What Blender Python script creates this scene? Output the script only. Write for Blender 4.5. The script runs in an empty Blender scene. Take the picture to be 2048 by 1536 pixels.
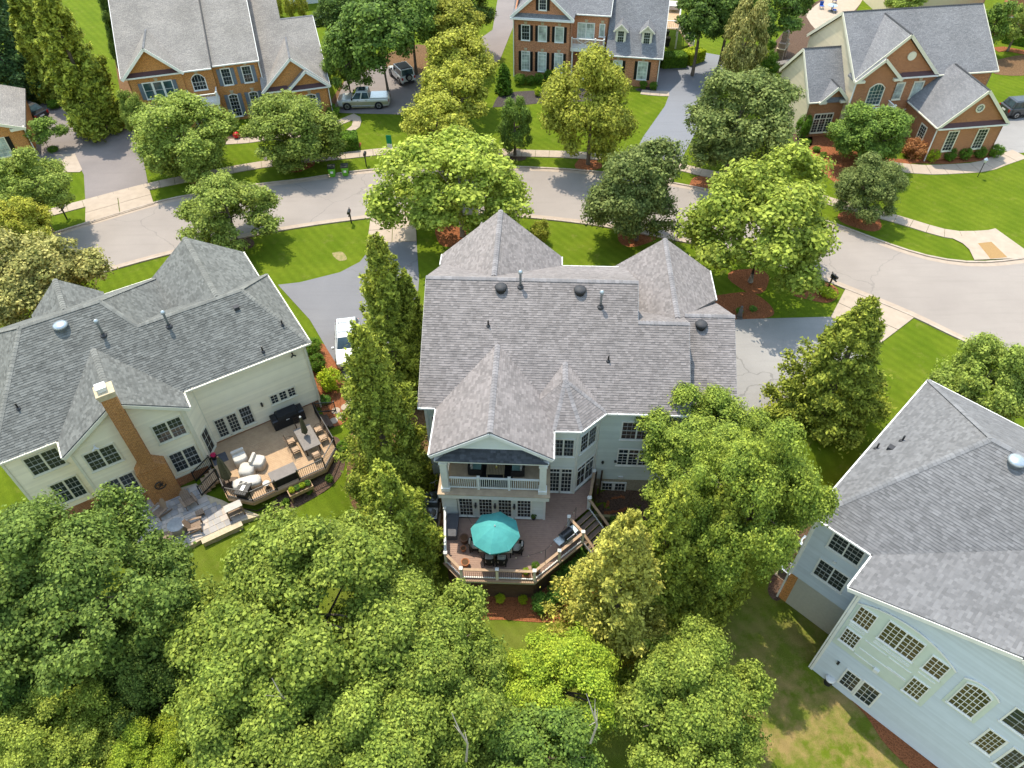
import bpy, math, random
import numpy as np
from mathutils import Vector, Matrix
random.seed(7); RNG = np.random.default_rng(7)
SC = bpy.context.scene
COL = SC.collection
# ------------------------------------------------------------ camera
FPX, CAMH, PITCH, ROLL = 1490.0, 37.5, math.radians(46.2), math.radians(-0.75)
_s, _c = math.sin(PITCH), math.cos(PITCH)
FW = np.array([0, _c, -_s]); _R0 = np.array([1.0, 0, 0]); _U0 = np.array([0, _s, _c])
RT = math.cos(ROLL)*_R0 + math.sin(ROLL)*_U0
UP = -math.sin(ROLL)*_R0 + math.cos(ROLL)*_U0
cam_d = bpy.data.cameras.new('camera'); cam = bpy.data.objects.new('camera', cam_d); COL.objects.link(cam)
cam_d.sensor_fit = 'HORIZONTAL'; cam_d.sensor_width = 36.0; cam_d.lens = 36.0*FPX/2048
cam_d.clip_end = 3000; cam_d.clip_start = 0.5
cam.matrix_world = Matrix(((RT[0], UP[0], -FW[0], 0), (RT[1], UP[1], -FW[1], 0), (RT[2], UP[2], -FW[2], CAMH), (0, 0, 0, 1)))
SC.camera = cam
# ------------------------------------------------------------ sky, sun, exposure
SUN_EL, SUN_AZ = math.radians(67.5), math.radians(-60)          # direction the light travels towards
w = bpy.data.worlds.new('World'); SC.world = w; w.use_nodes = True
nt = w.node_tree; nt.nodes.clear()
sky = nt.nodes.new('ShaderNodeTexSky'); sky.sky_type = 'NISHITA'; sky.sun_disc = False
sky.sun_elevation = SUN_EL; sky.sun_rotation = math.radians(-32)
sky.air_density = 2.3; sky.dust_density = 1.2; sky.ozone_density = 0.8
bg = nt.nodes.new('ShaderNodeBackground'); bg.inputs['Strength'].default_value = 0.15
wo = nt.nodes.new('ShaderNodeOutputWorld')
nt.links.new(sky.outputs[0], bg.inputs[0]); nt.links.new(bg.outputs[0], wo.inputs[0])
sun_d = bpy.data.lights.new('sun', 'SUN'); sun_d.energy = 2.75; sun_d.angle = math.radians(0.5); sun_d.color = (1.0, 0.915, 0.75)
sun = bpy.data.objects.new('sun', sun_d); COL.objects.link(sun)
_d = Vector((math.cos(SUN_AZ)*math.cos(SUN_EL), math.sin(SUN_AZ)*math.cos(SUN_EL), -math.sin(SUN_EL)))
sun.rotation_euler = _d.to_track_quat('-Z', 'Y').to_euler(); sun.location = (-30, 60, 120)
SC.view_settings.view_transform = 'Standard'; SC.view_settings.look = 'None'
SC.view_settings.gamma = 1.0; SC.view_settings.use_curve_mapping = False
SC.view_settings.exposure = 1.05
# ------------------------------------------------------------ surveying helpers: photo pixel (2048 x 1536) -> place on the ground
def ray(x, y): return FW + (x-1024)/FPX*RT + (768-y)/FPX*UP
def at(x, y, z=0.0):
    d = ray(x, y); t = (z-CAMH)/d[2]; return np.array([0, 0, CAMH]) + d*t
def proj(p):
    p = np.array(p, float)-np.array([0, 0, CAMH]); f = p@FW
    return 1024+FPX*(p@RT)/f, 768-FPX*(p@UP)/f
def depth(p): return (np.array(p, float)-np.array([0, 0, CAMH]))@FW
def sst(t): t = min(1, max(0, t)); return t*t*(3-2*t)
def gz(x, y):
    right = -2.55*sst((30.3-y)/3.4)
    left = -0.45*sst((29.5-y)/4) - 1.95*sst((24-y)/10)
    k = sst((x+12)/6)
    z = left*(1-k)+right*k
    if y < 20: z -= 0.03*(20-max(y, 0))
    return z
def gp(px, py):
    z = 0.0
    for _ in range(25):
        p = at(px, py, z); z = 0.5*z+0.5*gz(p[0], p[1])
    p = at(px, py, z); return np.array([p[0], p[1], gz(p[0], p[1])])
# ------------------------------------------------------------ materials
def _mix(nt, f, a, b):
    m = nt.nodes.new('ShaderNodeMix'); m.data_type = 'RGBA'
    for sck, v in ((m.inputs[0], f), (m.inputs[6], a), (m.inputs[7], b)):
        if hasattr(v, 'is_linked'): nt.links.new(v, sck)
        elif isinstance(v, (int, float)): sck.default_value = v
        else: sck.default_value = (*v, 1)
    return m.outputs[2]
def _math(nt, op, a, b=None, clamp=False):
    m = nt.nodes.new('ShaderNodeMath'); m.operation = op; m.use_clamp = clamp
    for i, v in enumerate((a, b)):
        if v is None: continue
        if hasattr(v, 'is_linked'): nt.links.new(v, m.inputs[i])
        else: m.inputs[i].default_value = v
    return m.outputs[0]
def _ramp(nt, f, a, b):
    m = nt.nodes.new('ShaderNodeMapRange'); m.inputs[1].default_value = a; m.inputs[2].default_value = b
    nt.links.new(f, m.inputs[0]); return m.outputs[0]
def _noise(nt, vec, scale, detail=4, rough=.55):
    n = nt.nodes.new('ShaderNodeTexNoise'); n.inputs['Scale'].default_value = scale
    n.inputs['Detail'].default_value = detail; n.inputs['Roughness'].default_value = rough
    if vec is not None: nt.links.new(vec, n.inputs['Vector'])
    return n.outputs[0]
def _scale(nt, col, f):
    m = nt.nodes.new('ShaderNodeVectorMath'); m.operation = 'SCALE'
    nt.links.new(col, m.inputs[0]) if hasattr(col, 'is_linked') else None
    if not hasattr(col, 'is_linked'): m.inputs[0].default_value = col
    if hasattr(f, 'is_linked'): nt.links.new(f, m.inputs[3])
    else: m.inputs[3].default_value = f
    return m.outputs[0]
def newmat(name):
    m = bpy.data.materials.new(name); m.use_nodes = True; nt = m.node_tree
    b = nt.nodes['Principled BSDF']; return m, nt, b
def coords(nt, kind='Object'):
    return nt.nodes.new('ShaderNodeTexCoord').outputs[kind]
def geo(nt): return nt.nodes.new('ShaderNodeNewGeometry')
def bump(nt, b, h, strength, dist):
    n = nt.nodes.new('ShaderNodeBump'); n.inputs['Strength'].default_value = strength; n.inputs['Distance'].default_value = dist
    nt.links.new(h, n.inputs['Height']); nt.links.new(n.outputs[0], b.inputs['Normal'])
MT = {}
def mk(name, c1, c2=None, scale=6, rough=.75, spec=.25, metal=0, isl=0.0, bmp=0.0, bscale=40, big=0.0, pos=False):
    """plain painted / mineral material: two tones mixed by noise, per-piece variation, fine relief, larger weathering"""
    m, nt, b = newmat(name); c2 = c2 or tuple(v*.8 for v in c1)
    vec = geo(nt).outputs['Position'] if pos else coords(nt)
    col = _mix(nt, _ramp(nt, _noise(nt, vec, scale), .32, .68), c1, c2)
    f = None
    if isl:
        f = _ramp(nt, geo(nt).outputs['Random Per Island'], 0, 1)
        f = _math(nt, 'MULTIPLY_ADD', f, 2*isl); f.node.inputs[2].default_value = 1-isl
    if big:
        g = _math(nt, 'MULTIPLY_ADD', _ramp(nt, _noise(nt, vec, scale*.08, 3), .3, .7), 2*big); g.node.inputs[2].default_value = 1-big
        f = g if f is None else _math(nt, 'MULTIPLY', f, g)
    if f is not None: col = _scale(nt, col, f)
    nt.links.new(col, b.inputs['Base Color'])
    b.inputs['Roughness'].default_value = rough; b.inputs['Metallic'].default_value = metal
    b.inputs['Specular IOR Level'].default_value = spec
    if bmp: bump(nt, b, _noise(nt, vec, bscale, 3), bmp, .02)
    MT[name] = m; return m
def brick(name, c1, c2, mort, wid=.215, row=.075, rough=.85, mortar=.01, bmp=.5, big=.12):
    m, nt, b = newmat(name)
    uv = coords(nt, 'UV'); t = nt.nodes.new('ShaderNodeTexBrick'); nt.links.new(uv, t.inputs['Vector'])
    t.inputs['Color1'].default_value = (*c1, 1); t.inputs['Color2'].default_value = (*c2, 1); t.inputs['Mortar'].default_value = (*mort, 1)
    t.inputs['Scale'].default_value = 1; t.inputs['Brick Width'].default_value = wid; t.inputs['Row Height'].default_value = row
    t.inputs['Mortar Size'].default_value = mortar; t.inputs['Bias'].default_value = 0
    n = _noise(nt, uv, .35, 4); g = _math(nt, 'MULTIPLY_ADD', _ramp(nt, n, .3, .7), 2*big); g.node.inputs[2].default_value = 1-big
    n2 = _noise(nt, uv, 9, 3); g2 = _math(nt, 'MULTIPLY_ADD', _ramp(nt, n2, .3, .7), .6); g2.node.inputs[2].default_value = .7
    nt.links.new(_scale(nt, t.outputs[0], _math(nt, 'MULTIPLY', g, g2)), b.inputs['Base Color'])
    b.inputs['Roughness'].default_value = rough; b.inputs['Specular IOR Level'].default_value = .2
    bump(nt, b, _math(nt, 'SUBTRACT', 1.0, t.outputs['Fac']), bmp, .012)
    MT[name] = m; return m
def leafmat(name, c, var=.5, trans=.36, yel=.25, tipc=None):
    m, nt, b = newmat(name); out = nt.nodes['Material Output']
    g = geo(nt); r = g.outputs['Random Per Island']; oi = nt.nodes.new('ShaderNodeObjectInfo').outputs['Random']
    tip = tipc or (min(1, c[0]*1.75), min(1, c[1]*1.35), c[2]*.8)
    n = _ramp(nt, _noise(nt, g.outputs['Position'], .9, 4), .35, .68)
    col = _mix(nt, _math(nt, 'MULTIPLY', _math(nt, 'ADD', _math(nt, 'MULTIPLY', r, .6), _math(nt, 'MULTIPLY', n, .5)), yel*2, True), c, tip)
    f = _math(nt, 'MULTIPLY_ADD', r, 2*var); f.node.inputs[2].default_value = 1-var
    f2 = _math(nt, 'MULTIPLY_ADD', oi, .24); f2.node.inputs[2].default_value = .88
    col = _scale(nt, col, _math(nt, 'MULTIPLY', f, f2))
    nt.links.new(col, b.inputs['Base Color']); b.inputs['Roughness'].default_value = .6; b.inputs['Specular IOR Level'].default_value = .12
    tr = nt.nodes.new('ShaderNodeBsdfTranslucent'); nt.links.new(_scale(nt, col, 1.25), tr.inputs['Color'])
    ms = nt.nodes.new('ShaderNodeMixShader'); ms.inputs[0].default_value = trans
    nt.links.new(b.outputs[0], ms.inputs[1]); nt.links.new(tr.outputs[0], ms.inputs[2]); nt.links.new(ms.outputs[0], out.inputs['Surface'])
    MT[name] = m; return m
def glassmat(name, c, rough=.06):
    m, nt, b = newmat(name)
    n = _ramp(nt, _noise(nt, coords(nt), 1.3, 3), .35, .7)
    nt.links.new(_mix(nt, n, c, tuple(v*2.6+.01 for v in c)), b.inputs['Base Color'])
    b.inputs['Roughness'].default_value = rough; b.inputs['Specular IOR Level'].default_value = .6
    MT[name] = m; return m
# ------------------------------------------------------------ mesh helpers
def rawmesh(name, V, F, uv=True):
    """V list of points, F list of index tuples; planar UVs in metres follow each face's slope"""
    me = bpy.data.meshes.new(name); me.from_pydata([tuple(map(float, v)) for v in V], [], F)
    if uv: autouv(me)
    return me
def autouv(me):
    n = len(me.polygons)
    if not n: return
    nor = np.empty(n*3, np.float32); me.polygons.foreach_get('normal', nor); nor = nor.reshape(-1, 3)
    tot = np.empty(n, np.int32); me.polygons.foreach_get('loop_total', tot)
    vi = np.empty(len(me.loops), np.int32); me.loops.foreach_get('vertex_index', vi)
    co = np.empty(len(me.vertices)*3, np.float32); me.vertices.foreach_get('co', co); co = co.reshape(-1, 3)
    flat = np.abs(nor[:, 2]) > .96
    u = np.stack([-nor[:, 1], nor[:, 0], np.zeros(n)], 1); u[flat] = (1, 0, 0)
    u /= np.maximum(1e-6, np.linalg.norm(u, axis=1))[:, None]
    v = np.cross(nor, u); v[flat] = (0, 1, 0)
    fi = np.repeat(np.arange(n), tot); p = co[vi]
    L = me.uv_layers.new(name='UVMap')
    L.data.foreach_set('uv', np.stack([(p*u[fi]).sum(1), (p*v[fi]).sum(1)], 1).astype(np.float32).ravel())
def fastmesh(name, V, F):
    """numpy quads/tris (all faces the same size)"""
    me = bpy.data.meshes.new(name); k = F.shape[1]
    me.vertices.add(len(V)); me.vertices.foreach_set('co', np.asarray(V, np.float32).ravel())
    me.loops.add(F.size); me.loops.foreach_set('vertex_index', np.asarray(F, np.int32).ravel())
    me.polygons.add(len(F)); me.polygons.foreach_set('loop_start', np.arange(0, F.size, k, dtype=np.int32))
    me.update(calc_edges=True); return me
def link(name, me, mat=None, parent=None, loc=None, rz=None):
    o = bpy.data.objects.new(name, me); COL.objects.link(o)
    if mat is not None and me is not None and len(me.materials) == 0: me.materials.append(MT[mat] if isinstance(mat, str) else mat)
    if parent is not None: o.parent = parent
    if loc is not None: o.location = tuple(float(v) for v in loc)
    if rz is not None: o.rotation_euler = (0, 0, rz)
    return o
def tag(o, label=None, cat=None, group=None, kind=None):
    if label: o['label'] = label
    if cat: o['category'] = cat
    if group: o['group'] = group
    if kind: o['kind'] = kind
    return o
def thing(name, label, cat, loc=(0, 0, 0), rz=0, group=None):
    return tag(link(name, None, None, None, loc, rz), label, cat, group)
class MB:
    def __init__(s): s.V = []; s.F = []
    def add(s, V, F):
        b = len(s.V); s.V += [tuple(v) for v in V]; s.F += [tuple(b+i for i in f) for f in F]; return s
    def box(s, x0, x1, y0, y1, z0, z1):
        return s.add([(x0,y0,z0),(x1,y0,z0),(x1,y1,z0),(x0,y1,z0),(x0,y0,z1),(x1,y0,z1),(x1,y1,z1),(x0,y1,z1)],
                     [(0,3,2,1),(4,5,6,7),(0,1,5,4),(1,2,6,5),(2,3,7,6),(3,0,4,7)])
    def bar(s, p, q, w, h, up=(0, 0, 1)):
        """box beam from p to q, width w (sideways) and height h, centred on the line"""
        p = Vector(p); q = Vector(q); d = (q-p).normalized(); u = Vector(up)
        a = d.cross(u)
        if a.length < 1e-4: a = d.cross(Vector((1, 0, 0)))
        a.normalize(); u = a.cross(d); a *= w/2; u *= h/2
        return s.add([p-a-u, p+a-u, p+a+u, p-a+u, q-a-u, q+a-u, q+a+u, q-a+u],
                     [(0,1,2,3),(7,6,5,4),(0,4,5,1),(1,5,6,2),(2,6,7,3),(3,7,4,0)])
    def tube(s, pts, rad, n=8, cap=True):
        pts = [Vector(p) for p in pts]; rad = rad if hasattr(rad, '__len__') else [rad]*len(pts); b = len(s.V)
        for i, p in enumerate(pts):
            d = (pts[min(i+1, len(pts)-1)]-pts[max(i-1, 0)]).normalized()
            a = d.cross(Vector((0, 0, 1)))
            if a.length < 1e-3: a = Vector((1, 0, 0))
            a.normalize(); c = a.cross(d)
            for k in range(n):
                t = 2*math.pi*k/n; s.V.append(tuple(p+(a*math.cos(t)+c*math.sin(t))*rad[i]))
        for i in range(len(pts)-1):
            for k in range(n):
                k2 = (k+1) % n; s.F.append((b+i*n+k, b+i*n+k2, b+(i+1)*n+k2, b+(i+1)*n+k))
        if cap:
            s.F.append(tuple(b+k for k in range(n))[::-1]); s.F.append(tuple(b+(len(pts)-1)*n+k for k in range(n)))
        return s
    def lathe(s, prof, c=(0, 0, 0), n=16):
        b = len(s.V); m = len(prof)
        for r, z in prof:
            for k in range(n):
                t = 2*math.pi*k/n; s.V.append((c[0]+r*math.cos(t), c[1]+r*math.sin(t), c[2]+z))
        for i in range(m-1):
            for k in range(n):
                k2 = (k+1) % n; s.F.append((b+i*n+k, b+i*n+k2, b+(i+1)*n+k2, b+(i+1)*n+k))
        s.F.append(tuple(b+k for k in range(n))[::-1]); s.F.append(tuple(b+(m-1)*n+k for k in range(n))); return s
    def prism(s, poly, z0, z1):
        n = len(poly); a = sum(poly[i][0]*poly[(i+1) % n][1]-poly[(i+1) % n][0]*poly[i][1] for i in range(n))
        if a < 0: poly = poly[::-1]
        return s.add([(p[0], p[1], z0) for p in poly]+[(p[0], p[1], z1) for p in poly],
                     [tuple(range(n))[::-1], tuple(range(n, 2*n))]+[(i, (i+1) % n, n+(i+1) % n, n+i) for i in range(n)])
    def slab(s, poly, dn):
        """extrude a 3-d polygon (counter-clockwise from outside) by the vector -dn"""
        n = len(poly); q = [tuple(Vector(p)-Vector(dn)) for p in poly]
        return s.add(list(map(tuple, poly))+q, [tuple(range(n)), tuple(range(n, 2*n))[::-1]]+[(i, n+i, n+(i+1) % n, (i+1) % n) for i in range(n)])
    def build(s, name, mat, parent=None, loc=None, rz=None, smooth=False, bevel=0):
        me = rawmesh(name, s.V, s.F)
        if smooth: me.shade_smooth()
        o = link(name, me, mat, parent, loc, rz)
        if bevel:
            bv = o.modifiers.new('bevel', 'BEVEL'); bv.width = bevel; bv.segments = 2; bv.limit_method = 'ANGLE'
        return o
def copy_tree(o, parent=None, label=None):
    c = o.copy(); COL.objects.link(c)
    if parent is not None:
        c.parent = parent; c.matrix_parent_inverse = o.matrix_parent_inverse.copy()
    if label: c['label'] = label
    for ch in list(o.children): copy_tree(ch, c)
    return c
def ccw(poly):
    a = sum(poly[i][0]*poly[(i+1) % len(poly)][1]-poly[(i+1) % len(poly)][0]*poly[i][1] for i in range(len(poly)))
    return poly if a > 0 else poly[::-1]
def intervals(P2, v):
    xs = []; n = len(P2)
    for i in range(n):
        (u0, v0), (u1, v1) = P2[i], P2[(i+1) % n]
        if (v0 <= v < v1) or (v1 <= v < v0): xs.append(u0+(u1-u0)*(v-v0)/(v1-v0))
    xs.sort(); return list(zip(xs[::2], xs[1::2]))
def plane_frame(poly):
    P = [Vector(p) for p in poly]; n = Vector((0, 0, 0))
    for i in range(len(P)): n += P[i].cross(P[(i+1) % len(P)])
    n.normalize()
    u = Vector((-n.y, n.x, 0))
    if u.length < 1e-4: u = Vector((1, 0, 0))
    u.normalize(); v = n.cross(u); return P[0], u, v, n
def courses(mb, poly, e, tab=None, lo=.004, hi=.016, ragged=0.0):
    """overlapping courses (shingles when tab=(min,max), long boards when None) clipped to the polygon; poly is ccw from outside"""
    o, u, v, n = plane_frame(poly)
    P2 = [((Vector(p)-o).dot(u), (Vector(p)-o).dot(v)) for p in poly]
    v0 = min(p[1] for p in P2); v1 = max(p[1] for p in P2); k = 0
    while v0+k*e < v1-.01:
        a = v0+k*e; b = min(a+e, v1); k += 1
        ia = intervals(P2, a+1e-4); ib = intervals(P2, b-1e-4)
        if len(ia) != len(ib):
            im = intervals(P2, (a+b)/2); ia = ib = im
        for (l0, r0), (l1, r1) in zip(ia, ib):
            L, R = min(l0, l1), max(r0, r1); x = L-(random.random()*tab[1] if tab else 0)
            while x < R-1e-3:
                x2 = x+(random.uniform(*tab) if tab else R-L+1)
                p0, p1 = max(x, l0), min(x2, r0); q0, q1 = max(x, l1), min(x2, r1)
                if p1-p0 < 1e-3 and q1-q0 < 1e-3: x = x2; continue
                p1 = max(p1, p0); q1 = max(q1, q0)
                h = hi+(random.random()*ragged if tab else 0); dr = random.random()*ragged*1.5 if tab else 0
                A = o+u*p0+v*(a-dr); B = o+u*p1+v*(a-dr); C = o+u*q1+v*b; D = o+u*q0+v*b
                mb.add([A+n*h, B+n*h, C+n*lo, D+n*lo, A, B], [(0, 1, 2, 3), (4, 5, 1, 0)]); x = x2
    return mb
# ------------------------------------------------------------ materials in use
mk('white_trim', (.78,.77,.74), (.70,.69,.66), 3, .5); mk('cream_trim', (.74,.70,.58), (.68,.64,.52), 3, .5)
mk('siding_sage', (.56,.60,.57), (.52,.56,.53), 2, .6, isl=.05, pos=True); mk('siding_cream', (.88,.79,.61), (.84,.75,.57), 2, .6, isl=.05)
mk('siding_blue', (.55,.60,.655), (.52,.57,.62), 2, .6, isl=.05); mk('siding_tan', (.66,.56,.40), (.62,.52,.37), 2, .6, isl=.05)
mk('siding_pale', (.70,.72,.69), (.66,.68,.65), 2, .6, isl=.05)
mk('shingle_main', (.226,.203,.199), (.19,.172,.169), 1.2, .9, .15, isl=.2, big=.08, bmp=.4, bscale=60)
mk('shingle_left', (.155,.158,.15), (.125,.128,.122), 1.2, .9, .15, isl=.24, big=.08, bmp=.4, bscale=60)
mk('shingle_right', (.168,.167,.174), (.142,.141,.147), 1.2, .9, .15, isl=.18, big=.08, bmp=.4, bscale=60)
mk('ridge_main', (.24,.225,.23), (.2,.19,.195), 3, .9, .15, isl=.15); mk('ridge_left', (.19,.19,.175), (.165,.165,.155), 3, .9, .15, isl=.15)
mk('ridge_right', (.2,.2,.21), (.17,.17,.178), 3, .9, .15, isl=.15)
brick('roof_pale', (.27,.25,.23), (.215,.2,.188), (.16,.15,.145), .3, .145, .95, .006, .3, .16)
brick('roof_slate', (.21,.21,.22), (.16,.16,.172), (.1,.1,.105), .3, .145, .95, .006, .3, .12)
brick('roof_grey', (.215,.212,.222), (.165,.165,.175), (.12,.12,.125), .3, .145, .95, .006, .3, .12)
mk('dark_flash', (.05,.05,.055), None, 4, .6); mk('pent_shingle', (.075,.08,.095), (.055,.06,.07), 6, .85, isl=.3)
brick('brick_orange', (.56,.225,.06), (.44,.165,.048), (.5,.32,.15)); brick('brick_red', (.53,.19,.085), (.42,.145,.07), (.5,.35,.23))
brick('brick_brown', (.42,.155,.065), (.32,.115,.05), (.42,.28,.17)); brick('brick_chimney', (.44,.17,.045), (.31,.11,.032), (.46,.3,.15), .2, .07)
brick('foundation', (.40,.355,.27), (.35,.31,.235), (.33,.29,.22), .4, .2)
mk('copper_pent', (.10,.05,.05), (.085,.042,.045), 5, .6)
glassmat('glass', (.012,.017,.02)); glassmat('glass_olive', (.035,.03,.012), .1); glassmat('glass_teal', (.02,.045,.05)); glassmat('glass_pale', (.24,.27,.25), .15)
mk('shutter_black', (.012,.012,.014), None, 5, .5); mk('shutter_blue', (.17,.2,.245), None, 5, .6)
mk('muntin_grey', (.42,.43,.43), None, 5, .6); mk('black_metal', (.015,.015,.017), None, 8, .4, .5); mk('steel', (.55,.56,.58), None, 6, .3, .5, metal=.9); mk('galv', (.45,.5,.55), (.35,.4,.46), 6, .35, .5, metal=.6)
mk('alu_white', (.75,.75,.74), None, 5, .4); mk('stone_tan', (.52,.43,.30), (.4,.33,.22), 5, .85, isl=.1)
mk('deck_board', (.33,.215,.165), (.275,.18,.14), 4, .7, isl=.16, bmp=.3); mk('deck_board_tan', (.44,.30,.18), (.38,.25,.15), 4, .7, isl=.12, bmp=.3)
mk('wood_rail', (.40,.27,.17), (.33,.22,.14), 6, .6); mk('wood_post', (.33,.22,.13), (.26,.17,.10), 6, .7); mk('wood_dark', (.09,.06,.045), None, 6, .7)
mk('timber_green', (.33,.29,.15), (.26,.23,.12), 5, .8)
MT_ROOFS = {}
class House:
    def __init__(s, name, label, cat, org, yaw, z=0.0):
        s.root = thing(name, label, cat, (org[0], org[1], z), math.radians(yaw)); s.org = np.array(org[:2]); s.yaw = math.radians(yaw); s.z = z
        s.e1 = np.array([math.cos(s.yaw), math.sin(s.yaw)]); s.e2 = np.array([-s.e1[1], s.e1[0]]); s.panes = {}
    def w(s, x, y, z=0): p = s.org+s.e1*x+s.e2*y; return (p[0], p[1], s.z+z)
    def loc(s, p): d = np.array(p[:2])-s.org; return (d@s.e1, d@s.e2, p[2]-s.z)
    # -- roof: planes as solid sheets + courses of shingles on them
    def roof(s, planes, mat, shingles=True, thick=.16, tab=(.11, .3), e=.145, base=None):
        mb = MB(); sh = MB()
        for P in planes:
            if plane_frame(P)[3].z < 0: P = P[::-1]
            mb.slab(P, (0, 0, thick))
            if shingles: courses(sh, P, e, tab, .003, .02, .014)
        s.rf = mb.build('roof', mat, s.root)
        if shingles: tag(sh.build('shingles', mat, s.rf), kind='stuff')
        return s.rf
    def caps(s, segs, mat, wd=.16, drop=.08):
        for p, q in segs:
            p = Vector(p); q = Vector(q); d = (q-p); L = d.length; d.normalize(); a = d.cross(Vector((0, 0, 1))).normalized(); mb = MB(); k = max(1, int(L/.22))
            for i in range(k):
                A = p+d*(L*i/k); B = p+d*(L*(i+1)/k+.03); h0, h1 = Vector((0, 0, .03)), Vector((0, 0, .05)); dn = Vector((0, 0, -drop))
                mb.add([A+h1, A+a*wd+dn+h1, B+a*wd+dn+h0, B+h0, A-a*wd+dn+h1, B-a*wd+dn+h0, A+a*wd+dn-h0, A-a*wd+dn-h0],
                       [(0, 1, 2, 3), (4, 0, 3, 5), (6, 1, 0), (7, 0, 4)])
            mb.build('ridge_cap', mat, s.rf)
    def gutters(s, segs, mat='white_trim'):
        for p, q in segs:
            p = Vector(p); q = Vector(q); d = (q-p).normalized(); a = Vector((d.y, -d.x, 0)).normalized(); mb = MB()
            o = a*.05+Vector((0, 0, -.06)); mb.bar(p+o, q+o, .1, .11)
            g = mb.build('gutter', mat, s.rf)
            L = (q-p).length; n = int(L/1.1)
            for i in range(n):
                c = p+d*(L*(i+.5)/n)+a*.02+Vector((0, 0, .015)); MB().bar(c-a*.08, c+a*.08, .03, .02).build('gutter_strap', mat, s.rf)
    def rakes(s, segs, mat='white_trim', h=.2, t=.05, dz=-.19):
        for p, q in segs:
            p = Vector(p)+Vector((0, 0, dz)); q = Vector(q)+Vector((0, 0, dz)); MB().bar(p, q, t, h).build('rake_board', mat, s.rf)
    # -- walls
    def wall(s, p, q, z0, z1, mat, e=.15, top=(), lap=True, corner=None, thick=.14, name='wall'):
        U = Vector((q[0]-p[0], q[1]-p[1], 0)); L = U.length; U.normalize(); N = Vector((U.y, -U.x, 0)); P0 = Vector((p[0], p[1], 0))
        za, zb = z1 if hasattr(z1, '__len__') else (z1, z1)
        poly = [P0+Vector((0, 0, z0)), P0+U*L+Vector((0, 0, z0)), P0+U*L+Vector((0, 0, zb))]+[P0+U*u+Vector((0, 0, z)) for u, z in sorted(top, reverse=True)]+[P0+Vector((0, 0, za))]
        mb = MB(); mb.slab(poly, N*thick)
        if lap: courses(mb, poly, e, None, .002, .034)
        o = mb.build(name, mat, s.root)
        if corner:
            for u, zt in ((0, za), (L, zb)):
                c = P0+U*u+N*.02; MB().bar(c+Vector((0, 0, z0)), c+Vector((0, 0, zt)), .13, .1, N).build('corner_board', corner, o)
        return (p, q)
    def frame(s, wl):
        p, q = wl; U = Vector((q[0]-p[0], q[1]-p[1], 0)).normalized(); return Vector((p[0], p[1], 0)), U, Vector((U.y, -U.x, 0))
    def wbox(s, mb, fr, u0, u1, z0, z1, d0, d1):
        P, U, N = fr; a = P+U*u0; b = P+U*u1; Z = Vector((0, 0, 1))
        return mb.add([a+N*d0+Z*z0, b+N*d0+Z*z0, b+N*d0+Z*z1, a+N*d0+Z*z1, a+N*d1+Z*z0, b+N*d1+Z*z0, b+N*d1+Z*z1, a+N*d1+Z*z1],
                      [(0,3,2,1)[::-1], (4,5,6,7), (0,4,5,1)[::-1], (1,5,6,2)[::-1], (2,6,7,3)[::-1], (3,7,4,0)[::-1]])
    def window(s, wl, u0, u1, z0, z1, cols=3, rows=4, units=1, trim=.09, tm='white_trim', gm='glass', mm=None, panes=False, rail=True, arch=0.0,
               sill=True, transom=0, name='window', mw=.02, mull=.09, shut=None, key=None, d=0.0, bars=None, label=None):
        fr = s.frame(wl); P, U, N = fr; Z = Vector((0, 0, 1)); mm = mm or ('muntin_grey' if rail else tm)
        if u0 > u1: u0, u1 = u1, u0
        def topz(u):
            if not arch: return z1
            c = (u0+u1)/2; h = (u1-u0)/2; R = (h*h+arch*arch)/(2*arch); return z1-R+math.sqrt(max(0, R*R-(u-c)**2))+0.0
        mb = MB(); n = 10 if arch else 1
        s.wbox(mb, fr, u0-trim, u0, z0-trim, topz(u0), d, d+.07); s.wbox(mb, fr, u1, u1+trim, z0-trim, topz(u1), d, d+.07)
        s.wbox(mb, fr, u0, u1, z0-trim, z0, d, d+.068)
        for i in range(n):
            a, b = u0+(u1-u0)*i/n, u0+(u1-u0)*(i+1)/n
            if i == 0: ax = a-trim
            else: ax = a
            bx = b+trim if i == n-1 else b
            q = [P+U*ax+Z*topz(a), P+U*bx+Z*topz(b), P+U*bx+Z*(topz(b)+trim), P+U*ax+Z*(topz(a)+trim)]
            mb.slab([v+N*(d+.066) for v in q], N*.066)
        if sill: s.wbox(mb, fr, u0-trim-.04, u1+trim+.04, z0-trim-.05, z0-trim, d, d+.11)
        W = (u1-u0-mull*(units-1))/units
        for k in range(1, units):
            a = u0+k*W+(k-1)*mull; s.wbox(mb, fr, a, a+mull, z0, topz(a), d, d+.062)
        if transom: s.wbox(mb, fr, u0, u1, z1-transom-.05, z1-transom+.03, d, d+.06)
        fo = mb.build(name, tm, s.root)
        if label: fo['label'] = label
        mun = MB(); pl = []
        for k in range(units):
            a = u0+k*(W+mull); b = a+W; zt = z1-(transom+.05 if transom else 0)
            for i in range(1, cols):
                c = a+W*i/cols; s.wbox(mun, fr, c-mw/2, c+mw/2, z0, topz(c) if not transom else z1, d, d+.05)
            for j in range(1, rows):
                zz = z0+(zt-z0)*j/rows
                if zz < topz(a)-.01 or not arch: s.wbox(mun, fr, a, b, zz-mw/2, zz+mw/2, d, d+.048)
            if rail and rows % 2 == 0:
                zz = z0+(zt-z0)/2; s.wbox(mun, fr, a, b, zz-.03, zz+.03, d, d+.056)
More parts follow.
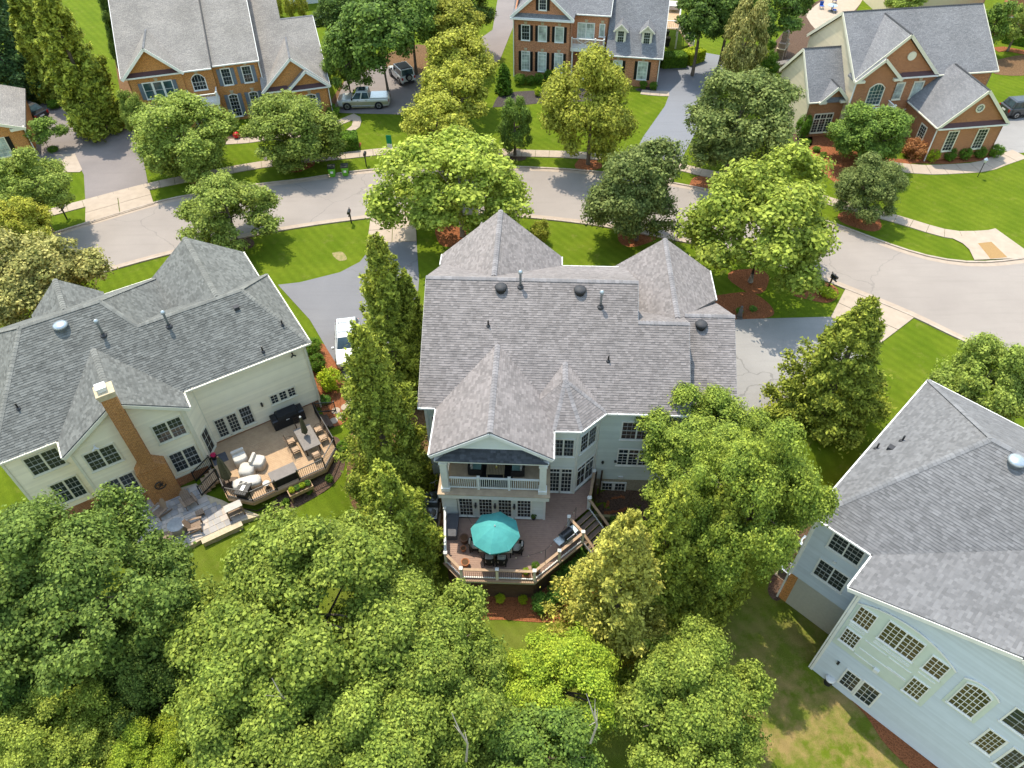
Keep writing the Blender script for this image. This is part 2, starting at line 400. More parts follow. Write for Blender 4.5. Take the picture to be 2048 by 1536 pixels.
            if panes and not arch:
                for i in range(cols):
                    for j in range(rows): pl.append((a+W*i/cols, z0+(zt-z0)*j/rows, W/cols, (zt-z0)/rows))
                if transom:
                    for i in range(cols): pl.append((a+W*i/cols, z1-transom+.03, W/cols, transom-.03))
            elif arch:
                m = MB(); q = [P+U*a+Z*z0, P+U*b+Z*z0]+[P+U*(b+(a-b)*t/8)+Z*topz(b+(a-b)*t/8) for t in range(9)]
                m.slab([v+N*(d+.03) for v in q], N*.02); m.build('pane', gm, fo)
            else:
                m = MB(); s.wbox(m, fr, a, b, z0, z1, d+.005, d+.036); m.build('pane', gm, fo)
        if mun.V: mun.build('muntin', mm, fo)
        for (a, z, pw, ph) in pl:
            key_ = (round(U.x, 3), round(U.y, 3), round(pw, 3), round(ph, 3), gm)
            if key_ not in s.panes:
                m = MB(); s.wbox(m, (Vector((0, 0, 0)), U, N), .006, pw-.006, .006, ph-.006, d+.012, d+.036); me = rawmesh('pane', m.V, m.F); me.materials.append(MT[gm]); s.panes[key_] = me
            link('pane', s.panes[key_], None, fo, P+U*a+Z*z)
        if shut:
            wsh = shut[1]
            for a in (u0-trim-wsh-.01, u1+trim+.01):
                m = MB(); s.wbox(m, fr, a, a+wsh, z0-trim, z1+trim*.5, d, d+.05); s.wbox(m, fr, a+.05, a+wsh-.05, z0, (z0+z1)/2-.05, d+.05, d+.065); s.wbox(m, fr, a+.05, a+wsh-.05, (z0+z1)/2+.05, z1-.05, d+.05, d+.065)
                m.build('shutter', shut[0], fo)
        if key:
            c = (u0+u1)/2; z = max(z1, topz(c))+trim; m = MB()
            m.slab([P+U*(c-.1)+Z*(z+.0)+N*(d+.09), P+U*(c+.1)+Z*z+N*(d+.09), P+U*(c+.2)+Z*(z+.34)+N*(d+.09), P+U*(c-.2)+Z*(z+.34)+N*(d+.09)], N*.09); m.build('keystone', key, fo)
        return fo
    def downspout(s, x, y, z0, z1, n=(0, -1), mat='white_trim'):
        MB().bar((x+n[0]*.05, y+n[1]*.05, z0), (x+n[0]*.05, y+n[1]*.05, z1), .09, .08, (n[0], n[1], 0)).build('downspout', mat, s.root)
    def railing(s, p, q, z, h=.92, postm='white_trim', railm='white_trim', balm='white_trim', botm=None, gap=.13, posts=(1, 1), pw=.13, cap=True, bw=.035, z2=None, railw=.12):
        p = Vector((p[0], p[1], z)); q = Vector((q[0], q[1], z if z2 is None else z2)); d = q-p; L = d.length; Z = Vector((0, 0, 1)); n = max(2, int(L/gap))
        for on, c in zip(posts, (p, q)):
            if on:
                m = MB(); m.box(c.x-pw/2, c.x+pw/2, c.y-pw/2, c.y+pw/2, c.z-.05, c.z+h+.1)
                if cap: m.box(c.x-pw*.68, c.x+pw*.68, c.y-pw*.68, c.y+pw*.68, c.z+h+.1, c.z+h+.14); m.add([(c.x-pw*.6, c.y-pw*.6, c.z+h+.14), (c.x+pw*.6, c.y-pw*.6, c.z+h+.14), (c.x+pw*.6, c.y+pw*.6, c.z+h+.14), (c.x-pw*.6, c.y+pw*.6, c.z+h+.14), (c.x, c.y, c.z+h+.21)], [(0, 1, 4), (1, 2, 4), (2, 3, 4), (3, 0, 4)])
                m.build('post', postm, s.root)
        MB().bar(p+Z*h, q+Z*h, railw, .05).build('top_rail', railm, s.root); MB().bar(p+Z*.1, q+Z*.1, .07, .06).build('bottom_rail', botm or railm, s.root)
        m = MB(); m.box(-bw/2, bw/2, -bw/2, bw/2, .12, h-.02); me = rawmesh('baluster', m.V, m.F); me.materials.append(MT[balm])
        for i in range(1, n): link('baluster', me, None, s.root, p+d*(i/n))
    def deck(s, poly, z, mat, bw=.14, thick=.03, axis='x', name='deck_board'):
        P2 = [(a, b) for a, b in poly] if axis == 'x' else [(b, a) for a, b in poly]
        v0 = min(p[1] for p in P2); v1 = max(p[1] for p in P2); k = 0
        while v0+k*bw < v1-.02:
            a = v0+k*bw+.004; b = min(v0+(k+1)*bw-.004, v1); k += 1
            for (l0, r0), (l1, r1) in zip(intervals(P2, a+1e-4), intervals(P2, b-1e-4)):
                q = [(l0, a), (r0, a), (r1, b), (l1, b)]
                if axis != 'x': q = [(y, x) for x, y in q]
                MB().prism(q, z-thick, z).build(name, mat, s.root)
def roof_bits(h, plane, items):
    """vents and pipes standing on a roof; plane(x,y)->z"""
    for kind, x, y in items:
        z = plane(x, y)
        if kind == 'fan': m = MB().lathe([(.3, -.25), (.3, .08), (.36, .1), (.38, .16), (.3, .26), (.1, .31), (0.01, .32)], (x, y, z), 20); m.build('attic_fan', 'dark_flash', h.root, smooth=True)
        if kind == 'fan_pale': m = MB().lathe([(.3, -.25), (.3, .1), (.4, .12), (.42, .2), (.32, .3), (.1, .35), (0.01, .36)], (x, y, z), 20); m.build('attic_fan', 'galv', h.root, smooth=True)
        if kind == 'flue':
            m = MB().lathe([(.075, -.2), (.075, .95), (.13, .97), (.13, 1.12), (.02, 1.2)], (x, y, z), 12); m.build('flue_pipe', 'galv', h.root, smooth=True)
            MB().lathe([(.22, -.12), (.2, .02), (.1, .1), (.09, .16)], (x, y, z), 12).build('flue_collar', 'dark_flash', h.root)
        if kind == 'pipe':
            MB().lathe([(.05, -.2), (.05, .42), (.0, .43)], (x, y, z), 10).build('vent_pipe', 'black_metal', h.root); MB().lathe([(.15, -.08), (.12, .03), (.06, .08)], (x, y, z), 10).build('pipe_flashing', 'dark_flash', h.root)
        if kind == 'box': MB().box(x-.16, x+.16, y-.16, y+.16, z-.1, z+.14).build('roof_vent', 'dark_flash', h.root)
# ------------------------------------------------------------ ground, street, drives
def grassmat():
    m, nt, b = newmat('grass'); pos = geo(nt).outputs['Position']
    sep = nt.nodes.new('ShaderNodeSeparateXYZ'); nt.links.new(pos, sep.inputs[0])
    n1 = _ramp(nt, _noise(nt, pos, .35, 6, .65), .35, .68); n2 = _ramp(nt, _noise(nt, pos, 2.2, 5, .7), .3, .7); n3 = _noise(nt, pos, 26, 4, .7)
    c = _mix(nt, n1, (.092,.142,.008), (.145,.19,.014)); c = _mix(nt, _math(nt, 'MULTIPLY', n2, .5), c, (.072,.115,.008))
    c = _mix(nt, _math(nt, 'MULTIPLY', _ramp(nt, _noise(nt, pos, .8, 6, .75), .56, .74), .55, True), c, (.21,.2,.05))
    # drier turf behind the houses
    dry = _math(nt, 'MULTIPLY', _ramp(nt, sep.outputs[1], 27, 19), _ramp(nt, _noise(nt, pos, .5, 5, .6), .28, .6), True)
    dry2 = _math(nt, 'MULTIPLY', _math(nt, 'MULTIPLY', _ramp(nt, sep.outputs[1], 23, 15), _ramp(nt, sep.outputs[0], 8, 12)), _ramp(nt, _noise(nt, pos, .9, 5, .65), .42, .62), True)
    c = _mix(nt, dry, c, (.15,.175,.03)); c = _mix(nt, dry2, c, (.29,.215,.085))
    f = _math(nt, 'MULTIPLY_ADD', _ramp(nt, n3, .25, .75), .55); f.node.inputs[2].default_value = .72
    # mowing stripes of the front lawns
    wv = nt.nodes.new('ShaderNodeTexWave'); wv.inputs['Scale'].default_value = .42; wv.inputs['Distortion'].default_value = .6; wv.inputs['Detail'].default_value = 2
    mp = nt.nodes.new('ShaderNodeMapping'); mp.inputs['Rotation'].default_value = (0, 0, math.radians(-38)); nt.links.new(pos, mp.inputs[0]); nt.links.new(mp.outputs[0], wv.inputs['Vector'])
    st = _math(nt, 'MULTIPLY_ADD', wv.outputs[1], .12); st.node.inputs[2].default_value = .94
    nt.links.new(_scale(nt, c, _math(nt, 'MULTIPLY', f, st)), b.inputs['Base Color']); b.inputs['Roughness'].default_value = .85; b.inputs['Specular IOR Level'].default_value = .04
    bump(nt, b, n3, .8, .08); MT['grass'] = m
grassmat()
def asphalt(name, c1, c2, crack=.0, scale=1.0):
    m, nt, b = newmat(name); pos = geo(nt).outputs['Position']
    n1 = _ramp(nt, _noise(nt, pos, .22*scale, 6, .6), .3, .7); n3 = _noise(nt, pos, 45, 3, .8)
    c = _mix(nt, n1, c1, c2); f = _math(nt, 'MULTIPLY_ADD', _ramp(nt, n3, .3, .7), .3); f.node.inputs[2].default_value = .85
    c = _scale(nt, c, f)
    mp = nt.nodes.new('ShaderNodeMapping'); mp.inputs['Scale'].default_value = (.5, 6, 1); mp.inputs['Rotation'].default_value = (0, 0, .25); nt.links.new(pos, mp.inputs[0])
    c = _mix(nt, _math(nt, 'MULTIPLY', _ramp(nt, _noise(nt, mp.outputs[0], .35, 4, .6), .52, .75), .35), c, tuple(v*.7 for v in c1))
    if crack:
        vo = nt.nodes.new('ShaderNodeTexVoronoi'); vo.feature = 'DISTANCE_TO_EDGE'; vo.inputs['Scale'].default_value = .075
        wp = nt.nodes.new('ShaderNodeVectorMath'); wp.operation = 'ADD'; nt.links.new(pos, wp.inputs[0])
        nn = nt.nodes.new('ShaderNodeTexNoise'); nn.inputs['Scale'].default_value = .7; nn.inputs['Detail'].default_value = 5; nt.links.new(pos, nn.inputs['Vector'])
        nt.links.new(_scale(nt, nn.outputs[1], 1.3), wp.inputs[1]); nt.links.new(wp.outputs[0], vo.inputs['Vector'])
        k = _math(nt, 'LESS_THAN', vo.outputs[0], .0026); c = _mix(nt, _math(nt, 'MULTIPLY', k, crack), c, (.09,.085,.08))
    nt.links.new(c, b.inputs['Base Color']); b.inputs['Roughness'].default_value = .9; b.inputs['Specular IOR Level'].default_value = .2
    bump(nt, b, n3, .3, .01); MT[name] = m
asphalt('road', (.30,.262,.235), (.255,.222,.2), .25); asphalt('drive_brown', (.23,.20,.19), (.18,.158,.152)); asphalt('drive_blue', (.20,.205,.225), (.18,.187,.21)); asphalt('drive_grey', (.19,.187,.195), (.16,.158,.168), .3); asphalt('drive_pale', (.30,.285,.275), (.235,.225,.22), .4)
mk('concrete', (.40,.325,.258), (.345,.28,.222), 1.6, .9, .2, isl=.07, bmp=.2, pos=True); mk('gutter_pan', (.39,.315,.25), (.335,.265,.21), 2.2, .9, .2, pos=True); mk('kerb', (.43,.36,.30), (.33,.27,.22), 1.5, .9, .2, pos=True)
mk('tactile', (.36,.22,.09), (.25,.155,.065), 14, .85, pos=True)
def mulch(name, a, b_):
    m, nt, b = newmat(name); pos = geo(nt).outputs['Position']
    n = _noise(nt, pos, 14, 5, .75); c = _mix(nt, _ramp(nt, n, .3, .7), a, b_)
    vo = nt.nodes.new('ShaderNodeTexVoronoi'); vo.inputs['Scale'].default_value = 11; nt.links.new(pos, vo.inputs['Vector'])
    nt.links.new(_scale(nt, c, _ramp(nt, vo.outputs[0], -.5, .6)), b.inputs['Base Color']); b.inputs['Roughness'].default_value = .95; b.inputs['Specular IOR Level'].default_value = .1
    bump(nt, b, vo.outputs[0], .9, .05); MT[name] = m
mk('bare_soil', (.31,.23,.12), (.16,.17,.05), 4, .95, pos=True)
mulch('mulch_red', (.33,.125,.055), (.22,.08,.036)); mulch('mulch_brown', (.15,.095,.065), (.085,.055,.042)); mulch('mulch_dark', (.10,.085,.08), (.06,.05,.048)); mulch('leaf_litter', (.24,.14,.07), (.1,.06,.035))
# terrain sheet
xs = np.unique(np.concatenate([np.linspace(-320, -70, 14), np.linspace(-70, 70, 141), np.linspace(70, 320, 14)])); ys = np.unique(np.concatenate([np.linspace(-80, 5, 12), np.linspace(5, 45, 61), np.linspace(45, 150, 36), np.linspace(150, 620, 14)]))
V = [(x, y, gz(x, y)) for y in ys for x in xs]; nx = len(xs)
F = [(j*nx+i, j*nx+i+1, (j+1)*nx+i+1, (j+1)*nx+i) for j in range(len(ys)-1) for i in range(nx-1)]
me = rawmesh('ground', V, F); me.shade_smooth(); tag(link('ground', me, 'grass'), kind='structure')
def smooth(P, n=6):
    P = [np.array(p[:2], float) for p in P]; out = []
    for i in range(len(P)-1):
        p0, p1, p2, p3 = P[max(i-1, 0)], P[i], P[i+1], P[min(i+2, len(P)-1)]
        for k in range(n):
            t = k/n; out.append(.5*((2*p1)+(-p0+p2)*t+(2*p0-5*p1+4*p2-p3)*t*t+(-p0+3*p1-3*p2+p3)*t**3))
    return out+[P[-1]]
def pxl(L): return [at(x, y, 0)[:2] for x, y in L]
def resample(P, step):
    P = [np.array(p) for p in P]; d = [0]
    for a, b in zip(P, P[1:]): d.append(d[-1]+np.linalg.norm(b-a))
    n = max(1, round(d[-1]/step)); return [np.array([np.interp(d[-1]*i/n, d, [p[k] for p in P]) for k in (0, 1)]) for i in range(n+1)]
def offset(P, o):
    out = []
    for i, p in enumerate(P):
        t = P[min(i+1, len(P)-1)]-P[max(i-1, 0)]; t = t/np.linalg.norm(t); out.append(p+np.array([-t[1], t[0]])*o)
    return out
def sheet(name, poly, z, mat, kind='structure', parent=None, flat=True, label=None, cat=None):
    """thin sheet over the ground; flat=False drapes it on the slope"""
    poly = ccw([tuple(p[:2]) for p in poly]); me = rawmesh(name, [(x, y, z) for x, y in poly], [tuple(range(len(poly)))])
    if not flat:
        import bmesh
        bm = bmesh.new(); bm.from_mesh(me); bmesh.ops.triangulate(bm, faces=bm.faces)
        for _ in range(5):
            es = [e for e in bm.edges if e.calc_length() > 1.0]
            if not es: break
            bmesh.ops.subdivide_edges(bm, edges=es, cuts=1, use_grid_fill=False); bmesh.ops.triangulate(bm, faces=bm.faces)
        for v in bm.verts: v.co.z = gz(v.co.x, v.co.y)+z
        bm.to_mesh(me); bm.free()
    return tag(link(name, me, mat, parent), label, cat, None, kind)
def ribbon(name, A, B, z, mat, parent=None, kind=None, z1=None):
    V = [(*p, z) for p in A]+[(*p, z if z1 is None else z1) for p in B]; n = len(A)
    me = rawmesh(name, V, [(i, i+1, n+i+1, n+i) for i in range(n-1)]); return tag(link(name, me, mat, parent), kind=kind)
FAR = smooth(pxl([(-120,540),(-20,505),(92,473),(171,449),(308,408),(376,393),(499,373),(615,359),(700,346),(800,337),(900,333),(1041,336),(1198,346),(1362,371),(1480,397),(1580,422),(1677,453),(1790,495),(1872,518),(1953,527),(2048,519),(2160,495)]))
NEAR = smooth(pxl([(-120,664),(60,590),(190,549),(330,510),(489,474),(600,454),(700,440),(787,431),(900,428),(1037,433),(1186,449),(1300,470),(1420,494),(1530,522),(1634,554),(1677,571),(1755,602),(1826,632),(1921,678),(2048,735),(2160,790)]))
sheet('road', FAR+NEAR[::-1], .02, 'road')
for nm, L, sg in (('kerb_far', FAR, 1), ('kerb_near', NEAR, -1)):
    R = resample(L, 1.5); G0 = offset(R, -sg*.45); G1 = offset(R, sg*.02); K1 = offset(R, sg*.2)
    tag(ribbon('gutter_pan', *( (G0, G1) if sg > 0 else (G1, G0)), .026, 'gutter_pan'), kind='structure')
    root = None
    for i in range(0, len(R)-1):
        a, b, c, d = G1[i], G1[i+1], K1[i+1], K1[i]
        m = MB().prism([tuple(a+(b-a)*.01), tuple(b), tuple(c), tuple(d+(c-d)*.01)], .0, .11)
        if root is None:
            root = m.build(nm, 'kerb'); tag(root, kind='structure'); me0 = None
        else: m.build('kerb_stone', 'kerb', root)
# sidewalk of separate slabs
def walkway(name, line, wd, mat='concrete', step=1.35, z=.07, px=True, part='slab', n=6):
    R = resample(smooth(pxl(line) if px else line, n), step); A = offset(R, wd/2); B = offset(R, -wd/2); root = None
    for i in range(len(R)-1):
        g = .012; f = lambda p, q, t: p+(q-p)*t
        m = MB().prism([tuple(f(B[i], B[i+1], g)), tuple(f(B[i], B[i+1], 1-g)), tuple(f(A[i], A[i+1], 1-g)), tuple(f(A[i], A[i+1], g))], .0, z)
        if root is None: root = tag(m.build(name, mat), kind='structure')
        else: m.build(part, mat, root)
    return root
walkway('sidewalk', [(-60,482),(60,438),(172,407),(293,375),(393,354),(487,336),(575,323),(690,312),(776,303),(900,298),(1018,306),(1139,310),(1250,319),(1343,331),(1410,347),(1520,366),(1618,391),(1666,405),(1786,437),(1902,470),(1985,470)], 1.3)
sheet('ramp_landing', pxl([(1905,478),(1990,458),(2060,508),(2050,517),(1948,521),(1938,500),(1925,488)]), .075, 'concrete')
sheet('tactile_strip', pxl([(1955,488),(1982,485),(2014,516),(1980,519)]), .08, 'tactile')
def drive(name, L, mat, z=.03): return sheet(name, pxl(L), z, mat)
def apron(name, quad, nx, ny):
    a, b, c, d = [np.array(p) for p in pxl(quad)]; root = None
    for i in range(nx):
        for j in range(ny):
            f = lambda s, t: (a*(1-s)+b*s)*(1-t)+(d*(1-s)+c*s)*t
            e = .006; q = [f(i/nx+e, j/ny+e), f((i+1)/nx-e, j/ny+e), f((i+1)/nx-e, (j+1)/ny-e), f(i/nx+e, (j+1)/ny-e)]
            m = MB().prism([tuple(v) for v in q], 0, .075)
            if root is None: root = tag(m.build(name, 'concrete'), kind='structure')
            else: m.build('slab', 'concrete', root)
drive('driveway_upper_left', [(40,262),(75,213),(112,190),(150,192),(215,228),(268,262),(285,310),(297,372),(171,405),(168,350),(160,335),(120,330),(60,320)], 'drive_brown')
apron('apron_upper_left', [(171,404),(297,371),(309,409),(170,451)], 2, 2)
drive('driveway_upper_mid', [(668,215),(690,160),(760,130),(835,150),(900,120),(985,60),(1000,-30),(1060,-30),(1000,120),(930,170),(845,205),(828,231),(790,229),(700,227),(676,226)], 'drive_brown')
drive('driveway_upper_right', [(1312,185),(1318,140),(1340,116),(1400,104),(1452,113),(1447,137),(1430,208),(1400,248),(1358,328),(1268,309),(1287,273),(1330,212),(1338,190)], 'drive_blue')
apron('apron_upper_right', [(1268,309),(1358,329),(1345,369),(1245,351)], 2, 2)
drive('driveway_right_edge', [(1985,222),(2150,205),(2150,305),(2040,306),(1985,300)], 'drive_pale')
drive('driveway_left', [(735,487),(833,481),(838,560),(822,790),(700,770),(655,700),(620,640),(556,570),(600,565),(680,545),(720,524),(735,505)], 'drive_grey')
apron('apron_left', [(734,489),(834,483),(831,431),(741,436)], 2, 2)
drive('driveway_right', [(1440,640),(1660,634),(1760,685),(1728,724),(1650,765),(1570,800),(1500,830),(1430,850)], 'drive_pale', .03)
apron('apron_right', [(1762,687),(1660,636),(1690,578),(1829,636)], 2, 2)
sheet('walk_upper_left', pxl([(110,310),(150,308),(165,340),(160,345),(128,345)]), .05, 'concrete')
walkway('path_upper_mid', [(452,284),(500,281),(560,272),(620,268),(680,245),(714,231)], 1.1, 'concrete', 1.2, .05)
walkway('path_upper_brick_end', [(700,262),(714,250),(712,235)], .9, 'concrete', 1.2, .055)
walkway('path_house_five', [(1282,184),(1310,187),(1338,188)], 1.2, 'concrete', 1.2, .05)
walkway('path_far_right', [(1790,334),(1850,340),(1915,338),(1965,334),(1990,325),(2040,308)], 1.7, 'concrete', 1.5, .05)
walkway('path_brick_corner', [(1990,100),(2010,98),(2060,108)], 1.3, 'mulch_red', 1.2, .05)
def bed(name, L, mat, z=.02, flat=True):
    P = pxl(L) if flat else [gp(x, y)[:2] for x, y in L]
    return sheet(name, [tuple(p) for p in smooth(P+[P[0]], 4)[:-1]], z, mat, flat=flat)
bed('bed_main_front', [(1440,590),(1500,585),(1540,610),(1545,632),(1500,640),(1440,642),(1400,600)], 'mulch_red')
bed('bed_mailbox', [(1580,575),(1620,560),(1668,572),(1676,592),(1655,606),(1610,598),(1585,590)], 'mulch_red')
bed('bed_house_five', [(985,215),(1000,190),(1040,183),(1110,180),(1180,178),(1200,200),(1100,205),(1030,212)], 'mulch_dark')
bed('bed_house_five_garage', [(1270,178),(1315,172),(1322,184),(1280,183)], 'mulch_dark')
bed('bed_house_six', [(1600,285),(1640,270),(1700,300),(1800,318),(1960,312),(1985,318),(1900,328),(1800,330),(1700,370),(1665,362),(1620,320)], 'mulch_red')
bed('bed_house_six_left', [(1575,255),(1612,240),(1625,285),(1600,300)], 'mulch_brown')
bed('bed_house_four', [(440,285),(480,262),(560,250),(650,232),(670,232),(640,262),(560,276),(500,284)], 'mulch_brown')
bed('bed_hedge_four', [(672,270),(700,290),(722,285),(716,298),(690,303),(660,300)], 'mulch_red')
bed('bed_woods_upper_mid', [(660,205),(700,150),(770,110),(850,90),(850,150),(760,160),(715,190),(690,212)], 'leaf_litter')
bed('bed_house_four_side', [(215,-20),(262,-20),(275,80),(290,170),(318,262),(290,268),(255,240),(230,120)], 'leaf_litter')
bed('bed_upper_left', [(90,205),(120,185),(150,188),(140,205),(100,212)], 'mulch_red')
bed('bed_island_upper_left', [(90,300),(140,300),(150,318),(115,326),(95,318)], 'mulch_brown')
bed('bed_rear_upper_right', [(1540,95),(1590,40),(1640,0),(1720,0),(1680,60),(1600,130),(1560,140)], 'mulch_brown')
bed('patio_far_right', [(1610,30),(1650,0),(1725,-10),(1700,30),(1640,62)], 'concrete', .03)
bed('bed_corner_right', [(1975,125),(2048,110),(2090,130),(2060,150),(1990,148)], 'leaf_litter')
for i, (x, y, r) in enumerate([(395,352,1.3),(600,330,1.3),(476,488,1.3),(1176,328,1.3),(1030,310,1.2),(1722,438,1.8),(1500,560,1.6),(905,470,1.6),(1270,470,1.7),(1410,372,1.6)]):
    c = at(x, y, 0); sheet('mulch_ring', [(c[0]+r*(1+.12*math.sin(3*t+i))*math.cos(t), c[1]+r*(1+.12*math.sin(3*t+i))*math.sin(t)) for t in np.linspace(0, 2*math.pi, 20)[:-1]], .011, 'mulch_brown' if i in (2, 4) else 'mulch_red')
bed('bed_main_left', [(700,870),(800,780),(860,820),(870,940),(905,1040),(880,1110),(780,1120),(700,1000)], 'leaf_litter', .03, False)
bed('bed_main_rear', [(900,1160),(1080,1170),(1190,1090),(1215,1000),(1260,1010),(1270,1120),(1180,1230),(1100,1245),(1010,1240),(945,1238),(905,1215)], 'mulch_red', .03, False)
bed('bed_main_right', [(1190,990),(1330,940),(1420,1010),(1400,1230),(1280,1260),(1240,1150)], 'mulch_brown', .03, False)
bed('bed_left_deck', [(520,1032),(540,1040),(600,1012),(660,975),(690,930),(680,880),(655,880),(640,950),(560,990)], 'mulch_brown', .03, False)
bed('bed_left_side', [(612,690),(650,690),(690,760),(700,830),(660,850),(625,770)], 'mulch_red')
bed('bed_right_house', [(1622,1325),(1650,1330),(1800,1440),(1880,1500),(1960,1570),(1900,1600),(1780,1500),(1730,1430),(1660,1360)], 'mulch_red', .03, False)
bed('bed_right_house_side', [(1612,1030),(1625,1060),(1580,1130),(1560,1200),(1535,1180),(1560,1120),(1590,1060)], 'mulch_brown', .03, False)
bed('bare_patch_lawn', [(664,506),(684,504),(694,518),(680,522),(668,514)], 'bare_soil', .012)
# ------------------------------------------------------------ main house, centre
H1 = House('grey_house', 'large sage-sided house with grey-brown shingle roof and balcony, centre of the picture', 'house', at(835, 814, 6), -3.3)
h = H1; m_ = .612
h.roof([[(0,0,6),(15.45,0,6),(15.45,4.6,8.815),(12.5,4.6,8.815),(12.5,6.7,10.1),(0,6.7,10.1)],
        [(0,6.7,10.1),(12.5,6.7,10.1),(12.5,13.43,6),(0,13.43,6)],
        [(12.5,4.6,8.815),(15.45,4.6,8.815),(15.45,10.2,5.39),(12.5,10.2,5.39)],
        [(-.2,14.5,6),(-.2,13.3,6),(3.97,7.35,9.7),(3.97,14.5,9.7)], [(3.97,14.5,9.7),(3.97,7.35,9.7),(8.15,13.3,6),(8.15,14.5,6)],
        [(1.6,15.0,6.2),(1.6,14.2,6.2),(2.6,14.2,8.4),(2.6,15.0,8.4)], [(2.6,15.0,8.4),(2.6,14.2,8.4),(4.4,14.2,6.9),(4.4,15.0,6.9)],
        [(11.6,13.8,5.6),(11.6,9.0,5.6),(15,5.6,8.2),(15,13.8,8.2)], [(15,13.8,8.2),(15,5.6,8.2),(18.4,10.7,5.6),(18.4,13.8,5.6)],
        [(15.3,0,3.98),(18.5,0,3.98),(18.5,6.4,7.9),(15.3,6.4,7.9)], [(15.3,6.4,7.9),(18.5,6.4,7.9),(18.5,11.2,4.96),(15.3,11.2,4.96)],
        [(1.1,-3.42,6),(4.42,-3.42,8.03),(4.42,3.35,8.03),(1.1,.05,6)], [(4.42,-3.42,8.03),(7.75,-3.42,6),(7.75,.05,6),(4.42,3.35,8.03)],
        [(7.79,-1.43,6),(9.31,-1.41,6),(8.35,1.0,7.5)], [(9.31,-1.41,6),(10.74,.03,6),(8.35,1.0,7.5)], [(10.74,.03,6),(8.35,2.5,7.53),(8.35,1.0,7.5)],
        [(7.79,-1.43,6),(8.35,1.0,7.5),(6.3,.03,6)], [(6.3,.03,6),(8.35,1.0,7.5),(8.35,2.5,7.53)]], 'shingle_main')
h.caps([((0,6.7,10.1),(12.5,6.7,10.1)),((12.5,4.6,8.815),(15.45,4.6,8.815)),((15.5,6.4,7.9),(18.5,6.4,7.9)),((3.97,7.5,9.7),(3.97,14.5,9.7)),((15,5.8,8.2),(15,13.8,8.2)),((4.42,-3.42,8.03),(4.42,3.2,8.03)),((8.35,1,7.5),(8.35,2.4,7.53))], 'ridge_main')
h.caps([((9.31,-1.41,6),(8.35,1,7.5)),((10.74,.03,6),(8.35,1,7.5)),((7.79,-1.43,6),(8.35,1,7.5))], 'ridge_main', .12, .03)
h.gutters([((0,0,6),(1.1,0,6)),((10.74,0,6),(15.45,0,6)),((9.31,-1.41,6),(10.74,.03,6)),((7.79,-1.43,6),(9.31,-1.41,6)),((1.1,0,6),(1.1,-3.42,6)),((7.75,-3.42,6),(7.75,-1.4,6)),
           ((12.5,13.43,6),(8.15,13.43,6)),((-.2,14.5,6),(-.2,13.3,6)),((18.4,10.7,5.6),(18.4,13.8,5.6)),((8.15,13.4,6),(8.15,14.5,6))])
h.rakes([((1.1,-3.44,6),(4.42,-3.44,8.03)),((4.42,-3.44,8.03),(7.75,-3.44,6)),((0,0,6),(0,6.7,10.1)),((15.45,0,6),(15.45,4.6,8.815)),((18.5,0,3.98),(18.5,6.4,7.9)),((12.5,4.6,8.815),(12.5,6.7,10.1)),((12.5,6.7,10.1),(12.5,13.4,6))])
A = h.wall((.35,.35), (1.45,.35), -2.6, 5.85, 'siding_sage', corner='white_trim'); A2 = h.wall((10.35,.35), (15.1,.35), -.62, 5.85, 'siding_sage', corner='white_trim')
h.wall((10.35,.35), (15.1,.35), -3.0, -.62, 'foundation', lap=False, name='foundation_wall')
h.wall((.35,13.1), (.35,.35), -2.6, (5.85, 5.85), 'siding_sage', top=[(6.4, 9.8)]); h.wall((12.45,13.1), (.35,13.1), 0, 5.85, 'brick_red', lap=False)
h.wall((15.1,.35), (15.1,13.1), -1.5, (5.85, 5.3), 'siding_sage', top=[(4.25, 8.5)]); h.wall((12.47,4.6), (12.47,13.2), 5.0, (8.6, 5.9), 'siding_sage', top=[(2.1, 9.9)])
h.wall((15.1,.35), (18.2,.35), -.6, 3.9, 'siding_sage', corner='white_trim'); h.wall((18.2,.35), (18.2,13.4), -.4, (3.9, 4.6), 'siding_sage', top=[(6.0, 7.6), (10.3, 4.9)])
h.wall((18.2,13.4), (11.8,13.4), 0, 5.5, 'brick_red', top=[(3.2, 7.9)], lap=False); h.wall((7.9,14.2), (.1,14.2), 0, 5.9, 'brick_red', top=[(3.9, 9.5)], lap=False)
h.wall((1.45,.35), (10.35,.35), 2.5, 5.85, 'siding_pale')
# porch front, balcony, sunroom
h.wall((1.55,-3.02), (7.3,-3.02), 6.05, 6.06, 'siding_pale', top=[(2.87, 7.85)])
mb = MB(); courses(mb, [(1.35,-3.44,5.52),(7.5,-3.44,5.52),(6.35,-3.03,6.16),(2.45,-3.03,6.16)], .145, (.14, .42), .02, .03, .012); mb.slab([(1.35,-3.44,5.52),(7.5,-3.44,5.52),(6.35,-3.03,6.16),(2.45,-3.03,6.16)], (0, 0, .05)); mb.build('pent_roof', 'pent_shingle', h.root)
MB().box(1.3, 7.55, -3.42, -2.85, 5.38, 5.5).build('cornice', 'white_trim', h.root); MB().box(1.5, 7.38, -3.2, -2.92, 5.08, 5.38).build('porch_beam', 'siding_pale', h.root)
MB().box(1.55, 7.3, -2.8, .3, 5.42, 5.47).build('porch_ceiling', 'white_trim', h.root)
for x in (1.72, 7.25):
    MB().box(x-.19, x+.19, -3.23, -2.85, 2.75, 5.08).box(x-.25, x+.25, -3.29, -2.79, 2.5, 2.75).box(x-.24, x+.24, -3.28, -2.8, 4.92, 5.06).build('porch_column', 'white_trim', h.root)
mk('balcony_floor', (.46,.35,.235), (.36,.27,.185), 3, .9, bmp=.2)
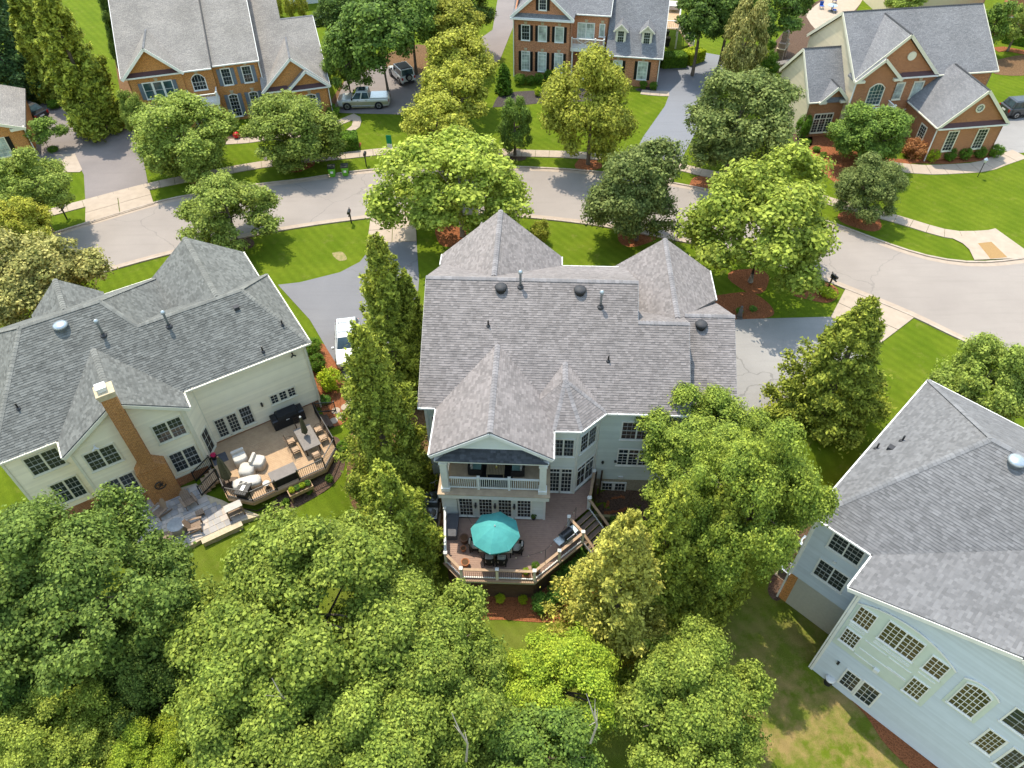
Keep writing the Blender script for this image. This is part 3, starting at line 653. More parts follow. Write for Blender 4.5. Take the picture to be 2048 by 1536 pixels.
MB().box(1.26, 7.68, -3.5, .3, 2.46, 2.5).build('balcony_floor', 'balcony_floor', h.root); MB().box(1.3, 7.64, -3.46, .3, 2.08, 2.458).build('balcony_edge', 'white_trim', h.root)
h.railing((1.95,-3.02), (3.6,-3.02), 2.52, .98, posts=(0, 1), gap=.115); h.railing((3.6,-3.02), (5.35,-3.02), 2.52, .98, posts=(0, 1), gap=.115); h.railing((5.35,-3.02), (7.05,-3.02), 2.52, .98, posts=(0, 0), gap=.115)
h.railing((1.7,-2.85), (1.7,.25), 2.52, .98, posts=(0, 0), gap=.115); h.railing((7.25,-2.85), (7.25,-.9), 2.52, .98, posts=(0, 0), gap=.115)
h.window(((1.45,.35),(7.6,.35)), 2.3, 4.6, 2.6, 4.7, 2, 3, 2, name='balcony_door', rail=False)
SR = h.wall((1.45,-3.05), (7.4,-3.05), -.35, 2.1, 'siding_pale', corner='white_trim'); h.wall((1.45,.35), (1.45,-3.05), -2.6, 2.1, 'siding_pale'); h.wall((7.4,-3.05), (7.4,-1.0), -.35, 2.1, 'siding_pale')
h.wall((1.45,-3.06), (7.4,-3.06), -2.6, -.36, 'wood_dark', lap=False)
for a, b in ((2.41,3.15),(3.57,4.3),(4.71,5.44),(5.82,6.58)): h.window(SR, a-1.45, b-1.45, -.08, 1.98, 4, 5, tm='white_trim', transom=.3, panes=True, rail=False)
for x in (3.36, 4.5, 5.63):
    m = MB(); c = Vector((x, -3.12, 1.0)); m.lathe([(.01,.18),(.07,.14),(.075,-.02),(.05,-.1),(.02,-.2)], (c.x, c.y-.1, c.z), 10); m.bar((c.x, c.y+.04, c.z+.12), (c.x, c.y-.1, c.z+.28), .03, .03); m.box(c.x-.05, c.x+.05, c.y+.02, c.y+.06, c.z-.2, c.z+.2); m.build('wall_lantern', 'black_metal', h.root)
# bay
B1 = h.wall((7.4,-1.07), (9.15,-1.07), -.35, 5.85, 'siding_pale', corner='white_trim'); B2 = h.wall((9.15,-1.07), (10.4,.3), -.35, 5.85, 'siding_pale', corner='white_trim')
h.window(B1, .4, 1.55, 3.38, 4.82, 3, 4, 2, panes=True); h.window(B1, .28, .84, -.1, 2.1, 3, 5, transom=.32, name='french_door', panes=True, rail=False); h.window(B1, .98, 1.56, -.1, 2.1, 3, 5, transom=.32, name='french_door', panes=True, rail=False)
h.window(B2, .3, 1.6, 3.38, 4.82, 3, 4, 2, panes=True); h.window(B2, .2, 1.66, .1, 1.95, 2, 2, 2, panes=True, rail=False, transom=.3)
h.window(A2, 1.46, 4.05, 3.4, 4.86, 3, 4, 3, panes=True); h.window(A2, 1.46, 3.25, .92, 2.36, 2, 4, 3, panes=True, rail=False, transom=.35)
h.window(A2, .72, 2.15, -2.8, -1.05, 3, 5, 2, panes=True, rail=False, name='basement_door', sill=False, mull=.2)
h.window(A, .32, .85, 3.3, 4.85, 2, 4, panes=True); h.window(A, .4, .85, .3, 2.0, 2, 4, panes=True)
MB().box(11.6, 11.75, .2, .3, 1.2, 1.32).lathe([(.05,.0),(.08,.1),(.08,.2)], (10.9,.2,1.05), 10).build('flood_light', 'black_metal', h.root)
MB().box(12.0, 12.3, .22, .32, -.5, -.28).build('meter_box', 'alu_white', h.root)
pl = lambda x, y: 6+m_*y
roof_bits(h, pl, [('pipe',)+tuple(h.loc(at(977,661,8.2))[:2]), ('pipe',)+tuple(h.loc(at(1216,726,7.4))[:2])])
def onpl(px, py, f=pl):
    z = 8.0
    for _ in range(40): l = h.loc(at(px, py, z)); z = .5*z+.5*f(l[0], l[1])
    return l[0], l[1]
roof_bits(h, pl, [('fan',)+onpl(1002,578), ('fan',)+onpl(1160,583), ('flue',)+onpl(1041,573), ('flue',)+onpl(1201,613)])
gp2 = lambda x, y: 3.98+m_*y
roof_bits(h, gp2, [('fan',)+onpl(1402,652,gp2)])
# deck
DZ = -.3
DP = [(1.45,-3.08),(1.75,-6.2),(2.8,-7.25),(6.95,-7.22),(9.75,-4.5),(8.85,-3.45),(10.1,-2.15),(10.45,.2),(9.2,-1.08),(7.42,-1.08),(7.42,-3.08)]
h.deck(DP, DZ, 'deck_board', .135)
edge = [(1.75,-6.2),(2.8,-7.25),(6.95,-7.22),(9.75,-4.5)]
mk('rim_paint', (.42,.46,.42), (.36,.4,.36), 4, .6)
for a, b in zip(edge, edge[1:]):
    MB().bar((*a, DZ-.17), (*b, DZ-.17), .06, .26).build('rim_board', 'rim_paint', h.root)
    MB().bar((a[0], a[1], DZ-.03), (b[0], b[1], DZ-.03), .2, .035).build('edge_board', 'wood_rail', h.root)
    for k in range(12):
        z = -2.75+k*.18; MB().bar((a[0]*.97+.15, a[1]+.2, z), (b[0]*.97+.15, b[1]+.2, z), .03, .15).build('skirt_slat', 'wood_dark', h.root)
rs = dict(postm='white_trim', railm='wood_rail', balm='black_metal', botm='white_trim', bw=.022, gap=.11, railw=.16, pw=.15)
h.railing((1.88,-6.2), (2.85,-7.15), DZ, posts=(1, 1), **rs); h.railing((2.85,-7.15), (4.85,-7.13), DZ, posts=(0, 1), **rs); h.railing((4.85,-7.13), (6.93,-7.12), DZ, posts=(0, 1), **rs)
h.railing((6.93,-7.12), (8.3,-5.8), DZ, posts=(0, 1), **rs); h.railing((8.3,-5.8), (9.66,-4.5), DZ, posts=(0, 1), **rs); h.railing((9.66,-4.5), (8.85,-3.5), DZ, posts=(0, 1), **rs)
h.railing((1.52,-3.2), (1.85,-6.1), DZ, posts=(1, 0), gap=.11)
h.railing((10.1,-2.1), (10.4,-.1), DZ, posts=(1, 1), **rs)
# stair from the deck down to the lawn
sa, sb = Vector((8.9,-3.4,0)), Vector((10.05,-2.15,0)); sd = Vector((sb.y-sa.y, -(sb.x-sa.x), 0)).normalized(); mk('tread', (.19,.14,.11), (.15,.11,.09), 5, .7)
for k in range(9):
    a = sa+sd*(.1+.3*k); b = sb+sd*(.1+.3*k); z = DZ-.2*(k+1); MB().slab([tuple(a+Vector((0,0,z))), tuple(a+sd*.29+Vector((0,0,z))), tuple(b+sd*.29+Vector((0,0,z))), tuple(b+Vector((0,0,z)))], (0,0,.05)).build('tread', 'tread', h.root)
    MB().bar(a+sd*.28+Vector((0,0,z+.005)), b+sd*.28+Vector((0,0,z+.005)), .035, .03).build('nosing', 'wood_rail', h.root)
e = sd*2.8
h.railing(tuple(sb), tuple(sb+e), DZ, z2=DZ-1.85, posts=(1, 1), **rs); h.railing(tuple(sa+sd*.95), tuple(sa+e), DZ-.55, z2=DZ-1.85, posts=(0, 1), **rs)
MB().bar((10.5,-1.4,-2.6), (13.6,-1.45,-2.6), .2, .5).build('retaining_timber', 'timber_green', h.root); MB().bar((10.5,-1.4,-2.25), (13.6,-1.45,-2.25), .2, .18).build('retaining_timber', 'timber_green', h.root)
for x, y in ((10.55,-.1),(10.55,-1.0),(10.9,.0)): MB().bar((x,y,-2.8), (x,y,.6), .1, .1).build('fence_post', 'wood_dark', h.root)
# ------------------------------------------------------------ left house
H2 = House('cream_house', 'cream-sided house with dark grey hip roof and brick chimney, left', 'house', at(620, 685, 6), 31.4)
h = H2
h.roof([[(-18,0,6),(0,0,6),(-2.4,4.05,8.5),(-8.6,4.05,8.5),(-9.93,5.93,9.66),(-14.2,5.93,9.66)], [(0,8.13,6),(-6.15,8.13,6),(-8.6,4.05,8.5),(-2.4,4.05,8.5)], [(0,0,6),(0,8.13,6),(-2.4,4.05,8.5)],
        [(-6.15,11.86,6),(-9.93,5.93,9.66),(-8.6,4.05,8.42),(-6.15,8.13,6)], [(-18,11.86,6),(-14.2,5.93,9.66),(-9.93,5.93,9.66),(-6.15,11.86,6)], [(-18,0,6),(-14.2,5.93,9.66),(-18,11.86,6)],
        [(-.55,11.5,6),(-3.85,11.5,8.5),(-3.85,4.05,8.5),(-.55,8.1,6)], [(-7.15,11.5,6),(-7.15,8.1,6),(-3.85,4.05,8.5),(-3.85,11.5,8.5)],
        [(-9.9,12.2,6),(-12.1,12.2,8),(-12.1,8.6,8),(-9.9,11.7,6)], [(-14.3,12.2,6),(-14.3,11.7,6),(-12.1,8.6,8),(-12.1,12.2,8)],
        [(-14.65,-1.42,6),(-11.25,-1.42,8.3),(-11.25,3.75,8.3),(-14.65,.05,6)], [(-11.25,-1.42,8.3),(-7.85,-1.42,6),(-7.85,.05,6),(-11.25,3.75,8.3)]], 'shingle_left', tab=(.14, .3))
h.caps([((-2.4,4.05,8.5),(-8.6,4.05,8.5)),((-9.93,5.93,9.66),(-14.2,5.93,9.66)),((-3.85,4.2,8.5),(-3.85,11.5,8.5)),((-12.1,8.7,8),(-12.1,12.2,8)),((-11.25,-1.42,8.3),(-11.25,3.6,8.3))], 'ridge_left')
h.caps([((0,0,6),(-2.4,4.05,8.5)),((0,8.13,6),(-2.4,4.05,8.5)),((-9.93,5.93,9.66),(-8.6,4.05,8.5)),((-6.15,11.86,6),(-9.93,5.93,9.66)),((-18,0,6),(-14.2,5.93,9.66)),((-18,11.86,6),(-14.2,5.93,9.66))], 'ridge_left', .14, .05)
h.gutters([((-7.85,0,6),(0,0,6)),((0,0,6),(0,8.13,6)),((-.55,8.2,6),(-.55,11.5,6)),((-6.15,8.13,6),(-6.15,11.86,6)),((-6.15,11.86,6),(-10,11.86,6)),((-18,0,6),(-14.65,0,6)),((-14.65,0,6),(-14.65,-1.42,6)),((-7.85,-1.42,6),(-7.85,0,6))], 'cream_trim')
h.rakes([((-14.65,-1.44,6),(-11.25,-1.44,8.3)),((-11.25,-1.44,8.3),(-7.85,-1.44,6)),((-7.15,11.52,6),(-3.85,11.52,8.5)),((-3.85,11.52,8.5),(-.55,11.52,6))], 'cream_trim')
RW = h.wall((-14.3,-1.1), (-8.2,-1.1), .72, 5.9, 'siding_cream', top=[(3.05, 8.05)], corner='cream_trim'); h.wall((-14.32,-1.12), (-8.18,-1.12), -1.2, .72, 'brick_brown', lap=False, name='foundation_wall')
MB().box(-14.35, -8.15, -1.2, -1.1, .66, .8).build('water_table', 'cream_trim', h.root)
h.wall((-8.2,-1.1), (-8.2,-.6), .5, 5.9, 'siding_cream'); AW = h.wall((-8.2,-.7), (-7.35,.36), .55, 5.9, 'siding_cream')
MW = h.wall((-7.4,.35), (-.35,.35), .7, 5.9, 'siding_cream', corner='cream_trim'); h.wall((-7.4,.36), (-.35,.36), -1, .7, 'brick_brown', lap=False)
SW = h.wall((-.35,.35), (-.35,7.8), .7, 5.9, 'siding_cream'); h.wall((-.34,.34), (-.34,7.8), -1, .7, 'brick_brown', lap=False)
LW = h.wall((-17.65,.35), (-14.3,.35), .4, 5.9, 'siding_cream', corner='cream_trim'); h.wall((-17.65,.36), (-14.3,.36), -1.2, .4, 'brick_brown', lap=False); h.wall((-17.65,11.5), (-17.65,.35), -.8, 5.9, 'siding_cream'); h.wall((-14.3,.35), (-14.3,-1.1), -1, 5.9, 'siding_cream')
h.wall((-.35,7.8), (-17.6,7.8), 0, 5.9, 'brick_red', lap=False); h.wall((-6.5,11.5), (-17.6,11.5), 0, 5.9, 'brick_red', lap=False); h.wall((-.9,11.2), (-6.8,11.2), 0, 5.8, 'brick_red', top=[(2.95, 8.3)], lap=False); h.wall((-.9,7.8), (-.9,11.2), 0, 5.8, 'brick_red', lap=False)
kw = dict(tm='cream_trim', panes=True)
for a, b, z0, z1 in ((-10.1,-8.58,3.95,5.36),(-13.83,-12.28,3.92,5.3),(-13.75,-12.22,1.03,2.66),(-10.05,-8.56,1.12,2.72)): h.window(RW, a+14.3, b+14.3, z0, z1, 3, 4, 2, mull=.1, **kw)
h.window(LW, .95, 2.6, 3.9, 5.3, 3, 4, 2, mull=.1, **kw); h.window(LW, 1.2, 2.6, 1.0, 2.7, 3, 4, 2, mull=.1, **kw)
h.window(MW, .44, .98, .98, 2.52, 3, 5, rail=False, name='patio_door', **kw); h.window(MW, 1.2, 1.76, .98, 2.52, 3, 5, rail=False, name='patio_door', **kw); h.window(MW, 2.03, 2.7, 1.13, 2.68, 4, 4, **kw); h.window(MW, 4.1, 5.68, 1.98, 2.68, 2, 3, 3, rail=False, mull=.16, **kw)
h.window(AW, .35, 1.0, .75, 2.6, 2, 3, rail=False, name='storm_door', tm='cream_trim')
for x, z in ((-3.95, 2.35), (-7.9, 2.3)): MB().box(x-.06, x+.06, .18, .32, z-.14, z+.12).build('wall_lantern', 'black_metal', h.root)
MB().tube([(-1.2,.3,5.5),(-1.2,.1,5.45),(-1.05,.05,5.35)], .05, 8).tube([(-1.2,.1,5.45),(-1.35,.05,5.35)], .05, 8).build('flood_light', 'black_metal', h.root)
MB().tube([(-13.1,-1.15,5.7),(-13.1,-1.3,5.65),(-12.95,-1.35,5.55)], .06, 8).tube([(-13.1,-1.3,5.65),(-13.25,-1.35,5.55)], .06, 8).build('flood_light', 'alu_white', h.root)
h.downspout(-8.3, -1.15, .0, 5.9, mat='cream_trim'); h.downspout(-.4, .3, 0, 5.9, mat='cream_trim')
# chimney
m = MB().prism([(-11.6,-1.08),(-11.6,-1.8),(-10.85,-1.8),(-10.85,-1.08)], 2.8, 9.25).prism([(-12.0,-1.08),(-12.0,-1.85),(-10.3,-1.85),(-10.3,-1.08)], -1.1, 2.85)
m.add([(-12.0,-1.08,2.85),(-12.0,-1.85,2.85),(-11.58,-1.8,3.4),(-11.58,-1.08,3.4)], [(0,1,2,3)]).add([(-10.3,-1.08,2.85),(-10.3,-1.85,2.85),(-10.87,-1.8,3.4),(-10.87,-1.08,3.4)], [(3,2,1,0)]).add([(-12.0,-1.85,2.85),(-10.3,-1.85,2.85),(-10.87,-1.8,3.4),(-11.58,-1.8,3.4)], [(0,1,2,3)])
ch = m.build('chimney', 'brick_chimney', h.root); MB().box(-11.66, -10.79, -1.86, -1.02, 9.0, 9.25).box(-11.7, -10.75, -1.9, -.98, 9.25, 9.4).build('chimney_crown', 'stone_tan', ch); MB().box(-11.5, -11.1, -1.62, -1.22, 9.4, 9.62).box(-11.56, -11.04, -1.68, -1.16, 9.62, 9.7).build('flue_cap', 'alu_white', ch)
pl2 = lambda x, y: 6+.617*y
roof_bits(h, pl2, [('fan_pale',)+onpl(123,655,pl2), ('flue',)+onpl(207,670,pl2), ('flue',)+onpl(338,652,pl2), ('pipe',)+onpl(37,817,pl2), ('pipe',)+onpl(526,703,pl2), ('pipe',)+onpl(565,650,pl2), ('box',)+onpl(473,616,pl2)])
# deck, stair, rails
D2 = .58
DQ = [(-.97,.34),(-.96,-4.13),(-2.2,-5.31),(-6.85,-5.31),(-8.05,-4.15),(-8.05,-.75),(-7.35,.34)]
h.deck(DQ, D2, 'deck_board_tan', .14)
MB().box(-4.35, -4.2, -5.28, .3, D2, D2+.004).build('divider_board', 'deck_board_tan', h.root)
ed = [(-.96,.3),(-.96,-4.13),(-2.2,-5.31),(-6.85,-5.31),(-8.05,-4.15),(-8.05,-2.6)]
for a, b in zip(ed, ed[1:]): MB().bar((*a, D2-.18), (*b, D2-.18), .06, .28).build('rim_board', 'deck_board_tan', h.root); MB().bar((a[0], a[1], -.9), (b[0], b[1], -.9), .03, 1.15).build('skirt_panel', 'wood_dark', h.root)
r2 = dict(postm='black_metal', railm='black_metal', balm='black_metal', bw=.022, pw=.07, cap=False, gap=.12, railw=.05)
for a, b in (((-1.02,-.6),(-1.02,-4.1)),((-1.02,-4.1),(-2.22,-5.25)),((-2.22,-5.25),(-3.9,-5.25)),((-5.3,-5.25),(-6.83,-5.25)),((-6.83,-5.25),(-8.0,-4.13)),((-8.0,-4.13),(-8.0,-2.6))): h.railing(a, b, D2, posts=(1, 1), **r2)
for k in range(4):
    z = D2-.19*(k+1); x = -8.1-.32*k; MB().box(x-.34, x, -2.5, -1.35, z-.19, z).build('tread', 'deck_board_tan', h.root)
h.railing((-8.1,-2.55), (-9.35,-2.55), D2, z2=-.2, posts=(1, 1), **r2); h.railing((-8.1,-1.3), (-9.35,-1.3), D2, z2=-.2, posts=(1, 1), **r2)
for k in range(3):
    z = D2-.19*(k+1); x = -.95+.3*k; MB().box(x, x+.3, -1.9, -.7, z-.19, z).build('tread', 'wood_dark', h.root)
h.railing((-.9,-.65), (.3,-.65), D2, z2=0, posts=(1, 1), **r2)
# patio of separate paving stones
PZ = -.12; PT = [(-13.2,-1.2),(-8.9,-1.2),(-8.2,-2.6),(-8.2,-4.3),(-6.8,-5.5),(-6.4,-5.9),(-8.6,-5.55),(-10.6,-5.55),(-12.2,-5.8),(-14.5,-5.6),(-14.6,-2.0)]
def lpx(L, z): return [h.loc(at(x, y, z))[:2] for x, y in L]
PT = lpx([(300,992),(392,966),(410,988),(445,1000),(455,1005),(520,1030),(470,1046),(400,1080),(362,1101),(250,1120),(200,1040)], PZ)
pat = MB().prism(PT, PZ-1.2, PZ-.03).build('patio', 'stone_tan', None, (*H2.org, 0), H2.yaw); tag(pat, kind='structure')
mk('paver', (.40,.37,.35), (.33,.31,.295), 3, .9, isl=.0, bmp=.3); mk('paver_dark', (.33,.31,.305), (.28,.265,.26), 3, .9, bmp=.3); mk('paver_pale', (.50,.43,.38), (.43,.37,.32), 3, .9, bmp=.3)
from itertools import product
y = min(p[1] for p in PT); rr = random.Random(3)
def inside(p, P):
    c = False; n = len(P)
    for i in range(n):
        a, b = P[i], P[(i+1) % n]
        if (a[1] > p[1]) != (b[1] > p[1]) and p[0] < (b[0]-a[0])*(p[1]-a[1])/(b[1]-a[1])+a[0]: c = not c
    return c
while y < max(p[1] for p in PT):
    hh = rr.choice((.3, .45, .45)); x = min(p[0] for p in PT)-rr.random()
    while x < max(p[0] for p in PT):
        ww = rr.choice((.3, .45, .6))
        cs = [(x+.012, y+.012), (x+ww-.012, y+.012), (x+ww-.012, y+hh-.012), (x+.012, y+hh-.012)]
        if all(inside(c, PT) for c in cs): MB().prism(cs, PZ-.035, PZ+rr.random()*.006).build('paver', rr.choice(('paver', 'paver_pale', 'paver_dark')), pat)
        x += ww
    y += hh
# ------------------------------------------------------------ right house
H3 = House('blue_grey_house', 'tall blue-grey sided house with pale grey hip roof, lower right corner', 'house', at(1625, 1030, 6), -45.8)
h = H3
h.roof([[(0,0,6),(22,0,6),(17.6,6.6,10.05),(4.38,6.6,10.05)], [(22,13.2,6),(0,13.2,6),(4.38,6.6,10.05),(17.6,6.6,10.05)], [(0,13.2,6),(0,0,6),(4.38,6.6,10.05)], [(22,0,6),(22,13.2,6),(17.6,6.6,10.05)],
        [(3.22,-2.37,6),(9.7,-2.37,8.8),(9.7,4.58,8.8),(3.22,.05,6)], [(9.7,-2.37,8.8),(16.2,-2.37,6),(16.2,.05,6),(9.7,4.58,8.8)]], 'shingle_right')
h.caps([((4.38,6.6,10.05),(17.6,6.6,10.05)),((9.7,-2.37,8.8),(9.7,4.4,8.8))], 'ridge_right'); h.caps([((0,0,6),(4.38,6.6,10.05)),((0,13.2,6),(4.38,6.6,10.05)),((22,0,6),(17.6,6.6,10.05))], 'ridge_right', .15, .05)
h.gutters([((0,0,6),(3.22,0,6)),((0,13.2,6),(0,0,6)),((3.22,0,6),(3.22,-2.37,6)),((22,13.2,6),(0,13.2,6))]); h.rakes([((3.22,-2.39,6),(9.7,-2.39,8.8)),((9.7,-2.39,8.8),(16.2,-2.39,6))], h=.24)
W1 = h.wall((.28,.35), (3.78,.35), .3, 5.9, 'siding_blue', corner='white_trim'); mk('stucco', (.50,.475,.41), (.45,.43,.37), 6, .95, bmp=.6, bscale=90)
h.wall((.72,.36), (3.78,.36), -2.6, .3, 'stucco', lap=False, name='foundation_wall'); h.wall((.28,.36), (.72,.36), -2.6, .45, 'brick_orange', lap=False, name='brick_return')
h.wall((.28,12.9), (.28,.35), .3, 5.9, 'siding_blue'); h.wall((.27,12.9), (.27,.35), -2.6, .3, 'brick_orange', lap=False); h.wall((3.78,.35), (3.78,-2.02), -2.6, 5.9, 'siding_blue'); h.wall((21.6,12.9), (.3,12.9), 0, 5.9, 'brick_red', lap=False)
GW = h.wall((3.78,-2.02), (15.7,-2.02), -2.7, (5.95, 5.95), 'siding_blue', top=[(5.92, 8.5)], corner='white_trim'); h.wall((15.7,-2.02), (15.7,.35), -2.7, 5.9, 'siding_blue'); h.wall((15.7,.35), (21.7,.35), -2.7, 5.9, 'siding_blue'); h.wall((21.7,.35), (21.7,12.9), -1, 5.9, 'siding_blue')
h.window(W1, .98, 2.55, 4.2, 5.45, 3, 4, 2, panes=True, mull=.07); h.window(W1, 1.0, 2.54, 1.52, 2.93, 3, 4, 2, panes=True, mull=.07)
mk('sage_trim', (.60,.66,.60), (.56,.62,.56), 3, .5)
fr = h.frame(GW); P_, U_, N_ = fr; o_ = 3.78
def panel(x0, x1, z0, zs, arch, nm):
    c = (x0+x1)/2; hw = (x1-x0)/2; R = (hw*hw+arch*arch)/(2*arch); tz = lambda x: zs-(R-arch)+math.sqrt(max(0, R*R-(x-c)**2))
    q = [P_+U_*(x0-o_)+Vector((0,0,z0)), P_+U_*(x1-o_)+Vector((0,0,z0))]+[P_+U_*(x-o_)+Vector((0,0,tz(x))) for x in np.linspace(x1, x0, 17)]
    MB().slab([v+N_*.05 for v in q], N_*.05).build(nm, 'sage_trim', h.root)
    m = MB()
    for a, b in zip(np.linspace(x0, x1, 17), np.linspace(x0, x1, 17)[1:]): m.bar(P_+U_*(a-o_)+N_*.07+Vector((0,0,tz(a))), P_+U_*(b-o_)+N_*.07+Vector((0,0,tz(b))), .06, .07)
    m.build('arch_moulding', 'white_trim', h.root)
panel(3.88, 8.5, .88, 4.95, .85, 'window_surround'); panel(8.87, 10.35, 2.4, 4.95, .35, 'window_surround')
ow = dict(tm='white_trim', gm='glass_olive', d=.05, rail=False, trim=.05, mw=.03)
h.window(GW, 4.08-o_, 4.84-o_, 3.58, 4.95, 4, 4, arch=.0, panes=True, **ow); h.window(GW, 4.1-o_, 4.8-o_, 1.57, 2.75, 4, 4, panes=True, **ow); h.window(GW, 5.37-o_, 6.98-o_, 3.65, 5.28, 3, 5, 2, panes=True, mull=.07, **ow)
h.window(GW, 7.48-o_, 8.22-o_, 3.72, 4.98, 3, 4, panes=True, **ow); h.window(GW, 7.5-o_, 8.2-o_, 1.26, 2.68, 4, 4, panes=True, **ow); h.window(GW, 9.08-o_, 10.09-o_, 2.73, 5.0, 5, 6, arch=.24, **ow)
for (x0, x1, z) in ((4.05,4.85,3.2),(4.05,4.85,3.05),(5.3,7.05,3.2),(5.3,7.05,3.05),(7.45,8.25,3.2),(5.0,6.1,2.75),(6.2,7.3,2.75),(5.0,7.35,1.9),(6.4,7.3,2.0),(4.95,6.0,1.25)):
    m = MB(); h.wbox(m, fr, x0-o_, x1-o_, z, z+.05, .05, .085); m.build('moulding', 'white_trim', h.root)
h.window(GW, 10.9-o_, 12.2-o_, 3.9, 5.3, 3, 4, 1, panes=True, trim=.07); h.window(GW, 10.92-o_, 11.6-o_, 1.1, 2.8, 4, 5, panes=True, tm='white_trim', gm='glass_olive', rail=False); h.window(GW, 12.0-o_, 13.2-o_, .8, 2.7, 3, 5, 2, panes=True)
h.window(GW, 5.2-o_, 5.9-o_, -1.95, -.42, 3, 4, panes=True, rail=False, name='white_door', sill=False); h.window(GW, 6.1-o_, 6.9-o_, -2.05, -.35, 3, 4, panes=True, rail=False, name='dark_storm_door', sill=False, gm='glass')
m = MB(); h.wbox(m, fr, 6.02-o_, 6.28-o_, 1.1, 1.35, .02, .2); m.build('flood_light', 'alu_white', h.root)
for x, z in ((4.6,-.5),): m = MB(); h.wbox(m, fr, x-o_, x+.12-o_, z, z+.22, .02, .14); m.build('wall_lantern', 'black_metal', h.root)
m = MB(); h.wbox(m, h.frame(W1), 1.55, 1.7, 3.35, 3.5, .02, .12); m.build('vent_hood', 'alu_white', h.root)
h.downspout(.2, .3, -2.4, 5.9); h.downspout(3.7, -2.05, -2.6, 5.9, (-1, 0))
lp = lambda x, y: 6+.925*x
def onx(px, py, f):
    z = 8.0
    for _ in range(60): l = h.loc(at(px, py, z)); z = .6*z+.4*f(l[0], l[1])
    return l[0], l[1]
pr = lambda x, y: 6+.614*y
roof_bits(h, lp, [('pipe',)+onx(1753,897,lp), ('box',)+onx(1782,897,lp), ('pipe',)+onx(1804,882,lp)]); roof_bits(h, pr, [('fan_pale',)+onx(2031,926,pr)])
# ------------------------------------------------------------ brick house, upper left
def pent(h, x0, x1, y, z, mat='copper_pent', dep=.3): MB().slab([(x0,y-dep,z),(x1,y-dep,z),(x1-.3,y+.02,z+.3),(x0+.3,y+.02,z+.3)], (0,0,.06)).build('pent_roof', mat, h.root); MB().box(x0-.02, x1+.02, y-dep-.06, y-.03, z-.2, z-.06).build('cornice', 'white_trim', h.root)
H4 = House('brick_house', 'orange brick house with pale grey roof, blue-grey shutters and twin garage gables, upper left', 'house', at(244.9, 157.4, 6), 15.5)
h = H4; s4 = .58
h.roof([[(-.2,0,6),(8.35,0,6),(8.35,10,11.8),(-.2,10,11.8)], [(8.35,.45,6),(13.0,.45,6),(13.0,10,11.54),(8.35,10,11.54)], [(13.0,20,6),(-.2,20,6),(-.2,10,11.8),(13.0,10,11.8)],
        [(-.05,-.3,6),(2.83,-.3,8.7),(2.83,4.7,8.7),(-.05,.05,6)], [(2.83,-.3,8.7),(5.7,-.3,6),(5.7,.05,6),(2.83,4.7,8.7)],
        [(12.6,-.7,3.3),(19.5,-.7,3.3),(19.3,6.7,7.5),(15.9,6.7,7.5),(15.9,12,10.53),(13.0,12,10.53)], [(19.3,6.7,7.5),(15.9,6.7,7.5),(15.9,13,4),(19.3,13,4)],
        [(12.6,-.95,3.3),(16.05,-.95,6.4),(16.05,4.75,6.4),(12.6,-.6,3.3)], [(16.05,-.95,6.4),(19.5,-.95,3.3),(19.5,-.6,3.3),(16.05,4.75,6.4)],
        [(15.1,-1.35,3.3),(17.3,-1.35,5.15),(17.3,.5,5.15),(15.1,.5,3.3)], [(17.3,-1.35,5.15),(19.5,-1.35,3.3),(19.5,.5,3.3),(17.3,.5,5.15)]], 'roof_pale', False, .18)
h.caps([((2.83,-.3,8.7),(2.83,4.5,8.7)),((16.05,-.95,6.4),(16.05,4.6,6.4)),((15.9,6.7,7.5),(19.3,6.7,7.5))], 'ridge_right', .1, .06)
MB().bar((8.37,.2,6.0), (8.37,10,11.65), .1, .3).build('roof_step_shade', 'dark_flash', h.rf)  # closes the step; its dark colour stands in for the shadow line there
h.gutters([((5.7,0,6),(8.35,0,6)),((8.35,.45,6),(13.0,.45,6))]); h.rakes([((-.05,-.32,6),(2.83,-.32,8.7)),((2.83,-.32,8.7),(5.7,-.32,6)),((12.6,-.97,3.3),(16.05,-.97,6.4)),((16.05,-.97,6.4),(19.5,-.97,3.3)),((15.1,-1.37,3.3),(17.3,-1.37,5.15)),((17.3,-1.37,5.15),(19.5,-1.37,3.3)),((13.0,.45,6),(13.0,10,11.54)),((-.2,0,6),(-.2,10,11.8)),((19.5,-.7,3.3),(19.3,6.7,7.5))], h=.26, dz=-.12)
F4 = h.wall((.3,.3), (5.4,.3), 0, 5.9, 'brick_orange', top=[(2.53, 8.4)], lap=False); pent(h, .1, 5.6, .3, 6.0)
M4 = h.wall((5.4,.45), (8.3,.45), 0, 5.9, 'brick_orange', lap=False); R4 = h.wall((8.3,.8), (12.85,.8), 0, 5.9, 'brick_orange', lap=False); h.wall((12.85,.8), (12.85,18), 0, (5.9, 5.9), 'brick_orange', top=[(9.2, 11.0)], lap=False); h.wall((.3,19), (.3,.3), 0, (5.9, 6.0), 'brick_orange', top=[(9.7, 11.0)], lap=False); h.wall((12.85,19.5), (.3,19.5), 0, 5.9, 'brick_orange', lap=False)
G4 = h.wall((12.85,-.6), (19.2,-.6), 0, 3.3, 'brick_orange', top=[(3.2, 6.1)], lap=False); G4b = h.wall((15.3,-1.0), (19.2,-1.0), 0, 3.3, 'brick_orange', top=[(2.0, 4.9)], lap=False); h.wall((19.2,-1.0), (19.2,12.5), 0, (3.0, 3.4), 'brick_orange', top=[(7.7, 7.0)], lap=False)
pent(h, 12.9, 15.4, -.6, 3.3); pent(h, 15.3, 19.3, -1.0, 3.3); h.wall((15.3,-.6), (15.3,-1.0), 0, 3.2, 'brick_orange', lap=False)
sb_ = ('shutter_blue', .36); ks = 'stone_tan'
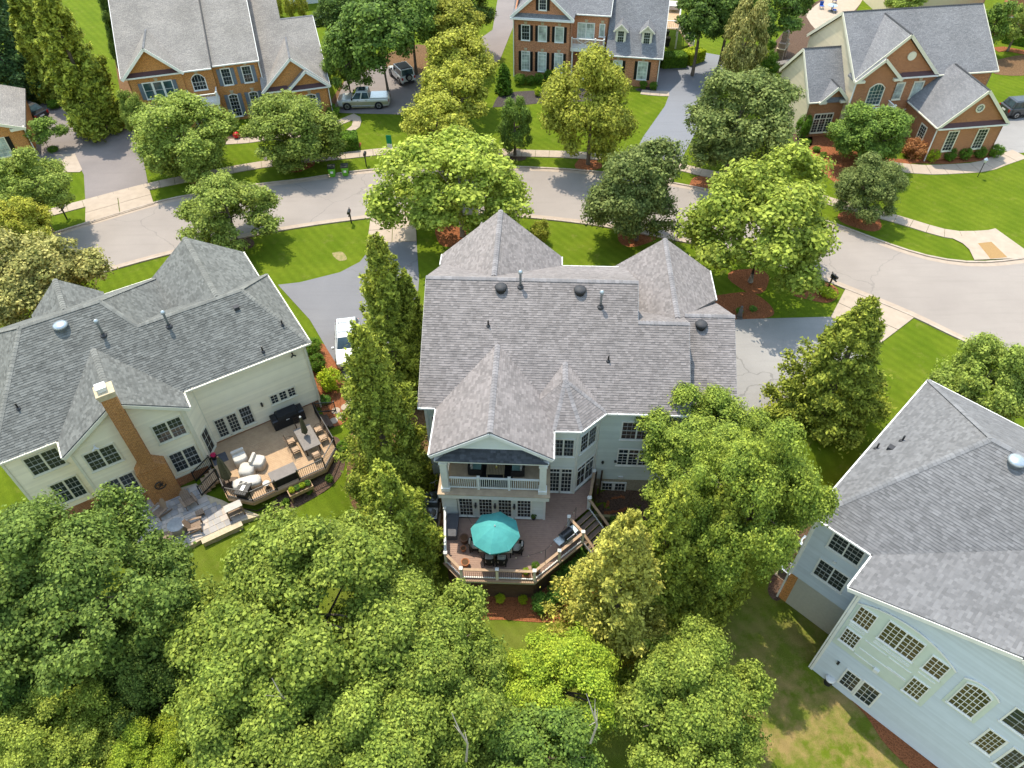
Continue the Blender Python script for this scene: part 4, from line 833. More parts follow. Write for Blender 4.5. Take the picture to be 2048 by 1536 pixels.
h.window(F4, 1.25, 3.92, 3.65, 5.15, 1, 2, 3, gm='glass_teal', mull=.2, shut=sb_, key=ks); h.window(F4, 1.0, 2.1, .6, 2.7, 3, 5, shut=sb_, key=ks, transom=.3, rail=False); h.window(F4, 2.9, 4.0, .6, 2.7, 3, 5, shut=sb_, key=ks, transom=.3, rail=False)
h.window(M4, .75, 1.95, 3.85, 5.35, 4, 4, arch=.5, key=ks, rail=False)
for a in (.8, 2.85): h.window(R4, a, a+.8, 3.85, 5.42, 3, 4, shut=sb_, key=ks); h.window(R4, a+.05, a+.85, .45, 2.75, 3, 6, shut=sb_, key=ks, arch=.14, rail=False)
h.window(G4b, 1.4, 2.5, .9, 2.5, 4, 4, arch=.2, shut=sb_, key=ks, rail=False); h.window(G4, .8, 1.6, .9, 2.5, 3, 4, shut=sb_, key=ks)
MB().box(5.3, 8.3, -1.2, .4, 2.75, 3.0).build('balcony_floor', 'white_trim', h.root); h.railing((5.4,-1.1), (8.2,-1.1), 3.0, .9, gap=.14); h.railing((5.4,-1.1), (5.4,.4), 3.0, .9, posts=(0, 0), gap=.14); h.railing((8.2,-1.1), (8.2,.4), 3.0, .9, posts=(0, 0), gap=.14)
for x in (5.55, 6.3, 7.4, 8.1): MB().lathe([(.17,0),(.15,.15),(.12,.2),(.1,2.6),(.14,2.75)], (x,-1.0,0), 12).build('porch_column', 'white_trim', h.root)
h.window(M4, .9, 1.9, .2, 2.3, 2, 3, rail=False, name='front_door', gm='glass')
MB().box(5.2, 8.4, -1.4, .4, .0, .2).build('porch_step', 'brick_red', h.root); h.downspout(12.9, .75, 0, 5.9); h.downspout(19.25, -1.05, 0, 3.3)
# ------------------------------------------------------------ brick house, upper centre
H5 = House('brick_house', 'red brick house with black shutters, two dormers and slate roof beside the blue-grey drive', 'house', at(1021.5, 30.8, 6.8), -11)
h = H5
h.roof([[(0,-.2,6.8),(3.42,-.2,9.75),(3.42,6.2,9.75),(0,1.5,6.8)], [(3.42,-.2,9.75),(6.9,-.2,6.8),(6.9,1.6,6.8),(3.42,6.2,9.75)], [(0,1.6,6.8),(10.75,1.6,6.8),(10.75,8,11.3),(0,8,11.3)], [(10.75,14.4,6.8),(0,14.4,6.8),(0,8,11.3),(10.75,8,11.3)],
        [(10.6,-.35,3.4),(16.85,-.35,3.4),(16.75,5.5,9.35),(10.6,5.5,9.35)], [(16.75,11.3,3.4),(10.6,11.3,3.4),(10.6,5.5,9.35),(16.75,5.5,9.35)]], 'roof_slate', False, .18)
h.gutters([((7.0,1.6,6.8),(10.75,1.6,6.8)),((10.6,-.35,3.4),(16.85,-.35,3.4))]); h.rakes([((0,-.22,6.8),(3.42,-.22,9.75)),((3.42,-.22,9.75),(6.9,-.22,6.8)),((10.75,1.6,6.8),(10.75,8,11.3)),((16.85,-.35,3.4),(16.75,5.5,9.35))], h=.28, dz=-.12)
F5 = h.wall((.3,.3), (6.6,.3), 0, 6.7, 'brick_red', top=[(3.15, 9.45)], lap=False); M5 = h.wall((6.6,1.9), (10.55,1.9), 0, 6.7, 'brick_red', lap=False); G5 = h.wall((10.75,-.05), (16.5,-.05), 0, 3.4, 'brick_red', lap=False)
h.wall((6.6,.3), (6.6,1.9), 0, 6.7, 'brick_red', lap=False); h.wall((.3,14), (.3,.3), 0, 6.7, 'brick_red', top=[(6.2, 10.9)], lap=False); h.wall((16.5,-.05), (16.5,11), 0, 3.4, 'brick_red', top=[(5.5, 9.0)], lap=False); h.wall((10.55,1.9), (10.55,14), 3.2, 6.7, 'brick_red', top=[(6.1, 10.9)], lap=False); h.wall((16.4,10.9), (.3,13.9), 0, 3.3, 'brick_red', lap=False)
MB().box(-.05, 6.95, -.32, .25, 6.5, 6.66).build('cornice', 'white_trim', h.root); pent(h, .05, 6.85, .3, 6.75, 'roof_slate', .35)
sk = ('shutter_black', .3)
for a in (.89, 2.77, 4.64): h.window(F5, a, a+.82, 4.24, 5.75, 3, 4, shut=sk, key=ks, gm='glass_pale' if a > 2 else 'glass'); h.window(F5, a+.02, a+.84, .88, 2.9, 3, 5, shut=sk, key=ks, gm='glass_pale', transom=.25, rail=False)
h.window(F5, 2.8, 3.5, 7.5, 8.7, 3, 4, shut=('shutter_black', .3)); h.window(M5, .62, 2.37, 4.22, 5.74, 2, 3, 2, gm='glass_pale', key=ks, rail=False); h.window(M5, 3.05, 3.5, 4.5, 5.72, 1, 3, key=ks, gm='glass_pale')
h.window(G5, 3.55, 4.5, .9, 2.76, 3, 5, shut=sk, key=ks, gm='glass_pale', rail=False); h.window(G5, .85, 1.7, .9, 2.72, 3, 5, shut=sk, key=ks, gm='glass_pale', rail=False)
MB().box(6.6, 10.35, .6, 1.95, 3.15, 3.5).build('balcony_floor', 'white_trim', h.root); h.railing((6.7,.7), (9.3,.7), 3.5, 1.0, gap=.15); h.railing((9.3,.7), (10.25,.7), 3.5, 1.0, posts=(0, 1), gap=.15); h.railing((10.25,.7), (10.25,1.9), 3.5, 1.0, posts=(0, 0), gap=.15)
MB().bar((7.3,.66,3.65), (8.6,.66,4.4), .05, .05).bar((7.3,.66,4.4), (8.6,.66,3.65), .05, .05).build('rail_cross', 'white_trim', h.root)
for x in (6.8, 8.2, 9.3, 10.2): MB().lathe([(.17,0),(.15,.15),(.12,.2),(.1,3.0),(.14,3.15)], (x,.75,0), 12).build('porch_column', 'white_trim', h.root)
for x in (12.03, 14.85):
    y0 = .75; d = MB().box(x-.56, x+.56, y0, y0+2.0, 4.15, 5.75).build('dormer', 'cream_trim', h.root)
    MB().add([(x-.56,y0,5.75),(x+.56,y0,5.75),(x,y0,6.25)], [(0,1,2)]).build('dormer_gable', 'cream_trim', d)
    MB().slab([(x-.78,y0-.2,5.6),(x,y0-.2,6.35),(x,y0+2.6,6.35),(x-.78,y0+2.6,5.6)], (0,0,.08)).slab([(x,y0-.2,6.35),(x+.78,y0-.2,5.6),(x+.78,y0+2.6,5.6),(x,y0+2.6,6.35)], (0,0,.08)).build('dormer_roof', 'roof_slate', d)
    MB().bar((x-.8,y0-.22,5.55), (x,y0-.22,6.3), .06, .14).bar((x,y0-.22,6.3), (x+.8,y0-.22,5.55), .06, .14).build('dormer_trim', 'cream_trim', d)
    h.window(((x-.56,y0),(x+.56,y0)), .24, .88, 4.45, 5.6, 3, 4, tm='cream_trim', trim=.12)
h.downspout(16.55, -.1, 0, 3.4); h.downspout(.25, .25, 0, 6.7)
# raised timber deck on its right side
DK = [(16.75,11.0),(18.4,11.0),(18.4,19.0),(16.75,19.0)]; h.deck(DK, 2.3, 'deck_board_tan', .2); r5 = dict(gap=.2, pw=.12)
h.railing((18.35,12.6), (18.35,19), 2.3, **r5); h.railing((16.8,11.05), (18.35,11.05), 2.3, **r5)
for k in range(9): MB().box(18.4+.22*k, 18.4+.22*(k+1), 11.15, 12.5, 2.3-.25*(k+1)-.1, 2.3-.25*(k+1)).build('tread', 'deck_board_tan', h.root)
h.railing((18.45,12.55), (20.4,12.55), 2.3, z2=0, posts=(0, 1), **r5); h.railing((18.45,11.1), (20.4,11.1), 2.3, z2=0, posts=(1, 1), **r5)
for x, y in ((16.85,11.1),(18.3,11.1),(16.85,18.9),(18.3,18.9),(18.3,15)): MB().box(x-.08, x+.08, y-.08, y+.08, 0, 2.3).build('deck_post', 'white_trim', h.root)
# ------------------------------------------------------------ brick house, upper right
H6 = House('brick_house', 'brown brick house with stepped front gables and tan side walls, upper right', 'house', at(1709.4, 161.2, 6), 7)
h = H6
h.roof([[(0,0,6),(14.65,0,6),(14.4,5.6,10.25),(0,5.6,10.25)], [(14.65,11.2,6),(0,11.2,6),(0,5.6,10.25),(14.4,5.6,10.25)], [(0,.05,6),(4.24,.05,10.0),(4.24,5.4,10.0),(0,.4,6)], [(4.24,.05,10.0),(8.5,.05,6),(8.5,.4,6),(4.24,5.4,10.0)],
        [(0,-.35,6),(2.3,-.35,8.05),(2.3,1.4,8.05),(0,1.4,6)], [(2.3,-.35,8.05),(4.62,-.35,6),(4.62,1.4,6),(2.3,1.4,8.05)],
        [(6.4,-5.55,3.5),(9.95,-5.55,6.9),(9.95,.4,6.9),(6.4,.4,3.5)], [(9.95,-5.55,6.9),(13.5,-5.55,3.5),(13.5,.4,3.5),(9.95,.4,6.9)],
        [(-3.65,.6,3.8),(.3,.6,3.8),(.3,4.4,7.5),(-3.65,4.4,7.5)], [(.3,8.2,3.8),(-3.65,8.2,3.8),(-3.65,4.4,7.5),(.3,4.4,7.5)], [(-2.6,.35,3.8),(-1.1,.35,5.3),(-1.1,2.2,5.3),(-2.6,.65,3.8)], [(-1.1,.35,5.3),(.4,.35,3.8),(.4,.65,3.8),(-1.1,2.2,5.3)]], 'roof_grey', False, .18)
h.caps([((0,5.6,10.25),(14.4,5.6,10.25)),((-3.65,4.4,7.5),(.3,4.4,7.5)),((4.24,.05,10.0),(4.24,5.4,10.0)),((9.95,-5.55,6.9),(9.95,.2,6.9)),((-1.1,.35,5.3),(-1.1,2.1,5.3))], 'dark_flash', .1, .05)
h.gutters([((8.5,0,6),(14.65,0,6)),((6.4,0,3.5),(6.4,-5.5,3.5)),((-3.65,.6,3.8),(-2.6,.6,3.8))], 'cream_trim')
h.rakes([((0,.03,6),(4.24,.03,10.0)),((4.24,.03,10.0),(8.5,.03,6)),((0,-.37,6),(2.3,-.37,8.05)),((2.3,-.37,8.05),(4.62,-.37,6)),((6.4,-5.57,3.5),(9.95,-5.57,6.9)),((9.95,-5.57,6.9),(13.5,-5.57,3.5)),((-2.6,.33,3.8),(-1.1,.33,5.3)),((-1.1,.33,5.3),(.4,.33,3.8)),((0,0,6),(0,5.6,10.25)),((0,5.6,10.25),(0,11.2,6)),((-3.65,.6,3.8),(-3.65,4.4,7.5)),((-3.65,4.4,7.5),(-3.65,8.2,3.8)),((14.65,0,6),(14.4,5.6,10.25))], 'cream_trim', h=.28, dz=-.12)
F6 = h.wall((.2,.3), (8.3,.3), 0, 5.9, 'brick_brown', top=[(4.04, 9.6)], lap=False); F6b = h.wall((.2,-.05), (4.45,-.05), 0, 5.9, 'brick_brown', top=[(2.1, 7.7)], lap=False); h.wall((8.3,.3), (14.3,.3), 0, 5.9, 'brick_brown', lap=False)
h.wall((.2,10.9), (.2,-.05), 0, 5.9, 'siding_tan', e=.2, top=[(5.3, 9.95)]); h.wall((14.3,.3), (14.3,10.9), 0, 5.9, 'siding_tan', top=[(5.3, 9.9)]); h.wall((14.3,10.9), (.2,10.9), 0, 5.9, 'siding_tan'); h.wall((4.45,-.05), (4.45,.3), 0, 5.9, 'brick_brown', lap=False)
L6 = h.wall((-3.4,.85), (.2,.85), 0, 3.8, 'brick_brown', top=[(.75, 3.8), (2.3, 5.1)], lap=False); h.wall((-3.4,8), (-3.4,.85), 0, 3.8, 'siding_tan', e=.2, top=[(3.6, 7.2)]); h.wall((.2,8), (-3.4,8), 0, 3.8, 'siding_tan')
G6 = h.wall((6.65,-5.3), (13.25,-5.3), 0, 3.5, 'brick_brown', top=[(3.3, 6.6)], lap=False); G6s = h.wall((6.65,.3), (6.65,-5.3), 0, 3.4, 'brick_brown', lap=False); h.wall((13.25,-5.3), (13.25,.3), 0, 3.4, 'brick_brown', lap=False)
pent(h, 6.5, 13.4, -5.3, 3.5); pent(h, 4.5, 8.45, .3, 6.05)
for x0, x1, y, z in ((-.05,.9,-.05,5.95),(3.8,4.65,-.05,5.95),(-2.65,-1.9,.7,3.75),(-.5,.25,.7,3.75)): MB().box(x0, x1, y-.35, y, z-.12, z+.1).build('cornice_return', 'cream_trim', h.root)
cw = dict(tm='cream_trim', trim=.1, rail=False)
h.window(F6b, 1.65, 3.05, 3.5, 5.5, 4, 6, arch=.45, gm='glass_teal', **cw); h.window(F6, 4.4, 5.25, 3.75, 5.25, 3, 4, gm='glass_pale', tm='cream_trim', trim=.12, key=ks); h.window(F6, 6.35, 7.2, 3.75, 5.25, 3, 4, gm='glass_pale', tm='cream_trim', trim=.12, key=ks)
h.window(F6, 6.3, 7.2, .65, 2.6, 3, 6, arch=.2, **cw); h.window(F6, 4.6, 5.5, .65, 2.6, 3, 6, arch=.2, **cw); h.window(L6, .95, 2.75, .5, 2.35, 2, 5, 3, arch=0.0, transom=.45, **cw)
h.window(G6, 1.3, 2.2, 1.0, 2.9, 3, 6, key=ks, **cw); h.window(G6, 4.3, 5.2, 1.0, 2.9, 3, 6, key=ks, **cw); h.window(G6s, 3.2, 4.1, .8, 2.6, 3, 6, **cw)
m = MB()
for k in range(20):
    a, b = 2*math.pi*k/20, 2*math.pi*(k+1)/20; m.bar((9.95+.36*math.cos(a),-5.36,5.1+.36*math.sin(a)), (9.95+.36*math.cos(b),-5.36,5.1+.36*math.sin(b)), .1, .1, (0,-1,0))
for k in range(4): a = math.pi*k/4; m.bar((9.95-.33*math.cos(a),-5.35,5.1-.33*math.sin(a)), (9.95+.33*math.cos(a),-5.35,5.1+.33*math.sin(a)), .03, .03, (0,-1,0))
m.build('round_window', 'cream_trim', h.root); MB().tube([(9.95,-5.33,5.1),(9.95,-5.31,5.1)], .32, 20).build('round_pane', 'glass_teal', h.root)
MB().tube([(4.24+.9,.2,7.9),(4.24+.9,.28,7.9)], .42, 20).build('gable_medallion', 'cream_trim', h.root)
MB().box(1.0, 4.3, -1.5, -.1, 2.75, 3.0).build('balcony_floor', 'cream_trim', h.root); h.railing((1.1,-1.4), (4.2,-1.4), 3.0, .8, gap=.16); h.railing((4.2,-1.4), (4.2,-.1), 3.0, .8, posts=(0, 0), gap=.16)
for x in (1.2, 2.2, 3.1, 4.1): MB().lathe([(.17,0),(.15,.15),(.12,.2),(.1,2.6),(.14,2.75)], (x,-1.3,0), 12).build('porch_column', 'white_trim', h.root)
h.window(F6b, 1.9, 2.8, .2, 2.3, 2, 3, rail=False, name='front_door'); h.downspout(6.6, -5.35, 0, 3.4, (-1, 0)); h.downspout(.15, -.1, 3.8, 5.9)
# ------------------------------------------------------------ brick house at the left edge and houses at the top edge
p7 = at(73, 312, 0)
H7 = House('brick_house', 'corner of an orange brick house with black shutters at the left edge', 'house', p7, 24)
h = H7
h.roof([[(-7.3,-.35,6.3),(.35,-.35,3.1),(.35,9,3.1),(-7.3,9,6.3)], [(-15,-.35,3.1),(-7.3,-.35,6.3),(-7.3,9,6.3),(-15,9,3.1)]], 'roof_pale', False, .18); h.rakes([((-15,-.37,3.1),(-7.3,-.37,6.3)),((-7.3,-.37,6.3),(.35,-.37,3.1))], 'cream_trim', h=.28, dz=-.12)
F7 = h.wall((-14.6,0), (0,0), 0, 3.1, 'brick_orange', top=[(7.3, 6.0)], lap=False); h.wall((0,0), (0,8.6), 0, 3.1, 'brick_orange', lap=False); h.wall((0,8.6), (-14.6,8.6), 0, 3.1, 'brick_orange', top=[(7.3, 6.0)], lap=False); h.wall((-14.6,8.6), (-14.6,0), 0, 3.1, 'brick_orange', lap=False)
h.window(F7, 11.6, 12.7, .6, 2.4, 3, 5, tm='cream_trim', gm='glass_pale', shut=('shutter_black', .4), key=ks, rail=False); MB().box(-1.0, .25, -.4, -.05, 2.95, 3.2).build('cornice_return', 'cream_trim', h.root); h.downspout(.08, -.02, 0, 3.0, (1, 0))
def farhouse(lab, px, py, yaw, w, d, ez, rz, wm, rm, wins):
    c = at(px, py, 0); H = House('far_house', lab, 'house', c, yaw)
    H.roof([[(-.4,-.4,ez),(w+.4,-.4,ez),(w+.4,d/2,rz),(-.4,d/2,rz)], [(w+.4,d+.4,ez),(-.4,d+.4,ez),(-.4,d/2,rz),(w+.4,d/2,rz)]], rm, False, .18); H.rakes([((-.4,-.4,ez),(-.4,d/2,rz)),((w+.4,-.4,ez),(w+.4,d/2,rz))])
    W = H.wall((0,0), (w,0), 0, ez, wm, lap=False); H.wall((w,0), (w,d), 0, ez, wm, top=[(d/2, rz-.3)], lap=False); H.wall((w,d), (0,d), 0, ez, wm, lap=False); H.wall((0,d), (0,0), 0, ez, wm, top=[(d/2, rz-.3)], lap=False)
    for a, b, z0, z1 in wins: H.window(W, a, b, z0, z1, 3, 4)
    H.gutters([((-.4,-.4,ez),(w+.4,-.4,ez))]); return H
farhouse('pale house mostly out of frame above the brick house, top edge', 575, 12, 14, 14, 9, 5.6, 9, 'siding_pale', 'roof_pale', [(1.5,2.4,.8,2.4),(4,5,.8,2.4),(7,8,.8,2.4),(10,11,.8,2.4),(4,5,3.6,5)])
farhouse('tan-sided house with grey roof behind the brown brick house, top right', 1775, 45, 4, 12, 9, 5.4, 8.6, 'siding_tan', 'roof_grey', [(2,3,3.4,4.8),(6,7,3.4,4.8)])
farhouse('brick house cut by the top right corner', 1985, 72, -30, 13, 9, 5.4, 8.6, 'brick_red', 'roof_grey', [(1,2,.8,2.4),(4,5,.8,2.4),(8,9,.8,2.4),(4,5,3.4,4.8)])
# ------------------------------------------------------------ foliage
leafmat('leaf_maple', (.125,.2,.03), yel=.38, tipc=(.35,.39,.07)); leafmat('leaf_oak', (.085,.155,.03), yel=.34, tipc=(.27,.33,.07)); leafmat('leaf_bright', (.20,.33,.03), yel=.35, tipc=(.46,.47,.05)); leafmat('leaf_birch', (.215,.30,.042), yel=.37, tipc=(.43,.46,.08)); leafmat('leaf_tulip', (.17,.27,.05), yel=.4, tipc=(.38,.42,.06))
leafmat('leaf_linden', (.11,.165,.042), yel=.4, tipc=(.29,.32,.1)); leafmat('leaf_zelkova', (.19,.27,.05), yel=.35, tipc=(.36,.40,.08)); leafmat('leaf_olive', (.25,.28,.04), yel=.4, tipc=(.42,.41,.06)); leafmat('leaf_gold', (.31,.34,.04), yel=.5, tipc=(.5,.48,.07))
leafmat('leaf_cypress', (.155,.22,.03), yel=.5, tipc=(.42,.44,.065)); leafmat('leaf_arbor', (.24,.255,.05), yel=.5, tipc=(.52,.48,.10)); leafmat('leaf_spruce', (.055,.115,.045), yel=.3, trans=.2); leafmat('leaf_magnolia', (.16,.19,.04), yel=.5, tipc=(.46,.41,.14), trans=.3)
leafmat('leaf_dogwood', (.135,.225,.05), yel=.32); leafmat('leaf_dark', (.09,.165,.04), yel=.38); leafmat('leaf_box', (.09,.19,.025), yel=.35); leafmat('leaf_lime', (.26,.38,.03), yel=.5); leafmat('leaf_red', (.3,.12,.055), yel=.4, tipc=(.42,.22,.08)); leafmat('leaf_laurel', (.085,.21,.03), yel=.4, tipc=(.2,.33,.06)); leafmat('leaf_grass', (.2,.31,.1), yel=.4)
mk('bark', (.2,.155,.12), (.12,.095,.075), 7, .95, bmp=.6, bscale=20); mk('bark_pale', (.34,.29,.24), (.2,.165,.14), 5, .9, bmp=.5, bscale=20)
def diamonds(C, N, a, b, rng, along=None):
    n = len(C); t = rng.normal(size=(n, 3)) if along is None else along
    t = t-N*(t*N).sum(1)[:, None]; t /= np.maximum(1e-6, np.linalg.norm(t, axis=1))[:, None]; s = np.cross(N, t)
    V = np.empty((n, 4, 3)); V[:, 0] = C+t*a[:, None]; V[:, 1] = C+s*b[:, None]; V[:, 2] = C-t*a[:, None]; V[:, 3] = C-s*b[:, None]
    V[:, 1] -= N*(b*.25)[:, None]; V[:, 3] -= N*(b*.25)[:, None]
    return V.reshape(-1, 3), np.arange(n*4).reshape(n, 4)
def unit(v): return v/np.maximum(1e-9, np.linalg.norm(v, axis=-1))[..., None]
def crown(name, nlobe, nclump, nleaf, leaf, seed, lobe=(.3, .46), rc=(.1, .17), reach=(.42, .66), squash=.75, taper=.15, low=-.55):
    """boughs (lobes) carry clumps, clumps carry leaves: lumpy outline, gaps between boughs, lit tops and dark hollows"""
    r = np.random.default_rng(seed); i = np.arange(nlobe)+.5; ph = np.arccos(1-2*i/nlobe); th = math.pi*(1+5**.5)*i+r.uniform(0, 6)
    d = np.stack([np.cos(th)*np.sin(ph), np.sin(th)*np.sin(ph), np.cos(ph)], 1)+r.normal(0, .2, (nlobe, 3)); d = unit(d); d = d[d[:, 2] > low-.3]; nlobe = len(d)
    lc = d*r.uniform(*reach, nlobe)[:, None]; lc[:, :2] *= (1-taper*lc[:, 2])[:, None]; lr = r.uniform(*lobe, nlobe)
    li = r.choice(nlobe, nclump, p=lr**2/(lr**2).sum()); v = unit(r.normal(size=(nclump, 3))+unit(lc)[li]*.7+np.array([0, 0, .35])); cc = lc[li]+v*(lr[li]*r.uniform(.55, 1.02, nclump))[:, None]
    cr = r.uniform(*rc, nclump); w = cr**2; idx = r.choice(nclump, nleaf, p=w/w.sum()); u = unit(r.normal(size=(nleaf, 3))+np.array([0, 0, .25]))
    rr = cr[idx]*np.clip(1+r.normal(0, .28, nleaf), .2, 1.9); C = cc[idx]+u*rr[:, None]*np.array([1, 1, squash])
    N = unit(u*.75+unit(C)*.2+np.array([0, 0, .42])+r.normal(0, .36, (nleaf, 3)))
    a = leaf*r.uniform(.55, 1.3, nleaf); V, F = diamonds(C, N, a, a*r.uniform(.5, .85, nleaf), r)
    return fastmesh(name, V, F)
def conifer(name, nleaf, leaf, seed, pw=.85, up=.7, feather=1.0):
    """unit height, unit base radius; feathery upswept sprays in lumpy tufts"""
    r = np.random.default_rng(seed); ns = 300; z = r.random(ns)**1.15*.95+.01; th = r.uniform(0, 2*math.pi, ns)
    prof = lambda z: np.minimum(1, .8+z*3)*(1-z)**pw
    lob = 1+.12*np.sin(2*th+5*z+seed)+.1*np.sin(4*th+11*z); rad = prof(z)*lob*r.uniform(.62, 1.08, ns)
    base = np.stack([rad*np.cos(th)*.5, rad*np.sin(th)*.5, z-.04], 1); tip = np.stack([rad*np.cos(th), rad*np.sin(th), z+.05+.03*r.random(ns)], 1)
    idx = r.choice(ns, nleaf, p=(.2+rad)/(.2+rad).sum()); t = r.random(nleaf)**.5; ax = tip[idx]-base[idx]
    C = base[idx]+ax*t[:, None]; wd = (.17*(1-t)+.04)*feather*(.35+rad[idx]); j = r.normal(size=(nleaf, 3)); C[:, :2] += j[:, :2]*wd[:, None]*.7; C[:, 2] += j[:, 2]*wd*.16
    out = unit(np.stack([np.cos(th[idx]), np.sin(th[idx]), np.full(nleaf, .15)], 1)); N = unit(out*.5+np.array([0, 0, .6])+r.normal(0, .45, (nleaf, 3)))
    al = unit(np.stack([out[:, 0]*.6, out[:, 1]*.6, np.full(nleaf, up)], 1)+r.normal(0, .3, (nleaf, 3)))
    a = leaf*r.uniform(.6, 1.3, nleaf); V, F = diamonds(C, N, a, a*r.uniform(.35, .6, nleaf), r, al); return V, F
def con_mesh(name, nleaf, leaf, seed, R, Hh, **k):
    # built at the true proportions R x Hh so leaves keep their shape
    V, F = conifer(name, nleaf, leaf/R, seed, **k); V = V*1.0
    c = V.reshape(-1, 4, 3); m = c.mean(1, keepdims=True); c = (c-m)+m*np.array([1, 1, Hh/R]); return fastmesh(name, c.reshape(-1, 3), F)
CR = {'big': [crown('crown', 46, 560, 100000, .017, q, (.16, .3), (.06, .115), (.4, .84)) for q in (1, 2, 3)], 'mid': [crown('crown', 30, 300, 40000, .026, q, (.2, .34), (.085, .15), (.42, .74)) for q in (4, 5, 6)],
      'loose': [crown('crown', 30, 280, 34000, .027, q, (.16, .28), (.08, .14), (.4, .82)) for q in (7, 8)], 'far': [crown('crown', 24, 200, 17000, .037, q, (.2, .36), (.1, .17), (.42, .72)) for q in (9, 10)],
      'small': [crown('crown', 12, 80, 5200, .06, q, (.3, .45), (.15, .24)) for q in (11, 12)], 'ball': [crown('foliage', 30, 150, 4600, .055, q, (.3, .36), (.14, .2), (.55, .62), 1, 0, -.9) for q in (13, 14)]}
TRN = random.Random(5)
def trunk_mesh(hc, r, rz, lean=0.0, bare=1.0, seed=0):
    q = random.Random(seed); mb = MB(); r0 = max(.05, min(.22, .028*(hc+rz)*bare)); top = hc+rz*.35
    pts = [(0, 0, -.3), (0, 0, .15), (.02*hc*q.uniform(-1, 1), .02*hc*q.uniform(-1, 1), hc*.5), (.03*hc*q.uniform(-1, 1), .03*hc*q.uniform(-1, 1), top)]
    mb.tube(pts, [r0*1.5, r0, r0*.75, r0*.2], 8)
    for k in range(7):
        t = q.uniform(.4, .85); z = max(hc-rz*.9, .3)+(top-max(hc-rz*.9, .3))*t*.8; a = q.uniform(0, 6.28); L = r*q.uniform(.5, .8)
        mb.tube([(0, 0, z), (math.cos(a)*L*.5, math.sin(a)*L*.5, z+L*.32), (math.cos(a)*L, math.sin(a)*L, z+L*.75*q.uniform(.5, 1))], [r0*.38, r0*.22, r0*.06], 6)
    return mb
def add_crown(root, me, mat, loc, sc, rz, name='crown'):
    o = link(name, me, None, root, loc, rz)
    if not me.materials: me.materials.append(MT[mat])
    o.material_slots[0].link = 'OBJECT'; o.material_slots[0].material = MT[mat]; o.scale = sc; return o
MAPLE = []
def tree(kind, mat, px, py, rx, ry, label, base=None, trunk=2.2, name='deciduous_tree', bark='bark', group=None, ground=None, cat='tree', twin=1):
    s, c = math.sin(PITCH), math.cos(PITCH)
    if base is not None:
        g = gp(*base); zc = 5.0; lo, hi = .3, 30.
        for _ in range(50):
            zc = (lo+hi)/2
            if proj(g+np.array([0, 0, zc]))[1] > py: lo = zc
            else: hi = zc
        ctr = g+np.array([0, 0, zc]); dp = depth(ctr); r = rx*dp/FPX; ha = ry*dp/FPX; rz = math.sqrt(max(ha*ha-(r*s)**2, .35*r*r))/c; rz = min(rz, zc*.95)
        off = at(px, py, ctr[2])[:2]-g[:2]
    else:
        zc = 6.0
        for _ in range(25):
            p = at(px, py, zc); gg = gz(p[0], p[1]) if ground is None else ground; dp = depth(p); r = rx*dp/FPX; ha = ry*dp/FPX; rz = math.sqrt(max(ha*ha-(r*s)**2, .35*r*r))/c; zc = .5*zc+.5*(gg+trunk+rz)
        g = np.array([p[0], p[1], gg]); zc = zc-gg; off = np.array([0, 0])
    root = thing(name, label, cat, g, 0, group); sd = TRN.randint(0, 9999)
    trunk_mesh(zc, r, rz, seed=sd).build('trunk', bark, root, smooth=True)
    add_crown(root, CR[kind][sd % len(CR[kind])], mat, (off[0]*.6, off[1]*.6, zc), (r*1.1, r*1.1, rz*1.08), sd*.7)
    if name == 'maple_tree' or 'vivid' in label: MAPLE.append(root)
    return root
def evergreen(mat, base, apexy, hw, label, nleaf=26000, leaf=.11, name='evergreen_tree', pw=.85, group=None, feather=1.0, flat=None):
    g = gp(*base); lo, hi = .3, 40.
    for _ in range(50):
        z = (lo+hi)/2
        if proj(g+np.array([0, 0, z]))[1] > apexy: lo = z
        else: hi = z
    r = (1.28 if apexy > 400 else 1.12)*hw*depth(g+np.array([0, 0, z*.25]))/FPX; root = thing(name, label, 'tree', g, 0, group); sd = TRN.randint(0, 9999)
    MB().tube([(0,0,-.3),(0,0,z*.5),(0,0,z*.93)], [max(.05,r*.1), max(.03,r*.06), .02], 8).build('trunk', 'bark', root)
    me = con_mesh('crown', nleaf, leaf, sd, r, z, pw=pw, feather=feather); add_crown(root, me, mat, (0, 0, 0), (r, r, r), sd*.7); return root
def shrub(mat, px, py, rp, label, sy=1.0, group=None, name='shrub', base=True, sx=1.0, zoff=0.0):
    g = gp(px, py+rp*.55*sy); dp = depth(g); r = rp*dp/FPX; root = thing(name, label, 'shrub', g+np.array([0, 0, zoff]), 0, group); sd = TRN.randint(0, 9999)
    MB().tube([(0,0,-.05),(0,0,r*.9*sy)], [.05*r+.015, .02], 6).tube([(0,0,r*.3),(r*.4,r*.2,r*sy)], [.03*r+.01, .01], 5).tube([(0,0,r*.3),(-r*.4,-r*.1,r*sy)], [.03*r+.01, .01], 5).build('stem', 'bark', root)
    add_crown(root, CR['ball'][sd % 2], mat, (0, 0, r*sy*.95), (r*sx, r, r*sy*1.05), sd*.7, 'foliage'); return root
